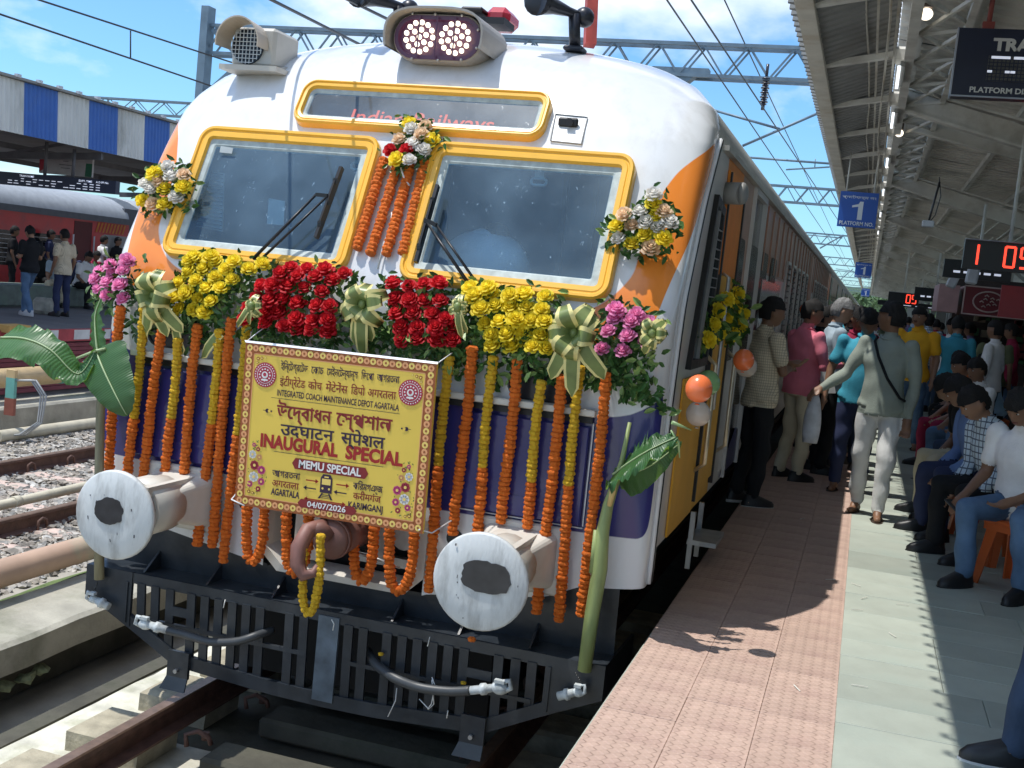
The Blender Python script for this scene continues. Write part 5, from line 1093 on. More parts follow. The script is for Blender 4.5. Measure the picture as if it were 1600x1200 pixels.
ban_l = mat('banana_leaf_pale', (.30, .44, .20), .4, var=.2); rib_m = mat('banana_midrib', (.36, .46, .24), .45, var=.1); stem_m = mat('banana_stem', (.26, .32, .12), .5, var=.25, scale=8, stretch=(3, 3, .4), dirt=(.3, .26, .12), dirt_amt=.5)
def banana_leaf(parent, mid, wl, wr, nrm, seed=0, ruff=.02, tear=()):
    """mid: points of the midrib; wl, wr: widths either side; nrm: facing per point"""
    n = len(mid); M_ = [Vector(p) for p in mid]; R_ = 24; rn = random.Random(seed)
    def cat(u):
        x = u*(n-1); i = min(int(x), n-2); t = x-i; p0, p1, p2, p3 = M_[max(i-1, 0)], M_[i], M_[i+1], M_[min(i+2, n-1)]
        return .5*((2*p1)+(-p0+p2)*t+(2*p0-5*p1+4*p2-p3)*t*t+(-p0+3*p1-3*p2+p3)*t**3)
    b = MB(); rows = []; uv = []
    for k in range(R_+1):
        u = k/R_; p = cat(u); d = (cat(min(u+.02, 1))-cat(max(u-.02, 0))).normalized(); nn = Vector(nrm) if not isinstance(nrm, list) else Vector(nrm[0]).lerp(Vector(nrm[1]), u); s = d.cross(nn).normalized(); prof = min(1, (u+.06)*5)**.55*max(.0, 1-u**1.7)**.85+.012
        row = []
        for j in range(-6, 7):
            v = j/6; w_ = (wr if v > 0 else wl)*prof*abs(v); q = p+s*(1 if v > 0 else -1)*w_+nn*(-.13*abs(v)**1.5*w_*1.0+ruff*math.sin(k*1.7+j*.5+seed)*abs(v)**2+(ruff*1.2*rn.uniform(-1, 1) if abs(j) == 6 else 0))
            row.append(q); uv.append((u, v))
        rows.append(row)
    b.loops(rows, closed=False, smooth=True)
    if tear: 
        drop = set()
        for kk, sd in tear:
            for j in range(3): drop.add(kk*12+(11-j if sd > 0 else j))
        b.f = [f for i, f in enumerate(b.f) if i not in drop]; b.m = b.m[:len(b.f)]; b.sm = b.sm[:len(b.f)]
    o = b.build('leaf', ban_g, parent); ul = o.data.uv_layers.new(name='UVMap')
    for lo in o.data.loops: ul.data[lo.index].uv = uv[lo.vertex_index]
    b = MB(); b.tube([cat(k/R_)+(Vector(nrm) if not isinstance(nrm, list) else Vector(nrm[0]))*.004 for k in range(R_)], [.0065*(1-.75*k/R_) for k in range(R_)], 6); b.build('midrib', rib_m, o); return o
t = thing('banana_plant', 'banana plant tied left of the train nose with three broad green leaves', 'plant', at(160, 760, 1, -.15))
Yb = -.16
b = MB(); b.tube([at(160, 560, 1, Yb), at(157, 640, 1, Yb), at(155, 740, 1, Yb), at(155, 905, 1, Yb)], [.018, .024, .026, .028], 10); b.build('stalk', mat('dry_stalk', (.24, .22, .14), .7, var=.4, scale=12, stretch=(2, 2, .3)), t)
banana_leaf(t, [at(150, 548, 1, -.18), at(163, 580, 1, -.24), at(185, 625, 1, -.28), at(199, 650, 1, -.26)], .17, .15, Vector((.15, -1, .25)).normalized(), 1, .006)
banana_leaf(t, [at(150, 548, 1, -.2), at(122, 585, 1, -.25), at(80, 548, 1, -.3), at(40, 530, 1, -.28), at(2, 528, 1, -.2)][::-1], .12, .15, [Vector((0, -.75, .85)).normalized(), Vector((.2, -.8, .7)).normalized()], 2, .02)
banana_leaf(t, [at(153, 548, 1, -.1), at(150, 520, 1, -.08), at(150, 490, 1, -.05), at(160, 462, 1, -.02)], .07, .07, Vector((-.35, -1, .0)).normalized(), 3, .008)
b = MB(); b.tube([at(120, 560, 1, -.22), at(150, 548, 1, -.2), at(165, 545, 1, -.18)], .008, 6); b.build('petiole', rib_m, t)
t = thing('banana_plant', 'banana stem leaning on the right corner of the train nose with one torn folded leaf', 'plant', at(915, 1045, 1, -.2))
b = MB(); P_ = [at(913, 1048, 1, -.16), at(925, 960, 1, -.16), at(937, 890, 1, -.14), at(942, 830, 1, -.13), at(950, 790, 1, -.13), at(965, 745, 1, -.13), at(972, 720, 1, -.13), at(984, 660, 1, -.12)]
b.tube(P_, [.034, .036, .038, .032, .026, .018, .013, .009], 10); b.tube([P_[2]+Vector((-.03, -.01, -.02)), P_[3]+Vector((-.035, 0, 0))], [.02, .012], 8); b.build('stalk', stem_m, t)
b = MB(); b.tube([at(952, 790, 1, -.16), at(958, 765, 1, -.18), at(964, 742, 1, -.16)], [.012, .016, .006], 7); b.build('dry_sheath', mat('dry_sheath', (.6, .45, .18), .6), t)
banana_leaf(t, [at(958, 742, 1, -.14), at(985, 722, 1, -.24), at(1018, 702, 1, -.30), at(1060, 682, 1, -.26)], .16, .13, [Vector((-.05, -.75, .9)).normalized(), Vector((.3, -.7, .9)).normalized()], 5, .03)
banana_leaf(t, [at(962, 745, 1, -.10), at(990, 738, 1, -.16), at(1020, 725, 1, -.18), at(1065, 690, 1, -.16)], .05, .12, Vector((.1, -1, -.15)).normalized(), 6, .012)
b = MB(); b.tube([at(1048, 672, 1, -.26), at(1060, 690, 1, -.25), at(1062, 715, 1, -.22)], [.004, .008, .003], 6); b.tube([at(1050, 660, 1, -.27), at(1080, 672, 1, -.22)], [.01, .003], 6); b.build('torn_tip', ban_l, t)

# ---- balloons on the side of the train
def balloon(p, r, c, label, grp='balloons tied along the side of the train'):
    m_ = mat('balloon_'+c[0], c[1], .25, var=.02, spec=.5, coat=.3); t = thing('balloon', label, 'balloon', p, grp); b = MB(); b.ell(p, (r*.97, r, r*1.05), 20, 14, fn=lambda q: 1-.08*max(0, -q.z)**3); b.build('skin', m_, t)
    b = MB(); b.cyl(Vector(p)+Vector((0, 0, -r*1.03)), Vector(p)+Vector((0, 0, -r*1.12)), .008, 6, r2=.014); b.build('knot', m_, t)
OR_, WH_, GR_ = ('orange', (.86, .19, .06)), ('pale', (.66, .55, .46)), ('green', (.24, .44, .18))
def bpos(px, py, off, rp):
    q = at(px, py, 0, HW+off); return q, rp/FPX*(q-Vector(CAM)).dot(CW)
for px, py, off, rp, c, lab in ((1106, 599, .10, 20, GR_, 'green balloon behind the largest orange balloon'), (1092, 608, .20, 22, OR_, 'large orange balloon beside the cab door'), (1091, 647, .12, 20, WH_, 'pale balloon hanging below the large orange balloon'),
        (1162, 563, .22, 17, OR_, 'orange balloon beside the man in the beige shirt'), (1166, 573, .12, 17, WH_, 'pale balloon half hidden behind an orange one')):
    q, r_ = bpos(px, py, off, rp); balloon(q, r_, c, lab)
rn = random.Random(9)
for i, (px, py, c) in enumerate(((1258, 484, OR_), (1308, 489, WH_), (1316, 487, OR_), (1325, 492, GR_), (1333, 492, WH_), (1341, 494, OR_), (1300, 494, GR_), (1293, 497, WH_))):
    q, r_ = bpos(px, py, .2, 9); balloon(q, r_, c, 'far %s balloon above the crowd along the train, %s' % (c[0], ['nearest of the row', 'third car door', 'beside a pale one', 'low in the bunch', 'pale and small', 'farthest orange', 'behind grey hair', 'lowest pale one'][i]), 'far balloons along the train')
# ================================================================ RIGHT CANOPY, signs, shop
beam_m = mat('canopy_steel', (.64, .63, .58), .55, var=.12, scale=3, dirt=(.2, .15, .1), dirt_amt=.5, dirt_scale=2)
sheet_m = mat('canopy_sheet', (.76, .73, .66), .6, var=.12, scale=1.5, dirt=(.2, .19, .17), dirt_amt=.6, dirt_scale=1.2, bump=.1, bscale=3)
sheet_d = mat('old_canopy_sheet', (.24, .245, .24), .7, var=.15, scale=1.5, dirt=(.13, .10, .06), dirt_amt=.5, dirt_scale=.8)
gutter_m = mat('stained_gutter', (.46, .44, .38), .7, var=.15, scale=3, dirt=(.3, .2, .1), dirt_amt=.6, dirt_scale=2)
GX, GZ = 1.76, 4.86
def corr_sheet(x0, z0, x1, z1, y0, y1, pitch, amp, th=.004, trap=True):
    """ribbed sheet: ribs run from (x0,z0) to (x1,z1), repeated along Y"""
    b = MB(); lo = []; hi = []; d = Vector((x1-x0, 0, z1-z0)).normalized(); nrm = Vector((-d.z, 0, d.x)); y = y0; prof = []
    while y < y1: prof += [(y, 0), (y+pitch*.55, 0), (y+pitch*.66, amp), (y+pitch*.89, amp)]; y += pitch
    A = [Vector((x0, a, z0))+nrm*h for a, h in prof]; B = [Vector((x1, a, z1))+nrm*h for a, h in prof]; b.loops([A, B], closed=False); return b
can = thing('platform_canopy', 'long steel platform roof on the right with ribbed sheets, rafters and lattice girders', 'canopy', (3, 0, .84))
Y0, Y1 = -9, 150
b = corr_sheet(GX-.06, GZ-.03, 2.46, 5.12, Y0, 70, .19, .035); b.build('eave_sheet', sheet_d, can)
b = MB(); b.box((GX-.02, 60, GZ-.03), (.14, 140, .012)); b.box((GX-.085, 60, GZ+.0), (.012, 140, .07)); b.box((GX+.05, 60, GZ+.01), (.012, 140, .09)); b.build('gutter', gutter_m, can)
b = corr_sheet(GX-.10, GZ-.01, GX-.095, GZ+.06, Y0, 90, .19, .05); b.build('sheet_edge', sheet_d, can)
# main roof falls inwards to the valley, then rises again
VX, VZ = 6.6, 4.55
N = 60
for k in range(14):
    ya, yb = -9+8.0*k, -9+8.0*k+7.9; bb = corr_sheet(2.46, 5.30, VX, VZ+.18, ya, yb, .26, .045); 
    if k < 10: bb.build('roof_sheet', sheet_m, can)
b = MB(); b.prism([(2.46, -9, 5.36), (VX, -9, VZ+.24), (VX, -9, VZ+.25), (2.46, -9, 5.37)], (0, 170, 0)); b.prism([(VX, -9, VZ+.24), (12, -9, 5.4), (12, -9, 5.41), (VX, -9, VZ+.25)], (0, 170, 0)); b.build('roof_cover', sheet_d, can)
# purlins along Y under the sheets
b = MB()
for i in range(5):
    x = 3.1+.85*i; z = 5.30+(VZ+.18-5.30)*(x-2.46)/(VX-2.46)-.05; bb = MB(); bb.box((x, 60, z), (.06, 140, .09)); bb.build('purlin', beam_m, can)
# rafters of the eave
raf = None
for k in range(34):
    y = -7.6+2.32*k
    if k > 20 and k % 1: continue
    a, c = Vector((GX+.02, y, GZ+.02)), Vector((2.52, y, 5.02))
    b = MB(); b.bar(a, c, .10, .055); b.box((2.5, y, 5.0), (.13, .13, .16), bev=.03); b.build('rafter', beam_m, can)
# longitudinal edge beam with verticals, small tubes
b = MB(); b.box((2.58, 60, 4.98), (.09, 140, .20)); b.build('edge_beam', beam_m, can)
b = MB(); b.box((2.44, 60, 4.93), (.02, 140, .03)); b.box((2.28, 60, 5.0), (.02, 140, .02)); b.tube([(2.20+.02*math.sin(k*1.9), -9+2.3*k, 5.02-.03*(k % 2)) for k in range(40)], .010, 5); b.tube([(2.36+.02*math.sin(k*1.3), -9+2.3*k, 4.98-.04*(k % 2)) for k in range(40)], .012, 5); b.build('conduit', gutter_m, can, kind='stuff')
# lattice between edge beam and an inner boom
b = MB(); b.box((3.02, 60, 5.02), (.06, 140, .07)); b.box((2.66, 60, 5.22), (.05, 140, .05)); b.build('inner_boom', beam_m, can)
for k in range(56):
    y = -7.6+1.16*k; b = MB(); b.bar((2.62, y, 4.95), (3.02, y+1.1, 5.02), .035); b.bar((2.62, y+1.16, 4.93), (3.02, y+.05, 5.0), .03); b.bar((2.62, y, 4.93), (3.02, y, 4.99), .03); b.build('lattice_bar', beam_m, can)
# big arms falling to the columns
for k in range(17):
    y = .8+8.0*k-8 if k < 2 else .8+8*(k-1)
    if k == 0: continue
    b = MB(); a, c = Vector((2.62, y, 5.02)), Vector((6.4, y, 4.05)); b.bar(a, c, .06, .22); b.bar(a+Vector((0, .0, .13)), c+Vector((0, 0, .22)), .16, .03); b.bar(a+Vector((0, 0, -.12)), c+Vector((0, 0, -.14)), .16, .03); b.build('roof_arm', beam_m, can)
    a, c = Vector((2.7, y+2.0, 5.08)), Vector((5.0, y+2.0, 4.60)); b = MB(); b.bar(a, c, .06, .16); b.bar(a+Vector((0, 0, -.09)), c+Vector((0, 0, -.09)), .13, .02); b.build('roof_arm', beam_m, can)
    b = MB(); b.box((6.45, y, 2.5), (.28, .28, 3.6)); b.bar((6.45, y, 3.4), (5.2, y, 4.3), .08); b.build('column', mat('column_paint', (.30, .30, .28), .5, var=.1), can)
    for j in range(6):
        b = MB(); b.bar((4.6+.3*j, y+.3, 4.45-.06*j), (4.9+.3*j, y+4, 4.75-.06*j), .03); b.bar((4.9+.3*j, y+.3, 4.75-.05*j), (4.6+.3*j, y+4, 4.40-.05*j), .03); b.build('tie_bar', beam_m, can)
# fittings
tube_e = mat('lit_tube', (.9, .95, 1), .3, emit=1.3, var=0)
def fitting(p, q, lab):
    t = thing('tube_light', lab, 'light', p); b = MB(); b.bar(p, q, .045, .05); b.build('batten', MATS['column_paint'], t); b = MB(); b.bar(Vector(p)+Vector((-.03, 0, -.035)), Vector(q)+Vector((-.03, 0, -.035)), .03); b.build('tube', tube_e, t)
for k, y in enumerate((6.0, 8.6, 12.6, 17, 22, 28)): fitting((2.53, y, 4.86), (2.53, y+1.0, 4.86), 'white tube light under the roof edge beam, %s from the camera' % ordn[k])
def bulb(px, py, Y, lab):
    p = at(px, py, 1, Y); t = thing('lamp', lab, 'lamp', p); b = MB(); b.cyl(p+Vector((0, 0, .05)), p+Vector((0, 0, .14)), .05, 12); b.tube([p+Vector((0, 0, .14)), p+Vector((0, 0, .4))], .012, 6); b.build('holder', mat('lamp_holder', (.12, .09, .08), .6), t); b = MB(); b.ell(p, (.055, .055, .05), 12, 8); b.build('bulb', lamp_em, t)
bulb(1447, 22, 4.6, 'lit white lamp bulb at the top right under the canopy'); bulb(1405, 208, 10.6, 'second lit lamp bulb farther along the canopy edge')
sign_blue = mat('sign_blue', (.02, .095, .42), .35, var=.08, scale=3); sign_white = mat('sign_white', (.72, .75, .78), .4, var=.03)
def platform_sign(Y, lab, detail=True):
    c = Vector((2.17, Y, 4.06)); t = thing('platform_sign', lab, 'sign', c, 'blue platform number signs hanging from the canopy'); b = MB(); b.box(c, (.56, .05, .53)); b.build('panel', sign_blue, t)
    b = MB(); f = -.028
    b.add([c+Vector((px_, f, pz_)) for px_, pz_ in ((.0, -.15), (.07, -.15), (.07, .125), (.02, .125), (-.0, .085), (-.09, .06), (-.09, .03), (.0, .045))], [tuple(range(8))]); put_text(b, 'PLATFORM NO.', c+Vector((0, f, -.235)), (1, 0, 0), (0, 0, 1), size=.08, width=.5, height=.06, bold=.02)
    put_text(b, 'প্লাটফর্ম নং', c+Vector((0, f, .165)), (1, 0, 0), (0, 0, 1), size=.09, width=.50, height=.065, bold=0); b.build('lettering', sign_white, t, kind='stuff')
    b = MB(); 
    for x in (-.2, .2): b = MB(); b.tube([c+Vector((x, 0, .26)), c+Vector((x, 0, .85))], .012, 6); b.build('hanger', beam_m, t)
platform_sign(12.8, 'nearest blue platform sign with a large white 1'); platform_sign(37, 'second blue platform sign with a white 1, farther along'); platform_sign(78, 'farthest tiny blue platform sign with a white 1')
# train display board
nav = mat('board_navy', (.012, .018, .045), .35, var=.1)
c = at(1482, 150, 1, 4.4); c2 = at(1500, 43, 1, 4.4); bx0 = c.x+.01; bz0, bz1 = c.z, c2.z; t = thing('display_board', 'navy hanging display board reading TRAIN and PLATFORM DISPLAY at the top right', 'display board', (bx0, 4.4, bz0))
W_ = 1.5; b = MB(); b.box((bx0+W_/2, 4.46, (bz0+bz1)/2), (W_, .12, bz1-bz0)); b.build('housing', nav, t); b = MB(); b.box((bx0+.0, 4.46, (bz0+bz1)/2), (.012, .13, bz1-bz0+.005)); b.box((bx0+W_/2, 4.39, bz0+.005), (W_, .012, .012)); b.build('rim', mat('rim_grey', (.35, .38, .45), .4), t)
b = MB(); ink = mat('board_white', (.62, .62, .60), .5, var=0); put_text(b, 'TRAIN', (bx0+.27, 4.396, bz1-.165), (1, 0, 0), (0, 0, 1), size=.17, align='LEFT', height=.10, width=.42, bold=.05); put_text(b, 'PLATFORM DISPLAY', (bx0+.14, 4.396, bz0+.04), (1, 0, 0), (0, 0, 1), size=.1, align='LEFT', height=.045, width=.58, bold=.03); b.build('lettering', ink, t)
b = MB(); gm = mat('led_grid', (.09, .09, .085), .6, var=.3, scale=90); b.box((bx0+.85, 4.397, (bz0+bz1)/2-.04), (1.2, .004, .20)); b.build('led_panel', gm, t)
b = MB()
for k in range(38): b.box((bx0+.26+.03*k, 4.392, (bz0+bz1)/2-.04), (.008, .004, .20), mi=0)
for k in range(8): b.box((bx0+.85, 4.391, (bz0+bz1)/2-.135+.028*k), (1.2, .004, .008))
for k, w_ in enumerate((.14, .17, .16, .16, .16)): b.box((bx0+.34+.18*k, 4.385, (bz0+bz1)/2+.045), (w_, .004, .020), mi=1)
for x in (.27, .40, .44, .57, .75, .9): b.box((bx0+x, 4.385, (bz0+bz1)/2-.065), (.035, .004, .018), mi=1)
b.build('led_row', [nav, mat('led_white', (.75, .8, .95), .5, emit=.4, var=0)], t, kind='stuff')
b = MB(); b.tube([(bx0+.22, 4.46, bz1), (bx0+.24, 4.46, bz1+.7)], .02, 8); b.box((bx0+.22, 4.46, bz1+.03), (.09, .08, .06)); b.build('hanger', mat('hanger_red', (.25, .05, .04), .5), t)
# digital clock with red figures
blackc = mat('clock_black', (.012, .012, .014), .4); red_e = mat('red_led', (1, .06, .03), .4, emit=1.4, var=0)
SEG = {'0': 'abcdef', '5': 'acdfg', '1': 'bc'}
def digit(b, c, w_, h_, ch, tk):
    S_ = {'a': (0, h_/2, w_, tk), 'g': (0, 0, w_, tk), 'd': (0, -h_/2, w_, tk), 'b': (w_/2, h_/4, tk, h_/2), 'c': (w_/2, -h_/4, tk, h_/2), 'f': (-w_/2, h_/4, tk, h_/2), 'e': (-w_/2, -h_/4, tk, h_/2)}
    for s_ in SEG[ch]: x, z, a, d = S_[s_]; b.box(c+Vector((x, 0, z)), (a, .006, d))
def clock(px, py, Y, w_, h_, lab):
    p = at(px, py, 1, Y); t = thing('digital_clock', lab, 'clock', p, 'red digital clocks under the canopy'); b = MB(); b.box(p+Vector((w_/2, .06, -h_/2)), (w_, .12, h_)); b.build('housing', blackc, t)
    b = MB(); s_ = h_/.34
    for ch, x in ((('1', .10), ('0', .50), ('5', .67)) if w_ > .92 else (('0', .56), ('5', .72))): digit(b, p+Vector((x*s_+.0, -.004, -h_*.5)), .105*s_, .23*s_, ch, .026*s_)
    b.build('digits', red_e, t); b = MB(); b.box(p+Vector((w_/2, 0.0, -.002)), (w_, .13, .008)); b.build('rim', MATS['rim_grey'], t); b = MB(); b.tube([p+Vector((w_/2, .06, 0)), p+Vector((w_/2, .06, 1.3))], .02, 6); b.build('hanger', beam_m, t)
clock(1509, 373, 8.5, .95, .33, 'near black digital clock showing red figures 05'); clock(1389, 455, 32, .9, .36, 'far black digital clock showing a small red 05')
def board(px, py, Y, w_, h_, lab):
    p = at(px, py, 1, Y); t = thing('display_board', lab, 'display board', p); b = MB(); b.box(p+Vector((w_/2, 0, -h_/2)), (w_, .1, h_)); b.build('housing', blackc, t); b = MB()
    for k in range(5): b.box(p+Vector((w_*(.2+.15*k), -.053, -h_*.65)), (w_*.1, .004, h_*.12))
    b.build('led_row', MATS['led_white'], t, kind='stuff'); b = MB(); b.tube([p+Vector((w_/2, 0, 0)), p+Vector((w_/2, 0, .8))], .02, 6); b.build('hanger', beam_m, t)
board(1476, 404, 12, .9, .26, 'dark display board behind and left of the near clock'); board(1430, 448, 22, .9, .3, 'dark display board between the two clocks'); board(1372, 468, 34, 2.6, .16, 'long thin display strip under the far clock')
# speakers and fans
b = MB(); p = at(1492, 432, 1, 13); b.box(p, (.14, .14, .36), M=Matrix.Rotation(.3, 3, 'Y'), bev=.02); tag(b.build('loudspeaker', mat('speaker_grey', (.5, .52, .55), .5)), 'grey column loudspeaker left of the near clock', 'loudspeaker')
b = MB(); p = at(1520, 428, 1, 10); b.box(p, (.14, .14, .26), M=Matrix.Rotation(.1, 3, 'Y'), bev=.02); tag(b.build('loudspeaker', MATS['speaker_grey']), 'grey column loudspeaker under the near clock', 'loudspeaker')
p = at(1450, 350, 1, 7.5); t = thing('ceiling_fan', 'small grey box camera on cables under the canopy', 'camera', p); b = MB(); b.box(p, (.12, .1, .07), bev=.01); b.build('housing', MATS['speaker_grey'], t); b = MB(); b.tube([p, p+Vector((.02, 0, .15)), p+Vector((.06, 0, .45))], .012, 6); b.tube([p, p+Vector((.06, 0, .1)), p+Vector((.09, 0, .3)), p+Vector((.05, 0, .5))], .006, 6); b.build('cable', blackc, t); t.name = 'security_camera'
# food stall
maroon_s = mat('stall_maroon', (.20, .018, .028), .4, var=.15, scale=2); t = thing('food_stall', 'maroon food stall with an oval emblem on its sign, behind the crowd on the right', 'stall', (5.6, 15, .84))
s0 = at(1508, 448, 1, 13.5); X0_ = s0.x; b = MB(); b.box((X0_+2.2, 14.2, s0.z-.2), (4.4, 1.4, .44)); b.build('sign_box', maroon_s, t)
b = MB(); b.box((X0_+2.2, 13.49, s0.z+.02), (4.4, .02, .02)); b.box((X0_+2.2, 13.49, s0.z-.41), (4.4, .02, .02)); b.box((X0_, 13.49, s0.z-.2), (.02, .02, .44)); b.build('trim', mat('stall_trim', (.6, .45, .42), .5), t)
b = MB(); cc = Vector((X0_+.36, 13.48, s0.z-.2)); b.tube([cc+Vector((.22*math.cos(a), 0, .155*math.sin(a))) for a in np.linspace(0, 2*PI, 25)[:-1]], .012, 5, closed=True)
for k in range(9): a = k*2.4; r_ = .05+.012*k; b.tube([cc+Vector((r_*math.cos(a)-.03, 0, r_*.7*math.sin(a))), cc+Vector((r_*math.cos(a), 0, r_*.7*math.sin(a)+.02)), cc+Vector((r_*math.cos(a)+.03, 0, r_*.7*math.sin(a)-.005))], .010, 5)
b.build('emblem', MATS['stall_trim'], t)
b = MB(); b.box((X0_-.22, 14.2, s0.z-.2), (.3, 1.4, .42)); b.build('side_sign', mat('pale_pink_sign', (.45, .27, .27), .5), t)
b = MB(); b.box((X0_+2.2, 14.6, 1.4), (4.4, .8, 1.1)); b.box((X0_+2.2, 15.6, 2.0), (4.4, .1, 2.6)); b.build('counter', mat('stall_dark', (.05, .035, .03), .6, var=.3), t)
b = MB(); rn = random.Random(4)
for k in range(60): b.box((X0_+.2+4*rn.random(), 15.4, 1.9+.8*rn.random()), (.12, .1, .12), mi=rn.randrange(3))
b.build('goods', [mat('goods_red', (.3, .06, .05), .5), mat('goods_green', (.07, .2, .08), .5), mat('goods_cream', (.4, .36, .25), .5)], t, kind='stuff')
b = MB(); p = at(1562, 470, 1, 11); b.box(p+Vector((.5, 0, 0)), (1.0, .06, .42)); tag(b.build('hanging_sign', mat('sign_red', (.38, .02, .03), .4, var=.1)), 'plain deep red hanging sign in front of the stall, cut by the right edge', 'sign')
b = MB(); b.box((7.6, 40, 2.2), (.3, 90, 2.8)); tag(b.build('station_wall', mat('station_wall', (.10, .085, .075), .8, var=.5, scale=.8)), 'dim station building wall along the back of the platform', 'wall')
for k, (y, x) in enumerate(((20, 4.6), (27, 4.7), (35, 4.8))):
    b = MB(); b.box((x, y, 2.3), (.3, .3, 3.0)); tag(b.build('pillar', MATS['column_paint']), 'grey canopy pillar rising behind the crowd, %s from the camera' % ordn[k], 'pillar')
# ================================================================ LEFT PLATFORM
LP = -10.8
lp_m = mat('asphalt_platform', (.13, .13, .14), .8, var=.15, scale=2, bump=.2); b = MB(); b.box((LP-4.4, 100, .1), (8.8, 240, 1.48)); po2 = b.build('left_platform', lp_m, kind='structure')
mar = mat('maroon_wall', (.23, .055, .065), .8, var=.25, scale=3, dirt=(.13, .05, .05), dirt_amt=.6, bump=.4)
for k in range(14):      # stepped courses of the painted platform face
    z = .60-.075*k
    if z < -.2: break
    b = MB(); b.box((LP+.03-.012*(k % 2), 30, z-.0325), (.08, 80, .068), bev=.004); b.build('course', mar, po2)
b = MB(); b.box((LP+.04, 30, .735), (.1, 80, .21)); b.build('coping', mat('coping_red', (.42, .06, .07), .6, var=.2), po2)
for k in range(30):
    b = MB(); b.box((LP+.093, 8.2+.84*k+.2, .745), (.008, .42, .17)); b.build('white_band', mat('white_band_paint', (.66, .66, .64), .6, var=.15), po2)
b = MB(); p = at(20, 513, 0, LP+.1); b.box(p, (.3, .5, .12)); tag(b.build('wood_block', mat('ochre_block', (.55, .33, .1), .7)), 'ochre block on the edge of the left platform', 'block')
# canopy with blue and white striped fascia
cn = thing('platform_canopy', 'left platform canopy with a blue and white striped corrugated fascia', 'canopy', (-11, 12, .84))
fb = mat('fascia_blue', (.03, .12, .42), .5, var=.12, scale=3, dirt=(.06, .09, .15), dirt_amt=.4); fw = mat('fascia_white', (.55, .56, .54), .6, var=.12, scale=3, dirt=(.2, .2, .18), dirt_amt=.7, dirt_scale=2, stretch=(1, 1, .4))
for k in range(24):
    y0_ = 9.42+.855*(k-6) if False else 10.27-.80*0+.82*(k-6); b = MB(); prof = []; y = y0_
    while y < y0_+.82-.001: prof += [(y, 0), (y+.03, .02), (y+.06, .02), (y+.09, 0)]; y += .1025
    prof.append((y0_+.82, 0)); A = [Vector((-11+h, a, 4.86)) for a, h in prof]; B = [Vector((-11+h, a+.06, 4.02)) for a, h in prof]; b.loops([A, B], closed=False); b.build('fascia_panel', fw if k % 2 else fb, cn)
b = MB(); b.prism([(-10.9, 3, 4.87), (-10.9, 3, 4.91), (-14, 3, 4.95), (-14, 3, 4.91)], (0, 40, 0)); b.prism([(-11.05, 3, 4.4), (-16.4, 3, 4.05), (-16.4, 3, 4.09), (-11.05, 3, 4.44)], (0, 60, 0)); b.build('roof_sheet', sheet_d, cn)
b = MB()
for k in range(60): b.box((-10.9, 4+.5*k, 4.92), (.06, .1, .05))
b.build('ridge_cap', MATS['speaker_grey'], cn, kind='stuff')
dk = mat('dark_steel', (.10, .10, .11), .6, var=.2)  # one dark grey for the trusses, purlins, hangers and poster lines
for k in range(8):
    y = 8.5+4*k; b = MB(); b.bar((-11.1, y, 3.95), (-16.5, y, 3.65), .06, .12); b.bar((-11.1, y, 4.3), (-14, y, 3.7), .05); b.box((-14.2, y, 2.3 if k > 3 else 3.7), (.2, .2, 3 if k > 3 else .3)); b.build('truss', dk, cn)
    b = MB(); b.box((-13, y+2, 4.0), (.05, 4, .1)); b.box((-15, y+2, 3.9), (.05, 4, .1)); b.build('purlin', dk, cn)
# display and banner
p0_, p1_ = at(0, 268, 0, -12), at(183, 303, 0, -12); t = thing('display_board', 'long navy timetable board reading EXPT TIME and A D PF No on the left platform', 'display board', (-12, 11, 3.3))
A = at(-60, 262, 1, 12); B = at(178, 277, 1, 12); A.z = B.z = 3.50; b = MB(); b.prism([Vector((A.x, 12, 3.27)), Vector((B.x+.05, 12, 3.27)), Vector((B.x+.05, 12, 3.50)), Vector((A.x, 12, 3.50))], (0, .12, 0)); b.build('housing', nav, t)
b = MB(); put_text(b, 'EXPT. TIME', (B.x-.72, 11.99, 3.435), (1, 0, 0), (0, 0, 1), size=.05, align='LEFT', height=.035, width=.28, bold=.02); put_text(b, 'A D PF No.', (B.x-.36, 11.99, 3.435), (1, 0, 0), (0, 0, 1), size=.05, align='LEFT', height=.035, width=.27, bold=.02); put_text(b, 'TRAIN NAME', (B.x-2.0, 11.99, 3.435), (1, 0, 0), (0, 0, 1), size=.05, align='LEFT', height=.035, width=.32, bold=.02)
rn = random.Random(2)
for r_ in range(3):
    for k in range(16): 
        if rn.random() < .75: b.box((B.x-2.2+.135*k, 11.99, 3.40-.045*r_), (.06+.05*rn.random(), .004, .012))
b.build('lettering', MATS['led_white'], t, kind='stuff'); b = MB(); b.tube([(B.x-.9, 12.05, 3.5), (B.x-.9, 12.05, 4.0)], .03, 6); b.build('hanger', dk, t); b = MB(); b.tube([(B.x-1.5, 12.05, 3.5), (B.x-1.5, 12.05, 4.1)], .03, 6); b.build('hanger', dk, t)
pA, pB = at(64, 243, 1, 13.2), at(145, 268, 1, 13.2); b = MB(); b.box(((pA.x+pB.x)/2, 13.2, 3.78), (pB.x-pA.x, .05, .36)); t = thing('poster_board', 'white poster with red and green corners above the left timetable board', 'poster', (pA.x, 13.2, 3.6)); b.build('panel', mat('poster_white', (.42, .40, .40), .5), t)
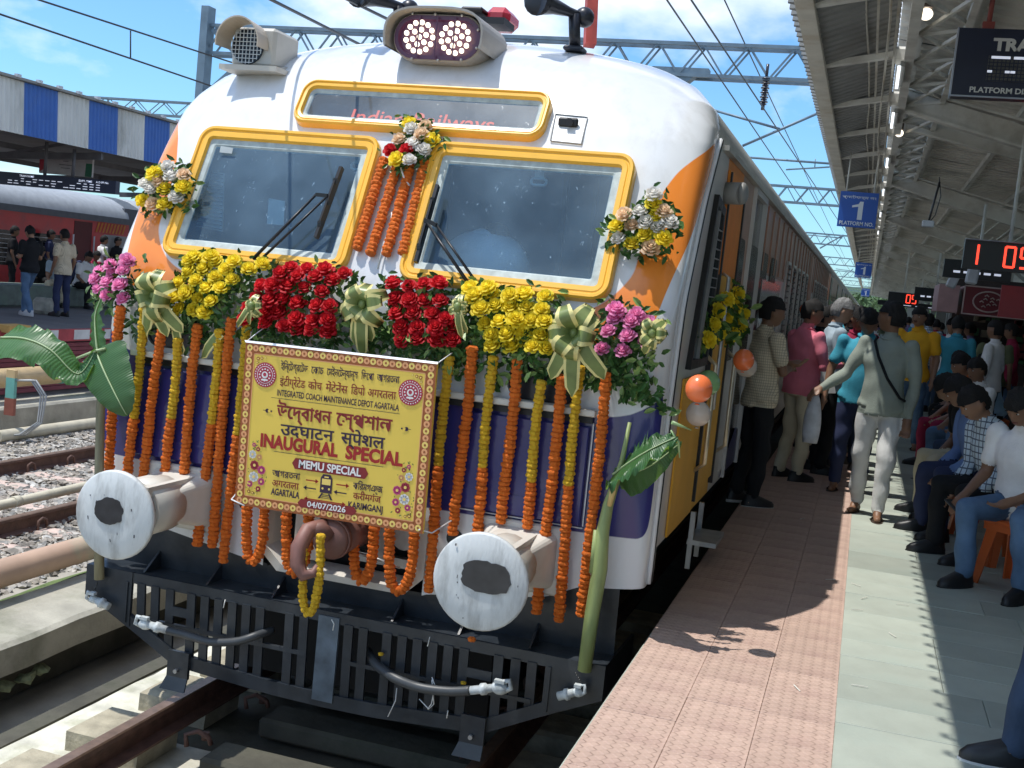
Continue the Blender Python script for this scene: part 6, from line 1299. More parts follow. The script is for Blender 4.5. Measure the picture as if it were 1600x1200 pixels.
b = MB(); b.add([(pA.x, 13.17, 3.96), (pA.x, 13.17, 3.62), (pA.x+.15, 13.17, 3.7), (pA.x+.17, 13.17, 3.96)], [(0, 1, 2, 3)]); b.build('red_patch', mat('poster_red', (.4, .03, .05), .5), t); b = MB(); b.add([(pB.x, 13.17, 3.85), (pB.x, 13.17, 3.6), (pB.x-.15, 13.17, 3.6), (pB.x-.14, 13.17, 3.85)], [(0, 1, 2, 3)]); b.build('green_patch', mat('poster_green', (.02, .13, .07), .5), t)
b = MB(); put_text(b, 'Have a nice journey', ((pA.x+pB.x)/2, 13.17, 3.76), (1, 0, 0), (0, 0, 1), size=.06, height=.05, width=.34); b.v = []; b.f = []; b.m = []; b.sm = []
for k, (w_, z) in enumerate(((.12, 3.86), (.28, 3.79), (.2, 3.73))): b.box(((pA.x+pB.x)/2, 13.17, z), (w_, .006, .012))
b.build('print_line', dk, t, kind='stuff')
# red coach and the next one
redc = mat('coach_red', (.56, .03, .035), .35, var=.1, scale=2, dirt=(.25, .05, .06), dirt_amt=.5, coat=.3); coach_roof = mat('coach_grey_roof', (.34, .36, .38), .5, var=.1); greyl = mat('coach_grey', (.12, .13, .15), .5); orst = mat('stripe_orange', (.62, .22, .03), .5)
RX = -17.3
def red_coach(y0, y1, lab, m_):
    t = thing('coach', lab, 'train coach', (RX, y0, 0)); b = MB(); zs = [(0, 3.02), (-.06, 3.2), (-.25, 3.4), (-.6, 3.56), (-1.0, 3.64), (-1.6, 3.68)]
    pr = [(RX+x, z) for x, z in zs]+[(2*(RX-1.62)-(RX+x), z) for x, z in zs[::-1]]; b.loops([[Vector((x, y, z)) for x, z in pr] for y in (y0, y0+.25, y1-.25, y1)], closed=False, smooth=True, cap0=True); b.build('roof', coach_roof, t)
    b = MB(); b.box((RX-1.62, (y0+y1)/2, 1.96), (3.24, y1-y0, 2.06)); b.build('body', m_, t); b = MB(); b.box((RX+.01, (y0+y1)/2, 2.98), (.03, y1-y0, .16)); b.box((RX-.01, (y0+y1)/2, .95), (.03, y1-y0, .12)); b.build('grey_band', greyl, t)
    return t
t = red_coach(-4, 22.1, 'deep red coach with barred windows and an open door across the left platform', redc)
for y in (17.0, 18.9, 15.1, 13.2):
    b = MB(); r = [(y+p, 2.02+q) for p, q in rrect(1.25, .84, .12, 4)]; b.add([(RX+.004, a, c) for a, c in r], [tuple(range(len(r)))]); wn = b.build('window', win_dark, t)
    b = MB()
    for k in range(7): b.box((RX+.015, y, 1.68+.11*k), (.012, 1.22, .012))
    b.build('bar', steel, wn)
for y in (20.15,): b = MB(); b.box((RX+.0, y, 1.85), (.02, .72, 2.0)); b.build('doorway', mat('door_maroon', (.10, .008, .01), .5), t); b = MB(); b.tube([(RX+.05, y-.42, 1.2), (RX+.05, y-.42, 2.5)], .02, 6); b.tube([(RX+.05, y+.42, 1.2), (RX+.05, y+.42, 2.5)], .02, 6); b.build('handrail', mat('rail_white', (.6, .6, .62), .4), t)
b = MB(); 
for k in range(9): b.add([(RX+.012, 20.75+.14*k, 2.88), (RX+.012, 20.82+.14*k, 2.88), (RX+.012, 20.72+.14*k+.0, 2.62), (RX+.012, 20.65+.14*k, 2.62)], [(0, 1, 2, 3)])
b.build('warning_stripe', orst, t, kind='stuff')
b = MB(); b.box((RX+.012, 21.5, 1.8), (.012, 1.0, 1.55)); b.build('grey_end', mat('end_grey', (.36, .37, .38), .5), t)
b = MB(); b.box((RX-1.2, 22.45, 2.1), (2.2, .9, 2.5)); tag(b.build('gangway', greyl), 'dark rubber gangway between the two left coaches', 'gangway')
t = red_coach(22.8, 46, 'next grey and orange coach beyond the dark gangway on the left', mat('coach_greyor', (.30, .20, .16), .5, var=.2)); b = MB()
for k in range(14): b.add([(RX+.012, 23.1+.2*k, 2.88), (RX+.012, 23.2+.2*k, 2.88), (RX+.012, 23.4+.2*k, 2.5), (RX+.012, 23.3+.2*k, 2.5)], [(0, 1, 2, 3)])
b.build('warning_stripe', orst, t, kind='stuff')
# long bench plinth where people sit
b = MB(); b.box((-15.2, 16.5, 1.07), (.9, 6.5, .46), bev=.04); tag(b.build('bench_plinth', mat('green_plinth', (.16, .20, .18), .7, var=.25, dirt=(.1, .2, .12), dirt_amt=.5)), 'long grey-green concrete seat where people sit on the left platform', 'bench')
b = MB(); p = at(68, 478, 2, 1.0); b.box(p, (.42, .3, .34), bev=.08); tag(b.build('bag', mat('bag_white', (.45, .44, .38), .8, var=.3)), 'pale cloth bag on the ground by the left concrete seat', 'bag')

# ================================================================ OVERHEAD LINE
ohe = mat('gantry_steel', (.15, .21, .26), .5, metal=.2, var=.15, scale=4); insul = mat('insulator', (.03, .03, .045), .25)
wire_m = mat('wire_dark', (.06, .07, .08), .5, metal=.5)
def girder(b, A, B, h, n, w_=.35):
    A, B = Vector(A), Vector(B); 
    for dy in (0, w_):
        for dz in (0, -h): b.bar(A+Vector((0, dy, dz)), B+Vector((0, dy, dz)), .07)
    for k in range(n):
        p = A.lerp(B, k/n); q = A.lerp(B, (k+.5)/n); r = A.lerp(B, (k+1)/n)
        for dy in (0, w_): b.bar(p+Vector((0, dy, -h)), q+Vector((0, dy, 0)), .035); b.bar(q+Vector((0, dy, 0)), r+Vector((0, dy, -h)), .035)
        b.bar(p+Vector((0, 0, 0)), q+Vector((0, w_, 0)), .03)
def portal(Y, lab, xl=-10.9, xr=2.6, z=0, hang=True, leg=True):
    t = thing('overhead_portal', lab, 'gantry', (xl, Y, 0), 'steel lattice portals over the tracks'); b = MB(); girder(b, (xl, Y, z), (xr, Y, z), .62, 16); b.build('girder', ohe, t)
    if leg:
        b = MB(); b.box((xl, Y, z/2+.15), (.19, .3, z+.5)); b.bar((xl+.15, Y, z-.1), (xl+.95, Y, z-.75), .08); b.bar((xl+.15, Y, z-1.5), (xl+1.0, Y, z-.75), .08); b.build('mast', ohe, t); b = MB(); b.box((9.3, Y, z/2), (.3, .3, z)); b.build('mast', ohe, t) if xr > 5 else None
    return t
# near portal: its beam runs behind the headlamp and meets the canopy
YP = 18.0
a = at(940, 66, 1, YP); c = at(1262, 72, 1, YP); z0 = (a.z+c.z)/2; xm = at(318, 120, 1, YP).x
t = portal(YP, 'nearest lattice portal, its girder crossing just above the train roof', xm, 1.9, z0); print('portal z', z0, a.z, c.z, xm)
b = MB()
p = at(1200, 100, 1, YP); b.cyl(p, p+Vector((0, 0, -.25)), .03, 8); 
for k in range(12): b.cyl(p+Vector((0, 0, -.28-.045*k)), p+Vector((0, 0, -.30-.045*k)), .085-.02*(k % 2), 12)
b.cyl(p+Vector((0, 0, -.25)), p+Vector((0, 0, -.9)), .035, 8); b.build('insulator', insul, t)
pp = at(1065, 105, 1, YP); b = MB(); b.prism([pp+Vector((-.6, 0, 0)), pp+Vector((.55, 0, 0)), pp+Vector((.55, 0, -.14)), pp+Vector((.3, 0, -.14)), pp+Vector((.1, 0, -.32)), pp+Vector((-.2, 0, -.14)), pp+Vector((-.6, 0, -.14))], (0, .3, 0)); b.build('hanger_frame', ohe, t)
for k in range(10): b = MB(); x = 1.3+.06*k; b.box((x, YP, z0+.02), (.02, .5, .16)); b.box((x+.05, YP, z0-.62), (.02, .5, .16)); b.build('clamp', ohe, t)
Ys = (42, 68, 98, 130, 165, 205)
for k, Y in enumerate(Ys):
    lab = 'lattice portal over the tracks, %s behind the nearest' % ordn[k]; portal(Y, lab, -10.9, 2.6, 7.2 if k else 7.3)
# left far portal
p1, p2 = at(125, 148, 1, 40), at(296, 158, 1, 40); t = portal(40.5, 'far lattice portal on the left behind the striped canopy', -36, -12, (p1.z+p2.z)/2, leg=False)
# cantilevers and wires
def wire(pts, r, lab, grp='overhead wires above the tracks'):
    b = MB(); b.tube(pts, r, 5); return tag(b.build('overhead_wire', wire_m), lab, 'wire', grp)
def cantilever(A, J, B, lab):
    t = thing('cantilever_arm', lab, 'bracket', J); b = MB(); b.tube([A, J], .03, 8); b.build('stay', ohe, t); b = MB(); b.tube([B, J+(J-B)*.0, J+(J-Vector(B)).normalized()*1.2], .032, 8); b.build('strut', ohe, t); return t
for k, (Y, a, j, c) in enumerate(((22, (1115, 172), (1220, 202), (1160, 228)), )):
    cantilever(at(*a, 1, Y), at(*j, 1, Y), at(*c, 1, Y), 'cantilever bracket holding the wire right of the train roof')
b = MB(); Y = 26; b.tube([at(1170, 246, 1, Y), at(1303, 256, 1, Y)], .03, 6); b.tube([at(1228, 265, 1, Y), at(1296, 261, 1, Y), at(1300, 254, 1, Y)], .022, 6); b.tube([at(1274, 248, 1, Y), at(1273, 262, 1, Y)], .015, 5); tag(b.build('registration_arm', ohe), 'horizontal registration arm beside the canopy edge', 'bracket')
for k, (Y, a, c, e) in enumerate(((48, (1280, 500-132), (1345, 375), (1318, 367)), (75, (1310, 440), (1340, 422), (1332, 420)))):
    b = MB(); b.tube([at(1281 if k == 0 else 1312, 388 if k == 0 else 438, 1, Y), at(1318 if k == 0 else 1333, 367 if k == 0 else 420, 1, Y)], .035, 6); b.tube([at(1262 if k == 0 else 1306, 367 if k == 0 else 420, 1, Y), at(1316 if k == 0 else 1335, 372 if k == 0 else 424, 1, Y)], .025, 6); tag(b.build('registration_arm', ohe), 'far registration arm over the train, %s' % ('nearer one' if k == 0 else 'farther one'), 'bracket')
VP = Vector((0, 1, 0))
def wline(p_img, q_img, X_or_Z, val, r, lab, droppers=None):
    A = at(*p_img, X_or_Z, val); B = at(*q_img, X_or_Z, val); return A, B
# contact and catenary wires of this track and the next, seen against the sky
def sagged(A, B, sag, n=14): return [Vector(A).lerp(Vector(B), k/n)+Vector((0, 0, -4*sag*(k/n)*(1-k/n))) for k in range(n+1)]
W1a, W1b = at(1040, 0, 2, 6.0), at(1340, 500-60, 1, 60)
for (p, q, z, r, lab) in (((1042, 0), (1245, 300), 5.9, .012, 'contact wire rising steeply beside the train roof'), ((1080, 0), (1300, 330), 6.2, .014, 'second wire close beside the contact wire'), ((1132, 0), (1272, 300), 7.6, .014, 'wire running past the insulator toward the canopy')):
    A = at(*p, 2, z); B = at(*q, 2, z); d = (B-A); far = at(1351, 478, 1, 150); far.z = z if False else far.z
    wire([A+(A-B)*.25, A, B, Vector((B.x+(far.x-B.x)*.0, 150, z)) if False else B+d.normalized()*60], r, lab)
for (p, q, X, lab) in (((0, 20), (318, 125), -5.2, 'upper wire over the left track'), ((62, 0), (330, 88), -5.2, 'top wire over the left track')):
    pass
Ya = at(0, 22, 0, -5.2); Yb = at(312, 128, 0, -5.2); wire([Ya+(Ya-Yb)*.6, Ya, Yb, Yb+(Yb-Ya)*3], .010, 'contact wire over the empty left track')
Yc = at(62, 0, 0, -5.2); Yd = at(370, 100, 0, -5.2); wire([Yc+(Yc-Yd)*.6, Yc, Yd, Yd+(Yd-Yc)*3], .010, 'catenary wire over the empty left track')
A = at(204, 48, 0, -5.2); B = at(204, 90, 0, -5.2); wire([A, B], .008, 'short vertical dropper between the two left wires')
A = at(425, 0, 0, -1.0); B = at(520, 48, 0, -1.0); wire([A+(A-B)*1.5, A, B, B+(B-A)*4], .010, 'wire crossing above the left side of the train roof')
A = at(545, 0, 0, -.6); B = at(602, 28, 0, -.6); wire([A+(A-B)*1.5, A, B, B+(B-A)*4], .010, 'wire crossing above the left horn')
# sideways hill with trees in the distance
hm = mat('forest_hill', (.035, .075, .028), .9, var=.5, scale=.05, bump=1, bscale=.3)
b = MB(); rows = []
for j in range(10):
    rows.append([Vector((x, 600+j*70+40*mnoise.noise((x*.006, j, 0)), (-1+j*5.2*(.75+.5*mnoise.noise((x*.004, j*.3, 3)))+1.5*mnoise.noise((x*.05, j, 5))) if j < 9 else 10)) for x in np.linspace(-700, 900, 120)])
b.loops(rows, closed=False, smooth=True); b.build('hill', hm, kind='structure')
V = []; F = []; rn = np.random.default_rng(5); MI = []
def clump(cx, cy, cz, r, n, lf):
    for _ in range(n):
        d = rn.normal(size=3); d /= np.linalg.norm(d); p = np.array([cx, cy, cz])+d*r*rn.uniform(.55, 1)*np.array([1, 1, .85]); a = rn.normal(size=3); a /= np.linalg.norm(a); c_ = np.cross(a, d); o = len(V)
        V.extend([p-a*lf, p+c_*lf*.6, p+a*lf, p-c_*lf*.6]); F.append((o, o+1, o+2, o+3))
for k in range(420):
    x = rn.uniform(-40, 160); y = rn.uniform(240, 640); clump(x, y, rn.uniform(1, 5)+(y-240)*.018, rn.uniform(2.2, 4.5), 42, .9)
for k in range(120):
    x = rn.uniform(-260, -30); y = rn.uniform(200, 500); clump(x, y, rn.uniform(1, 5), rn.uniform(2.5, 5), 40, 1.0)
b = MB(); b.v = [tuple(v) for v in V]; b.f = F; b.m = [0]*len(F); b.sm = [False]*len(F); o = b.build('woodland', mat('far_foliage', (.06, .11, .04), .8, var=.5, scale=.4), kind='stuff'); tag(o, 'distant green wood beyond the end of the platforms', 'woodland')
# ================================================================ PEOPLE
skin_m = [mat('skin_a', (.24, .125, .075), .5, var=.08, scale=12), mat('skin_b', (.32, .175, .11), .5, var=.08, scale=12), mat('skin_c', (.40, .235, .155), .5, var=.08, scale=12)]
hair_m = mat('black_hair', (.007, .006, .006), .8, var=.3, scale=40, bump=.6, bscale=120); hair_g = mat('grey_hair', (.19, .19, .19), .6, var=.4, scale=50, bump=.6, bscale=120)
eye_w = mat('eye_white', (.6, .58, .55), .3, var=0); lip_m = mat('lips', (.20, .07, .055), .5, var=.05)
def cloth(name, c, **k): return mat('cloth_'+name, c, k.pop('rough', .85), var=k.pop('var', .08), scale=k.pop('scale', 8), bump=.25, bscale=k.pop('bscale', 90), spec=.2, **k)
def checked(name, base, linec, sx=.045):
    m = cloth(name, base); t = m.node_tree; pb = t.nodes['Principled BSDF']; src = pb.inputs['Base Color'].links[0].from_socket
    tc = t.nodes.new('ShaderNodeTexCoord'); s = t.nodes.new('ShaderNodeSeparateXYZ'); t.links.new(tc.outputs['Object'], s.inputs[0])
    xy = mth(t, 'ADD', s.outputs[0], mth(t, 'MULTIPLY', s.outputs[1], .9)); a = mth(t, 'GREATER_THAN', mth(t, 'SINE', mth(t, 'MULTIPLY', xy, 2*PI/sx)), .80); b_ = mth(t, 'GREATER_THAN', mth(t, 'SINE', mth(t, 'MULTIPLY', s.outputs[2], 2*PI/sx)), .80)
    mx = t.nodes.new('ShaderNodeMix'); mx.data_type = 'RGBA'; mx.inputs[7].default_value = tuple(linec)+(1,); t.links.new(mth(t, 'MULTIPLY', mth(t, 'MAXIMUM', a, b_), .85), mx.inputs[0]); t.links.new(src, mx.inputs[6]); t.links.new(mx.outputs[2], pb.inputs['Base Color']); return m
CL = dict(beige=checked('beige', (0.725, 0.638, 0.478), (.36, .30, .22), .022), pinkred=cloth('pinkred', (0.725, 0.203, 0.275)), slate=cloth('slate', (0.362, 0.450, 0.522)), black=cloth('black', (0.018, 0.019, 0.022)), navy=cloth('navy', (0.036, 0.046, 0.102)), khaki=cloth('khaki', (0.609, 0.536, 0.392)),
    greygreen=cloth('greygreen', (0.290, 0.326, 0.283)), lightgrey=cloth('lightgrey', (0.681, 0.681, 0.667)), teal=cloth('teal', (0.058, 0.319, 0.435)), maroon=cloth('maroon', (0.319, 0.029, 0.072)), mustard=cloth('mustard', (0.820, 0.420, 0.029)), white=cloth('white', (0.820, 0.820, 0.820)),
    sky=cloth('sky', (0.392, 0.580, 0.754)), denim=cloth('denim', (0.102, 0.174, 0.290), var=.3, scale=5), dkdenim=cloth('dkdenim', (0.036, 0.058, 0.102), var=.3, scale=5), blue=cloth('blue', (0.160, 0.246, 0.464)), check=checked('check', (0.609, 0.725, 0.820), (.04, .06, .12)), stripe=checked('stripe', (0.435, 0.551, 0.754), (.6, .64, .7), .02), lilac=cloth('lilac', (0.232, 0.189, 0.348)), orange=cloth('orange', (0.797, 0.232, 0.058)), olive=cloth('olive', (0.145, 0.160, 0.087)), green=cloth('green', (0.072, 0.189, 0.116)))
shoe_b = mat('shoe_black', (.012, .012, .014), .45, var=.1); sole_w = mat('shoe_sole', (.55, .55, .55), .6, var=.1); sandal_m = mat('sandal', (.05, .03, .02), .6, var=.1); shoe_w = mat('shoe_white', (.6, .6, .62), .5, var=.1)
def rotm(yaw=0, pitch=0, roll=0): return Matrix.Rotation(yaw, 3, 'Z') @ Matrix.Rotation(-pitch, 3, 'X') @ Matrix.Rotation(roll, 3, 'Y')
def capsule(b, a, c, ra, rb, n=12, flat=None):
    a, c = Vector(a), Vector(c); d = (c-a); L = max(d.length, 1e-4); d.normalize(); pts = []; rr = []
    for k in range(1, 5): t = -math.cos(PI/2*(k/4)*1.0); pts.append(a-d*ra*math.cos(PI/2*k/4)); rr.append(max(ra*math.sin(PI/2*k/4), .0015))
    for k in (1, 2): u = k/3; pts.append(a.lerp(c, u)); rr.append(ra+(rb-ra)*u)
    for k in range(4, 0, -1): pts.append(c+d*rb*math.cos(PI/2*k/4)); rr.append(max(rb*math.sin(PI/2*k/4), .0015))
    b.tube(pts, rr, n)
def person(x, y, heading, label, shirt='white', pants='navy', sleeve='short', pose='stand', skin=1, lean=0., turn=0., head=(0, 0), armR=None, armL=None, legs=None, scale=1., hair=hair_m, shoes='shoe', voxel=.02, z=PZ, seat=.44, fingers=False, fat=1., group=None, face=False, moustache=False, xyoff=None, hairlen=0, cap=None):
    h = math.radians(heading); P = []; S_ = lambda v: Vector(v)
    sit = pose == 'sit'; pz = (seat+.09) if sit else .93
    pel = Vector((0, 0, pz)); T = rotm(math.radians(turn), math.radians(lean)+(math.radians(4) if sit else 0))
    def tp(v): return pel+T @ Vector((v[0]*fat, v[1]*fat, v[2]-.93))
    neck = tp((0, .0, 1.47)); shR, shL = tp((.185, 0, 1.395)), tp((-.185, 0, 1.395))
    if sit: dl = dict(R=[(.10, .03), (.17, .43, seat+.06), (.16, .43-.03, .10)], L=[(.10, .03), (-.17, .43, seat+.06), (-.16, .40, .10)])
    K = legs or ({'R': ((.15, .43, seat+.07), (.15, .42, .10)), 'L': ((-.16, .41, seat+.07), (-.18, .38, .10))} if sit else {'R': ((.12, .02, .50), (.13, -.02, .10)), 'L': ((-.11, .03, .50), (-.13, -.03, .10))})
    def arm(sh, spec, sgn):
        spec = spec or ((.055, -.03, -.27), (.0, .08, -.24)); e = sh+T @ Vector((spec[0][0]*sgn, spec[0][1], spec[0][2])); w = e+T @ Vector((spec[1][0]*sgn, spec[1][1], spec[1][2])); return e, w
    eR, wR = arm(shR, armR, 1); eL, wL = arm(shL, armL, -1)
    b = MB(); PR_ = []      # PR_: (a, b, ra, rb, region)
    def cap_(a, c, ra, rb, reg): capsule(b, a, c, ra, rb); PR_.append((Vector(a), Vector(c), ra, rb, reg))
    # torso
    rows = []; hem = .84 if not sit else .88
    for zz_, rx, ry, yo in ((hem, .176, .132, 0), (.93, .178, .135, 0), (1.03, .165*(.6+.4*fat), .125*(.4+.6*fat), .01), (1.14, .168, .125, .012), (1.26, .185, .128, .005), (1.34, .190, .120, -.002), (1.395, .165, .100, -.008), (1.44, .100, .078, -.01), (1.475, .062, .06, 0)):
        rows.append([tp((rx*math.cos(2*PI*k/20)*(1-.06*math.cos(4*PI*k/20)), ry*math.sin(2*PI*k/20)+yo, zz_)) for k in range(20)])
    b.loops(rows, cap0=True, cap1=True, smooth=True)
    for za, r_ in ((.93, .13), (1.08, .118), (1.22, .12), (1.34, .11)): PR_.append((tp((-.06, 0, za)), tp((.06, 0, za)), r_*fat, r_*fat, 0))
    PR_.append((tp((0, 0, .9)), tp((0, 0, 1.4)), .15*fat, .12*fat, 0)); PR_.append((tp((-.14, 0, 1.39)), tp((.14, 0, 1.39)), .06, .06, 0)); PR_.append((tp((-.05, 0, 1.44)), tp((.05, 0, 1.44)), .05, .05, 0))
    # hips and legs
    for s_, k in ((1, 'R'), (-1, 'L')):
        kn, an = [Vector(q) for q in K[k]]; hp = pel+Vector((s_*.085, 0, -.02))
        cap_(hp, kn, .098*(.7+.3*fat), .074, 1); cap_(kn, an+Vector((0, 0, .02)), .072, .060 if shoes != 'sandal' else .058, 1)
        d = Vector((kn.x-hp.x, kn.y-hp.y, 0)); fd = Vector((s_*.15, 1, 0)).normalized()
        cap_(an+Vector((0, 0, -.005)), an+fd*.05+Vector((0, 0, -.045)), .036, .034, 2); cap_(an+fd*-.03+Vector((0, 0, -.055)), an+fd*.13+Vector((0, 0, -.065)), .036, .026, 2)
    cap_(pel+Vector((-.07, 0, -.03)), pel+Vector((.07, 0, -.03)), .115, .115, 1)
    # arms
    for s_, sh, e, w, nm in ((1, shR, eR, wR, 'R'), (-1, shL, eL, wL, 'L')):
        if sleeve == 'long': cap_(sh, e, .062, .052, 0); cap_(e, w+(e-w)*.06, .052, .038, 0); cap_(e.lerp(w, .9), w, .026, .026, 2)
        else:
            cap_(sh, sh.lerp(e, .62), .066, .063, 0); cap_(sh.lerp(e, .5), e, .045, .040, 2); cap_(e, w, .041, .027, 2)
        d = (w-e).normalized(); side = d.cross(Vector((0, 0, 1)) if abs(d.z) < .8 else Vector((0, 1, 0))).normalized(); nn = side.cross(d)
        if fingers:
            cap_(w, w+d*.07, .030, .034, 2); 
            for j, off in enumerate((-.030, -.010, .010, .030)):
                L_ = (.072, .082, .078, .062)[j]; a0 = w+d*.085+side*off; a1 = a0+d*L_*.5+nn*-.010*s_+side*off*.12; a2 = a1+d*L_*.42-nn*.026*s_; cap_(a0, a1, .0105, .0095, 2); cap_(a1, a2, .0095, .008, 2)
            a0 = w+d*.03-side*.030*s_; a1 = a0+d*.038-side*.026*s_-nn*.01; cap_(a0, a1, .013, .011, 2); cap_(a1, a1+d*.028-side*.004*s_, .011, .009, 2)
        else: cap_(w, w+d*.08, .030, .026, 2); cap_(w+d*.08, w+d*.145-nn*.02*s_, .026, .015, 2); cap_(w+d*.03, w+d*.07-side*.035*s_, .014, .011, 2)
    # neck and head
    HR = T @ rotm(math.radians(head[0]), math.radians(head[1])); hc = neck+T @ Vector((0, .012, .03))+HR @ Vector((0, .015, .118))
    cap_(neck+T @ Vector((0, -.01, -.03)), hc+HR @ Vector((0, -.02, -.05)), .056, .052, 2)
    def hp_(v): return hc+HR @ Vector(v)
    b.ell(hc, (.077, .096, .108), 18, 12, M=HR); PR_.append((hc, hp_((0, .01, 0)), .10, .10, 2)); b.ell(hp_((0, .030, -.052)), (.056, .060, .062), 14, 9, M=HR); PR_.append((hp_((0, .03, -.06)), hp_((0, .04, -.07)), .06, .05, 2))
    b.ell(hp_((0, .094, -.022)), (.014, .02, .027), 8, 6, M=HR); b.ell(hp_((0, .082, .022)), (.052, .018, .014), 10, 6, M=HR); PR_.append((hp_((0, .09, .0)), hp_((0, .095, -.03)), .02, .02, 2))
    for s_ in (-1, 1): b.ell(hp_((s_*.080, -.005, -.01)), (.012, .02, .032), 8, 6, M=HR)
    raw = MB(); me = bpy.data.meshes.new('raw'); me.from_pydata([tuple(v) for v in b.v], [], b.f); ob = bpy.data.objects.new('raw', me); C.objects.link(ob)
    md = ob.modifiers.new('r', 'REMESH'); md.mode = 'VOXEL'; md.voxel_size = voxel; md.use_smooth_shade = True; sm_ = ob.modifiers.new('s', 'SMOOTH'); sm_.factor = .5; sm_.iterations = 2 if voxel > .013 else 3
    dg = bpy.context.evaluated_depsgraph_get(); me2 = bpy.data.meshes.new_from_object(ob.evaluated_get(dg)); bpy.data.objects.remove(ob); bpy.data.meshes.remove(me)
    n = len(me2.vertices); co = np.empty(n*3); me2.vertices.foreach_get('co', co); co = co.reshape(-1, 3); no = np.empty(n*3); me2.vertices.foreach_get('normal', no); no = no.reshape(-1, 3)
    def region(pts):
        best = np.full(len(pts), 1e9); reg = np.zeros(len(pts), int)
        for a, c, ra, rb, r_ in PR_:
            a_, c_ = np.array(a), np.array(c); d = c_-a_; L2 = d@d+1e-9; t = np.clip(((pts-a_)@d)/L2, 0, 1); q = np.linalg.norm(pts-a_-t[:, None]*d, axis=1)-(ra+(rb-ra)*t); m_ = q < best; best[m_] = q[m_]; reg[m_] = r_
        # trousers show below the hem, shirt above the belt
        return reg
    rv = region(co); f = np.zeros(n); c3 = co*np.array([9, 9, 14]); ph = (x*7+y*3) % 6
    f = .5*np.sin(c3[:, 0]*1.7+2.1*np.sin(c3[:, 2]*.9+ph)+ph)+.5*np.sin(c3[:, 2]*1.9+1.7*np.sin(c3[:, 1]*1.3+c3[:, 0]+ph))+.3*np.sin(c3.sum(1)*2.3)
    
    hz = pz-.09 if not sit else pz-.02; infl = np.where((rv == 0) & (co[:, 2] > hz) & (co[:, 2] < hz+.28) & (np.abs(co[:, 0]) < .19), .016*(1-(co[:, 2]-hz)/.28), 0.)
    co2 = co+no*((rv != 2)*f*(.0085 if voxel < .02 else .006)+infl)[:, None]; me2.vertices.foreach_set('co', co2.ravel())
    np_ = len(me2.polygons); ce = np.empty(np_*3); me2.polygons.foreach_get('center', ce); ce = ce.reshape(-1, 3); rg = region(ce)
    zl = ce[:, 2]
    if not sit:
        hemz = pz-.09; rg[(rg == 0) & (zl < hemz) & (np.abs(ce[:, 0]) < .17)] = 1; rg[(rg == 1) & (zl > hemz+.0) & (np.abs(ce[:, 0]) < .2)] = 0
    me2.materials.clear()
    for m_ in (CL[shirt], CL[pants], skin_m[skin]): me2.materials.append(m_)
    me2.polygons.foreach_set('material_index', rg.astype(np.int32))
    me2.polygons.foreach_set('use_smooth', [True]*np_); me2.update(); me2.name = 'body'
    t = bpy.data.objects.new('person', None); C.objects.link(t); t.location = (x, y, z); t.rotation_euler = (0, 0, h); t.scale = (scale,)*3; tag(t, label, 'person', group); t.empty_display_size = .1
    o = bpy.data.objects.new('body', me2); C.objects.link(o); o.parent = t
    def part(mb, nm, m_, par=t):
        me = bpy.data.meshes.new(nm); me.from_pydata([tuple(v) for v in mb.v], [], mb.f); me.materials.append(m_) if not isinstance(m_, list) else [me.materials.append(q) for q in m_]
        me.polygons.foreach_set('material_index', mb.m); me.polygons.foreach_set('use_smooth', mb.sm); q = bpy.data.objects.new(nm, me); C.objects.link(q); q.parent = par; return q
    cb = MB(); nk = tp((0, -.006, 1.452)); cb.tube([nk+T @ Vector((.068*math.cos(a), .066*math.sin(a)+.004, .018-.028*max(math.sin(a), 0))) for a in np.linspace(0, 2*PI, 17)[:-1]], .013, 6, closed=True); part(cb, 'collar', CL[shirt])
    # hair
    hb = MB(); nu, nv = 26, 16; sd = Vector((x, y, 0)); tmp = MB(); tmp.ell((0, 0, 0), (.090, .112, .126), nu, nv, fn=lambda q: 1+.09*mnoise.noise(q*4+sd)+.09*mnoise.noise(q*14+sd)); keep = []
    vv = [Vector(v) for v in tmp.v]
    for f_ in tmp.f:
        q = sum((vv[i] for i in f_), Vector())/4; lim = .034 if q.y > .05 else (-.020+(q.y+.0)*1.0 if q.y > -.02 else -.075-.03*hairlen)
        if abs(q.x) > .07 and -.03 < q.y < .05: lim = max(lim, .012)
        if q.z > lim: keep.append(f_)
    hb.add([hc+HR @ (v+Vector((0, -.006, .008))) for v in vv], keep, 0, True); part(hb, 'hair', hair if cap is None else cap)
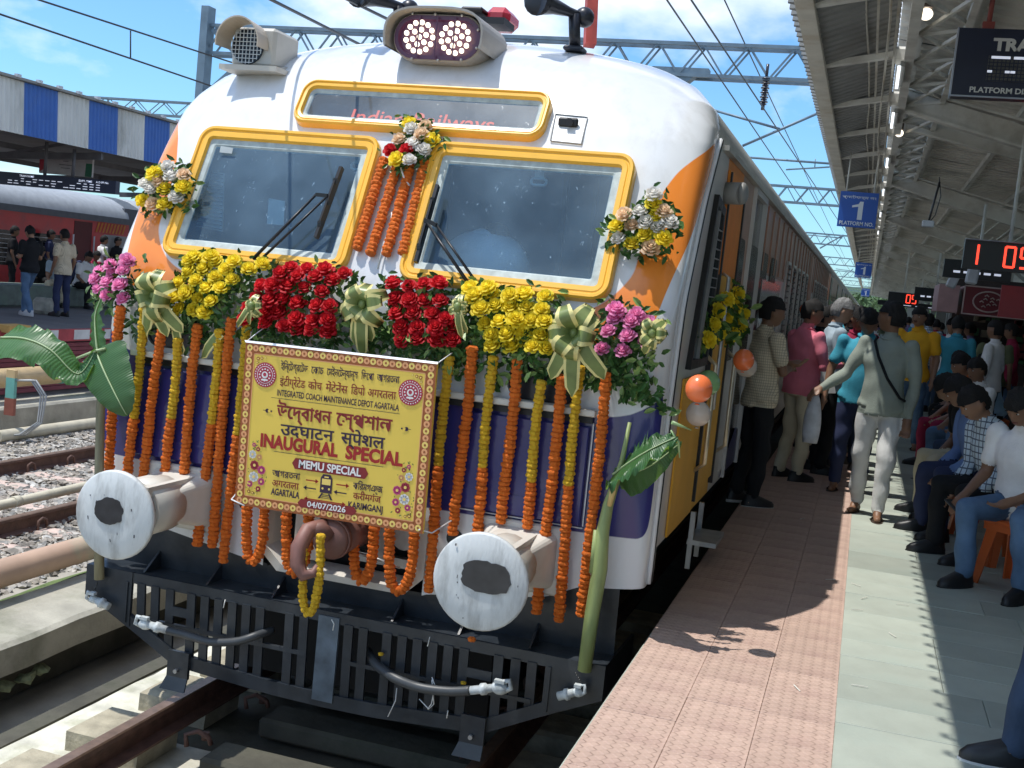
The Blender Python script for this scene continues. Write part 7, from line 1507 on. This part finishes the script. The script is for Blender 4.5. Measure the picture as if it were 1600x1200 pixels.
    # shoes
    for s_, k in ((1, 'R'), (-1, 'L')):
        an = Vector(K[k][1]); fd = Vector((s_*.15, 1, 0)).normalized(); sdv = Vector((fd.y, -fd.x, 0)); sb = MB(); g0 = Vector((an.x, an.y, an.z-.10))
        def foot(w_, l0, l1, z_): return [g0+fd*(l0+(l1-l0)*(.5-.5*math.cos(a)))+sdv*(w_*math.sin(a)*(1+.12*(-math.cos(a))))+Vector((0, 0, z_)) for a in np.linspace(0, 2*PI, 17)[:-1]]
        if shoes == 'sandal':
            sb.loops([foot(.045, -.085, .19, .0), foot(.046, -.086, .192, .018)], cap0=True, cap1=True); sb.tube([g0+fd*.05+sdv*.05+Vector((0, 0, .02)), g0+fd*.05+Vector((0, 0, .075)), g0+fd*.05-sdv*.05+Vector((0, 0, .02))], .009, 6); sb.tube([g0+fd*.05+Vector((0, 0, .07)), g0+fd*.13+Vector((0, 0, .03))], .006, 5); part(sb, 'sandal', sandal_m)
        else:
            sb.loops([foot(.046, -.088, .195, .02), foot(.047, -.088, .195, .045), foot(.043, -.08, .175, .066), foot(.040, -.075, .11, .09), foot(.043, -.07, .04, .115)], cap1=True, smooth=True); m2 = shoe_w if shoes == 'white' else shoe_b; so_ = part(sb, 'shoe', m2); s2 = MB(); s2.loops([foot(.048, -.09, .198, .0), foot(.049, -.091, .2, .022)], cap0=True, cap1=True); part(s2, 'sole', sole_w if shoes in ('white', 'sneaker') else shoe_b, so_)
    if face:
        for s_ in (-1, 1):
            e = MB(); e.ell(hp_((s_*.031, .081, .004)), (.0125, .008, .0075), 8, 6, M=HR); q = part(e, 'eye', eye_w); e = MB(); e.ell(hp_((s_*.031, .0885, .004)), (.0055, .003, .006), 6, 5, M=HR); part(e, 'iris', shoe_b, q); e = MB(); e.ell(hp_((s_*.031, .090, .024)), (.019, .006, .0042), 8, 5, M=HR); part(e, 'eyebrow', hair_m)
        e = MB(); e.ell(hp_((0, .0865, -.062)), (.022, .008, .0075), 10, 5, M=HR); part(e, 'lips', lip_m)
        if moustache: e = MB(); e.ell(hp_((0, .0905, -.047)), (.027, .008, .0065), 10, 5, M=HR); part(e, 'moustache', hair_m)
    M = Matrix.Translation((x, y, z)) @ Matrix.Rotation(h, 4, 'Z') @ Matrix.Scale(scale, 4)
    return dict(t=t, wR=M @ wR, wL=M @ wL, eR=M @ eR, eL=M @ eL, shR=M @ shR, shL=M @ shL, part=part, hp=hp_, tp=tp, M=M)
CROSS = ((.03, .07, -.25), (-.20, .18, .02))
near, mid, far = .011, .018, .03
# ---- row of men standing between the train and the sun strip
p = person(1.74, 4.0, -55, 'man in a beige shirt and black trousers standing with folded arms, nearest the train door', 'beige', 'black', 'short', turn=0, head=(-15, 4), armR=CROSS, armL=((.03, .10, -.24), (-.20, .17, .05)), scale=.985, voxel=near, fingers=True, shoes='sneaker', skin=0)
b = MB(); rows = [[p['tp']((.172*math.cos(a), .132*math.sin(a)+.003, zz_)) for a in np.linspace(0, 2*PI, 21)[:-1]] for zz_ in (.80, .84)]; 
p = person(1.98, 5.75, -50, 'man in a rose pink shirt and khaki trousers, arms folded, behind the beige shirt', 'pinkred', 'khaki', 'long', head=(-25, 2), armR=((.05, .04, -.26), (-.06, .24, .02)), armL=CROSS, scale=1.0, voxel=.014, shoes='shoe', fat=1.08, skin=0)
p = person(2.22, 6.5, -75, 'grey-haired man in a slate blue shirt holding a brown folder', 'slate', 'black', 'short', head=(-5, 8), armR=((.03, .02, -.27), (-.10, .22, .02)), armL=((.03, .03, -.27), (-.10, .23, .04)), scale=1.03, voxel=.014, hair=hair_g, skin=2, face=True)
b = MB(); w = p['wR']; q = at(1287, 588, 1, 6.15); b.box(q, (.03, .24, .34), M=(Matrix.Rotation(-.5, 3, 'Z') @ Matrix.Rotation(-.35, 3, 'Y')), bev=.004); t = tag(b.build('folder', mat('folder_brown', (.33, .17, .08), .6)), 'brown cardboard folder held by the grey-haired man', 'folder')
b = MB(); b.box(q+Vector((.022, .0, .0)), (.012, .235, .335), M=(Matrix.Rotation(-.5, 3, 'Z') @ Matrix.Rotation(-.35, 3, 'Y'))); b.build('pages', CL['white'], t, at_=None)
person(2.35, 7.6, -60, 'man in a black waistcoat behind the grey-haired man', 'black', 'dkdenim', 'long', head=(10, 0), voxel=mid, scale=1.0)
# ---- central pair
g = person(2.70, 4.25, 172, 'tall man in a grey-green sweatshirt and light trousers walking through the sun strip, looking away', 'greygreen', 'lightgrey', 'long', head=(-95, -3), turn=-8, armR=((.10, .06, -.25), (.14, .16, -.14)), armL=((.05, -.02, -.28), (-.01, .03, -.27)), legs={'R': ((.11, -.02, .50), (.12, -.18, .10)), 'L': ((-.10, .10, .50), (-.09, .10, .10))}, scale=1.02, voxel=near, fingers=True, shoes='sandal', skin=0)
b = MB(); T_ = g['tp']; pts = [T_((.10, .0, 1.455)), T_((.09, .09, 1.42)), T_((.03, .142, 1.30)), T_((-.06, .148, 1.14)), T_((-.16, .10, 1.0)), T_((-.19, .0, .97))]
b.tube(pts, .011, 6); g['part'](b, 'shoulder_strap', CL['black'])
wr = g['wR']; b = MB(); c = wr+Vector((-.04, .0, -.20)); rn = random.Random(3); rows = []
for k in range(9):
    u = k/8; r_ = .015+.075*math.sin(PI*min(u*.75, 1))**.7; rows.append([c+Vector((r_*(.8+.25*mnoise.noise((j, k, 2)))*math.cos(2*PI*j/12), r_*.5*math.sin(2*PI*j/12), .16-.42*u+.02*mnoise.noise((j, k, 9)))) for j in range(12)])
b.loops(rows, cap1=True, smooth=True); tag(b.build('plastic_bag', mat('bag_plastic', (.55, .56, .60), .4, var=.2, scale=12)), 'crumpled white plastic bag held in the hand of the sweatshirt man', 'bag')
person(2.52, 5.45, 178, 'man in a teal shirt and navy trousers, head bowed, half hidden behind the sweatshirt man', 'teal', 'navy', 'short', head=(5, 32), armR=((.09, .0, -.26), (.02, .08, -.24)), scale=1.0, voxel=.014, shoes='sandal', skin=0, legs={'R': ((.11, .02, .50), (.12, -.02, .10)), 'L': ((-.10, -.03, .50), (-.10, -.15, .10))})
person(2.42, 7.0, 190, 'man in a maroon shirt behind the teal shirt', 'maroon', 'dkdenim', 'short', head=(0, 20), voxel=mid, skin=0, face=True)
person(2.32, 8.6, 10, 'person in a pale pink top seen from behind, left of the maroon shirt', 'white', 'navy', 'short', voxel=mid, scale=.96)
p = person(3.14, 9.9, 165, 'man in a mustard polo shirt standing in the sun strip looking left', 'mustard', 'denim', 'short', head=(-12, 4), voxel=.014, scale=1.05, face=True, moustache=True, skin=1, fat=1.05, shoes='sandal')
# ---- seated row along the shade
org = mat('orange_plastic', (.62, .13, .035), .35, var=.05, scale=4)
def stool(x, y, label, rz=0., col=org):
    t = thing('plastic_stool', label, 'stool', (x, y, PZ), 'plastic stools and chairs along the shade'); b = MB(); c = Vector((x, y, PZ)); R = Matrix.Rotation(rz, 3, 'Z'); b.box(c+Vector((0, 0, .43)), (.36, .36, .035), M=R, bev=.01); b.box(c+Vector((0, 0, .395)), (.34, .34, .05), M=R); b.build('seat', col, t)
    for sx in (-1, 1):
        for sy in (-1, 1):
            b = MB(); A = c+R @ Vector((sx*.145, sy*.145, .41)); B = c+R @ Vector((sx*.19, sy*.19, 0)); d = R @ Vector((sx, 0, 0)); e_ = R @ Vector((0, sy, 0)); w_ = .085
            b.prism([A-d*w_*.9, A, B, B-d*w_*.55], e_*.012); b.prism([A-e_*w_*.9, A, B, B-e_*w_*.55], d*.012); b.build('leg', col, t)
def sitter(x, y, hd, label, shirt, pants, st=None, **k):
    k.setdefault('armR', ((.03, .10, -.25), (-.08, .22, -.09))); k.setdefault('armL', ((.04, .12, -.24), (-.06, .22, -.08))); k.setdefault('voxel', mid)
    q = person(x, y, hd, label, shirt, pants, pose='sit', **k); stool(x, y, st or ' '.join(('orange plastic stool under the '+label.split(',')[0]).split()[:16]), math.radians(hd)); return q
# nearest: cropped sneaker and jeans at the bottom right
person(3.76, -.92, 105, 'seated person in dark jeans and grey sneakers at the bottom right corner, mostly cut off', 'navy', 'dkdenim', pose='sit', lean=-5, legs={'R': ((.12, .44, .56), (.12, .50, .10)), 'L': ((-.15, .42, .56), (-.16, .38, .10))}, voxel=near, shoes='sneaker', scale=1.02); stool(3.76, -.92, 'orange plastic stool at the bottom right, outside most of the picture', 0)
s1 = sitter(3.62, 2.36, 138, 'man in a white polo shirt and jeans seated nearest on an orange stool with phone', 'white', 'denim', 'orange plastic stool of the man in the white polo', lean=8, head=(0, 20), armR=((.05, .06, -.26), (-.02, .24, -.10)), armL=((.05, .10, -.25), (-.12, .22, -.06)), voxel=near, fingers=True, skin=0, fat=1.12, scale=1.0, face=True, legs={'R': ((.12, .42, .52), (.10, .40, .10)), 'L': ((-.24, .38, .52), (-.26, .33, .10))})
q = s1['wR']+(s1['wR']-s1['eR']).normalized()*.10; b = MB(); b.box(q+Vector((0, 0, -.012)), (.075, .15, .012), M=Matrix.Rotation(.6, 3, 'Z') @ Matrix.Rotation(.4, 3, 'X'), bev=.004); tag(b.build('phone', shoe_b), 'dark phone in the hand of the man in the white polo', 'phone')
sitter(3.60, 3.15, 115, 'man in a blue checked shirt, leaning forward behind the white polo', 'check', 'black', sleeve='long', lean=24, head=(0, 5), skin=1, face=True, voxel=.014)
sitter(3.54, 3.88, 105, 'man in a plain blue shirt with a beard, third of the seated row', 'blue', 'navy', sleeve='long', lean=20, head=(-18, 5), skin=0, voxel=.014, face=True, moustache=True)
sitter(3.56, 4.75, 100, 'man in a black T-shirt and khaki trousers, fourth of the seated row', 'black', 'khaki', lean=22, head=(0, 15), skin=0, voxel=.014)
sitter(3.75, 5.8, 95, 'person in a white top leaning forward behind the black T-shirt', 'white', 'dkdenim', lean=25, head=(0, 25), skin=0)
sitter(3.75, 7.2, 120, 'man in a white T-shirt and pale jeans, seated beyond the black T-shirt', 'white', 'denim', lean=5, head=(10, 0), skin=0, face=True, shoes='sandal')
sitter(3.72, 8.3, 110, 'person in a red top with a blue mask, seated farther along the row', 'orange', 'maroon', lean=8, head=(0, 0), skin=1, face=True)
sitter(3.9, 9.6, 90, 'person in a slate shirt seated beyond the red top', 'slate', 'black', lean=12, skin=0)
sitter(4.5, 3.9, 100, 'bareheaded man in a dark shirt, second row behind the blue shirt', 'black', 'navy', lean=10, head=(15, 5), skin=0)
sitter(4.55, 5.0, 110, 'person in dark clothes and a grey camouflage cap in the second seated row', 'navy', 'black', lean=6, skin=0, cap=mat('camo_cap', (.22, .25, .20), .8, var=.5, scale=25))
sitter(4.6, 6.4, 100, 'person in an olive shirt in the second seated row', 'olive', 'black', lean=8, skin=0, face=True)
sitter(4.7, 7.7, 95, 'person in a lilac shirt in the second seated row', 'lilac', 'black', lean=12, skin=0)
# ---- crowd further along
rn = random.Random(12); cols = ['black', 'navy', 'white', 'sky', 'maroon', 'slate', 'lilac', 'olive', 'stripe', 'beige', 'teal', 'check', 'green', 'pinkred']; pcs = ['black', 'navy', 'dkdenim', 'khaki', 'denim']
adj = {'stripe': 'pale striped', 'sky': 'sky blue', 'check': 'checked', 'pinkred': 'pink', 'slate': 'slate blue'}
spots = [(2.0, 8.4, -60), (2.05, 9.8, 190), (2.2, 11.2, -40), (2.6, 10.6, 10), (2.75, 12.0, 200), (2.1, 13.2, -80), (2.5, 14.2, 0), (2.9, 13.6, 170), (2.2, 15.8, -20), (2.7, 17, 0), (3.1, 16, 180), (2.3, 18.5, 90), (2.6, 20.5, 0), (3.0, 19.5, 180), (2.2, 22.5, 0), (2.8, 23, 180), (2.5, 26, 0), (3.1, 27, 0), (2.3, 30, 0), (2.8, 33, 180), (2.4, 38, 0), (3.0, 40, 0), (2.6, 46, 0),
    (3.7, 11.3, 0), (4.1, 10.4, 60), (4.3, 12.2, -30), (4.9, 11.4, 10), (4.6, 13.0, 90), (5.2, 12.8, 0), (3.8, 13.8, 180), (4.2, 15.2, 90), (3.6, 17.0, 0), (4.4, 18.0, 180), (5.4, 10.4, 30), (5.0, 9.0, 70), (3.9, 20, 0), (3.7, 23, 0), (4.3, 25, 90), (3.6, 28, 0), (5.6, 11.8, 0), (3.5, 31, 0), (4.0, 35, 0)]
for i, (x, y, hd) in enumerate(spots):
    c = cols[(i*5+i//3) % len(cols)]; c2 = pcs[rn.randrange(5)]; side = 'beside the train' if x < 3.2 else 'on the shaded side'; dist = 'close behind the front group' if y < 12 else ('in the middle crowd' if y < 20 else 'far down the platform')
    fac = 'facing away' if abs((hd+180) % 360-180) < 70 else ('facing the camera' if abs(hd % 360-180) < 40 else 'turned sideways')
    if c == 'black' and x > 3.2: c = ['sky', 'stripe', 'white'][i % 3]
    person(x, y, hd+rn.uniform(-15, 15), 'person in %s and %s trousers %s, %s' % (adj.get(c, c), {'dkdenim': 'dark denim', 'denim': 'blue denim'}.get(c2, c2), fac, dist), c, c2, 'long' if i % 3 == 0 else 'short', head=(rn.uniform(-30, 30), rn.uniform(-5, 15)), voxel=.022 if y < 13 else far, scale=rn.uniform(.93, 1.04), skin=rn.randrange(2), hairlen=(1.5 if i % 9 == 4 else 0), group='crowd further along the platform')
for i, (x, y) in enumerate(((3.95, 10.8), (4.8, 8.9), (5.3, 7.6), (5.4, 6.3), (5.3, 5.0), (5.2, 8.4), (4.3, 11.2), (6.0, 9.4))):
    c = ['black', 'maroon', 'navy', 'white', 'olive', 'beige', 'sky', 'slate'][i]; q = person(x, y, 95+10*(i % 3), 'seated person in a %s top in the back rows near the %s' % (adj.get(c, c), ['stall', 'wall', 'second clock', 'middle clock', 'near clock', 'sign', 'sun strip', 'far wall'][i]), c, 'black', pose='sit', lean=10, head=(rn.uniform(-20, 20), 10), voxel=far, skin=i % 2, armR=((.03, .10, -.25), (-.08, .22, -.09)), armL=((.04, .12, -.24), (-.06, .22, -.08)), group='people seated in the back rows'); stool(x, y, 'plastic stool in the back rows under the person in %s, row place %s' % (c, ordn[i]), 1.6)
# driver bending behind the right windscreen
b = MB(); c0 = at(745, 402, 1, .55); b.ell(c0+Vector((0, .15, -.04)), (.27, .2, .2), 20, 12, fn=lambda q: 1+.04*mnoise.noise(q*3)); b.ell(c0+Vector((.0, .13, .12)), (.10, .09, .05), 12, 8)
t = thing('person', 'driver in a pale shirt bending down behind the right windscreen', 'person', c0); o = b.build('body', cloth('driver', (.8, .84, .9)), t); b = MB(); b.ell(c0+Vector((.05, .16, .14)), (.08, .1, .07), 12, 8); b.build('hair', hair_m, t)
# ---- people on the left platform
def lp(px, py): q = at(px, py, 2, PZ); return q.x, q.y
x, y = lp(42, 494); person(x, y, 75, 'young man in black T-shirt and blue jeans walking on the left platform with a phone', 'black', 'denim', head=(0, 22), armR=((.04, .02, -.27), (-.10, .20, .02)), armL=((.04, .02, -.27), (-.10, .20, .0)), legs={'R': ((.08, .20, .52), (.09, .22, .10)), 'L': ((-.08, .0, .52), (-.09, -.22, .12))}, shoes='white', voxel=.016, scale=1.0, skin=1)
person(x+.05, y+.9, 80, 'man in a pale green shirt just behind the young man in black', 'beige', 'navy', voxel=mid, skin=0, head=(0, 5))
LSN = [((122, 480), 'white', 'black', 'seated man in a white T-shirt and black trousers on the grey concrete seat', 'sit', -100), ((88, 478), 'slate', 'khaki', 'seated person in grey beside the white T-shirt, left of him', 'sit', -150), ((105, 470), 'navy', 'black', 'person in navy seated behind the white T-shirt', 'sit', -120), ((136, 470), 'maroon', 'black', 'person in a patterned maroon top behind the white T-shirt', 'sit', -100), ((60, 470), 'black', 'black', 'dark figure sitting near the left coach door', 'sit', -140)]
for i, (q, c, c2, lab, ps, hd) in enumerate(LSN):
    x, y = lp(*q); person(x, y, hd, lab, c, c2, pose=ps, lean=14, head=(0, 0), voxel=.02, skin=i % 3, armR=((.03, .10, -.25), (-.08, .22, -.09)), armL=((.04, .12, -.24), (-.06, .22, -.08)))
for i, (px, py, c, lab) in enumerate(((155, 470, 'white', 'man in a white striped shirt standing by the red coach door'), (177, 468, 'black', 'dark man standing at the end of the red coach'), (72, 466, 'navy', 'standing man in navy in front of the coach windows'), (112, 462, 'blue', 'man in a blue shirt at the coach door'), (15, 468, 'black', 'man in black by the leftmost coach window'))):
    x, y = lp(px, py); person(x, y, rn.uniform(0, 360), lab, c, 'black', voxel=.024, skin=i % 2, scale=.98)

for o in bpy.data.objects:
    if 'label' in o and len(o['label'].split()) > 16: print('LONG', len(o['label'].split()), o.name, o['label'])
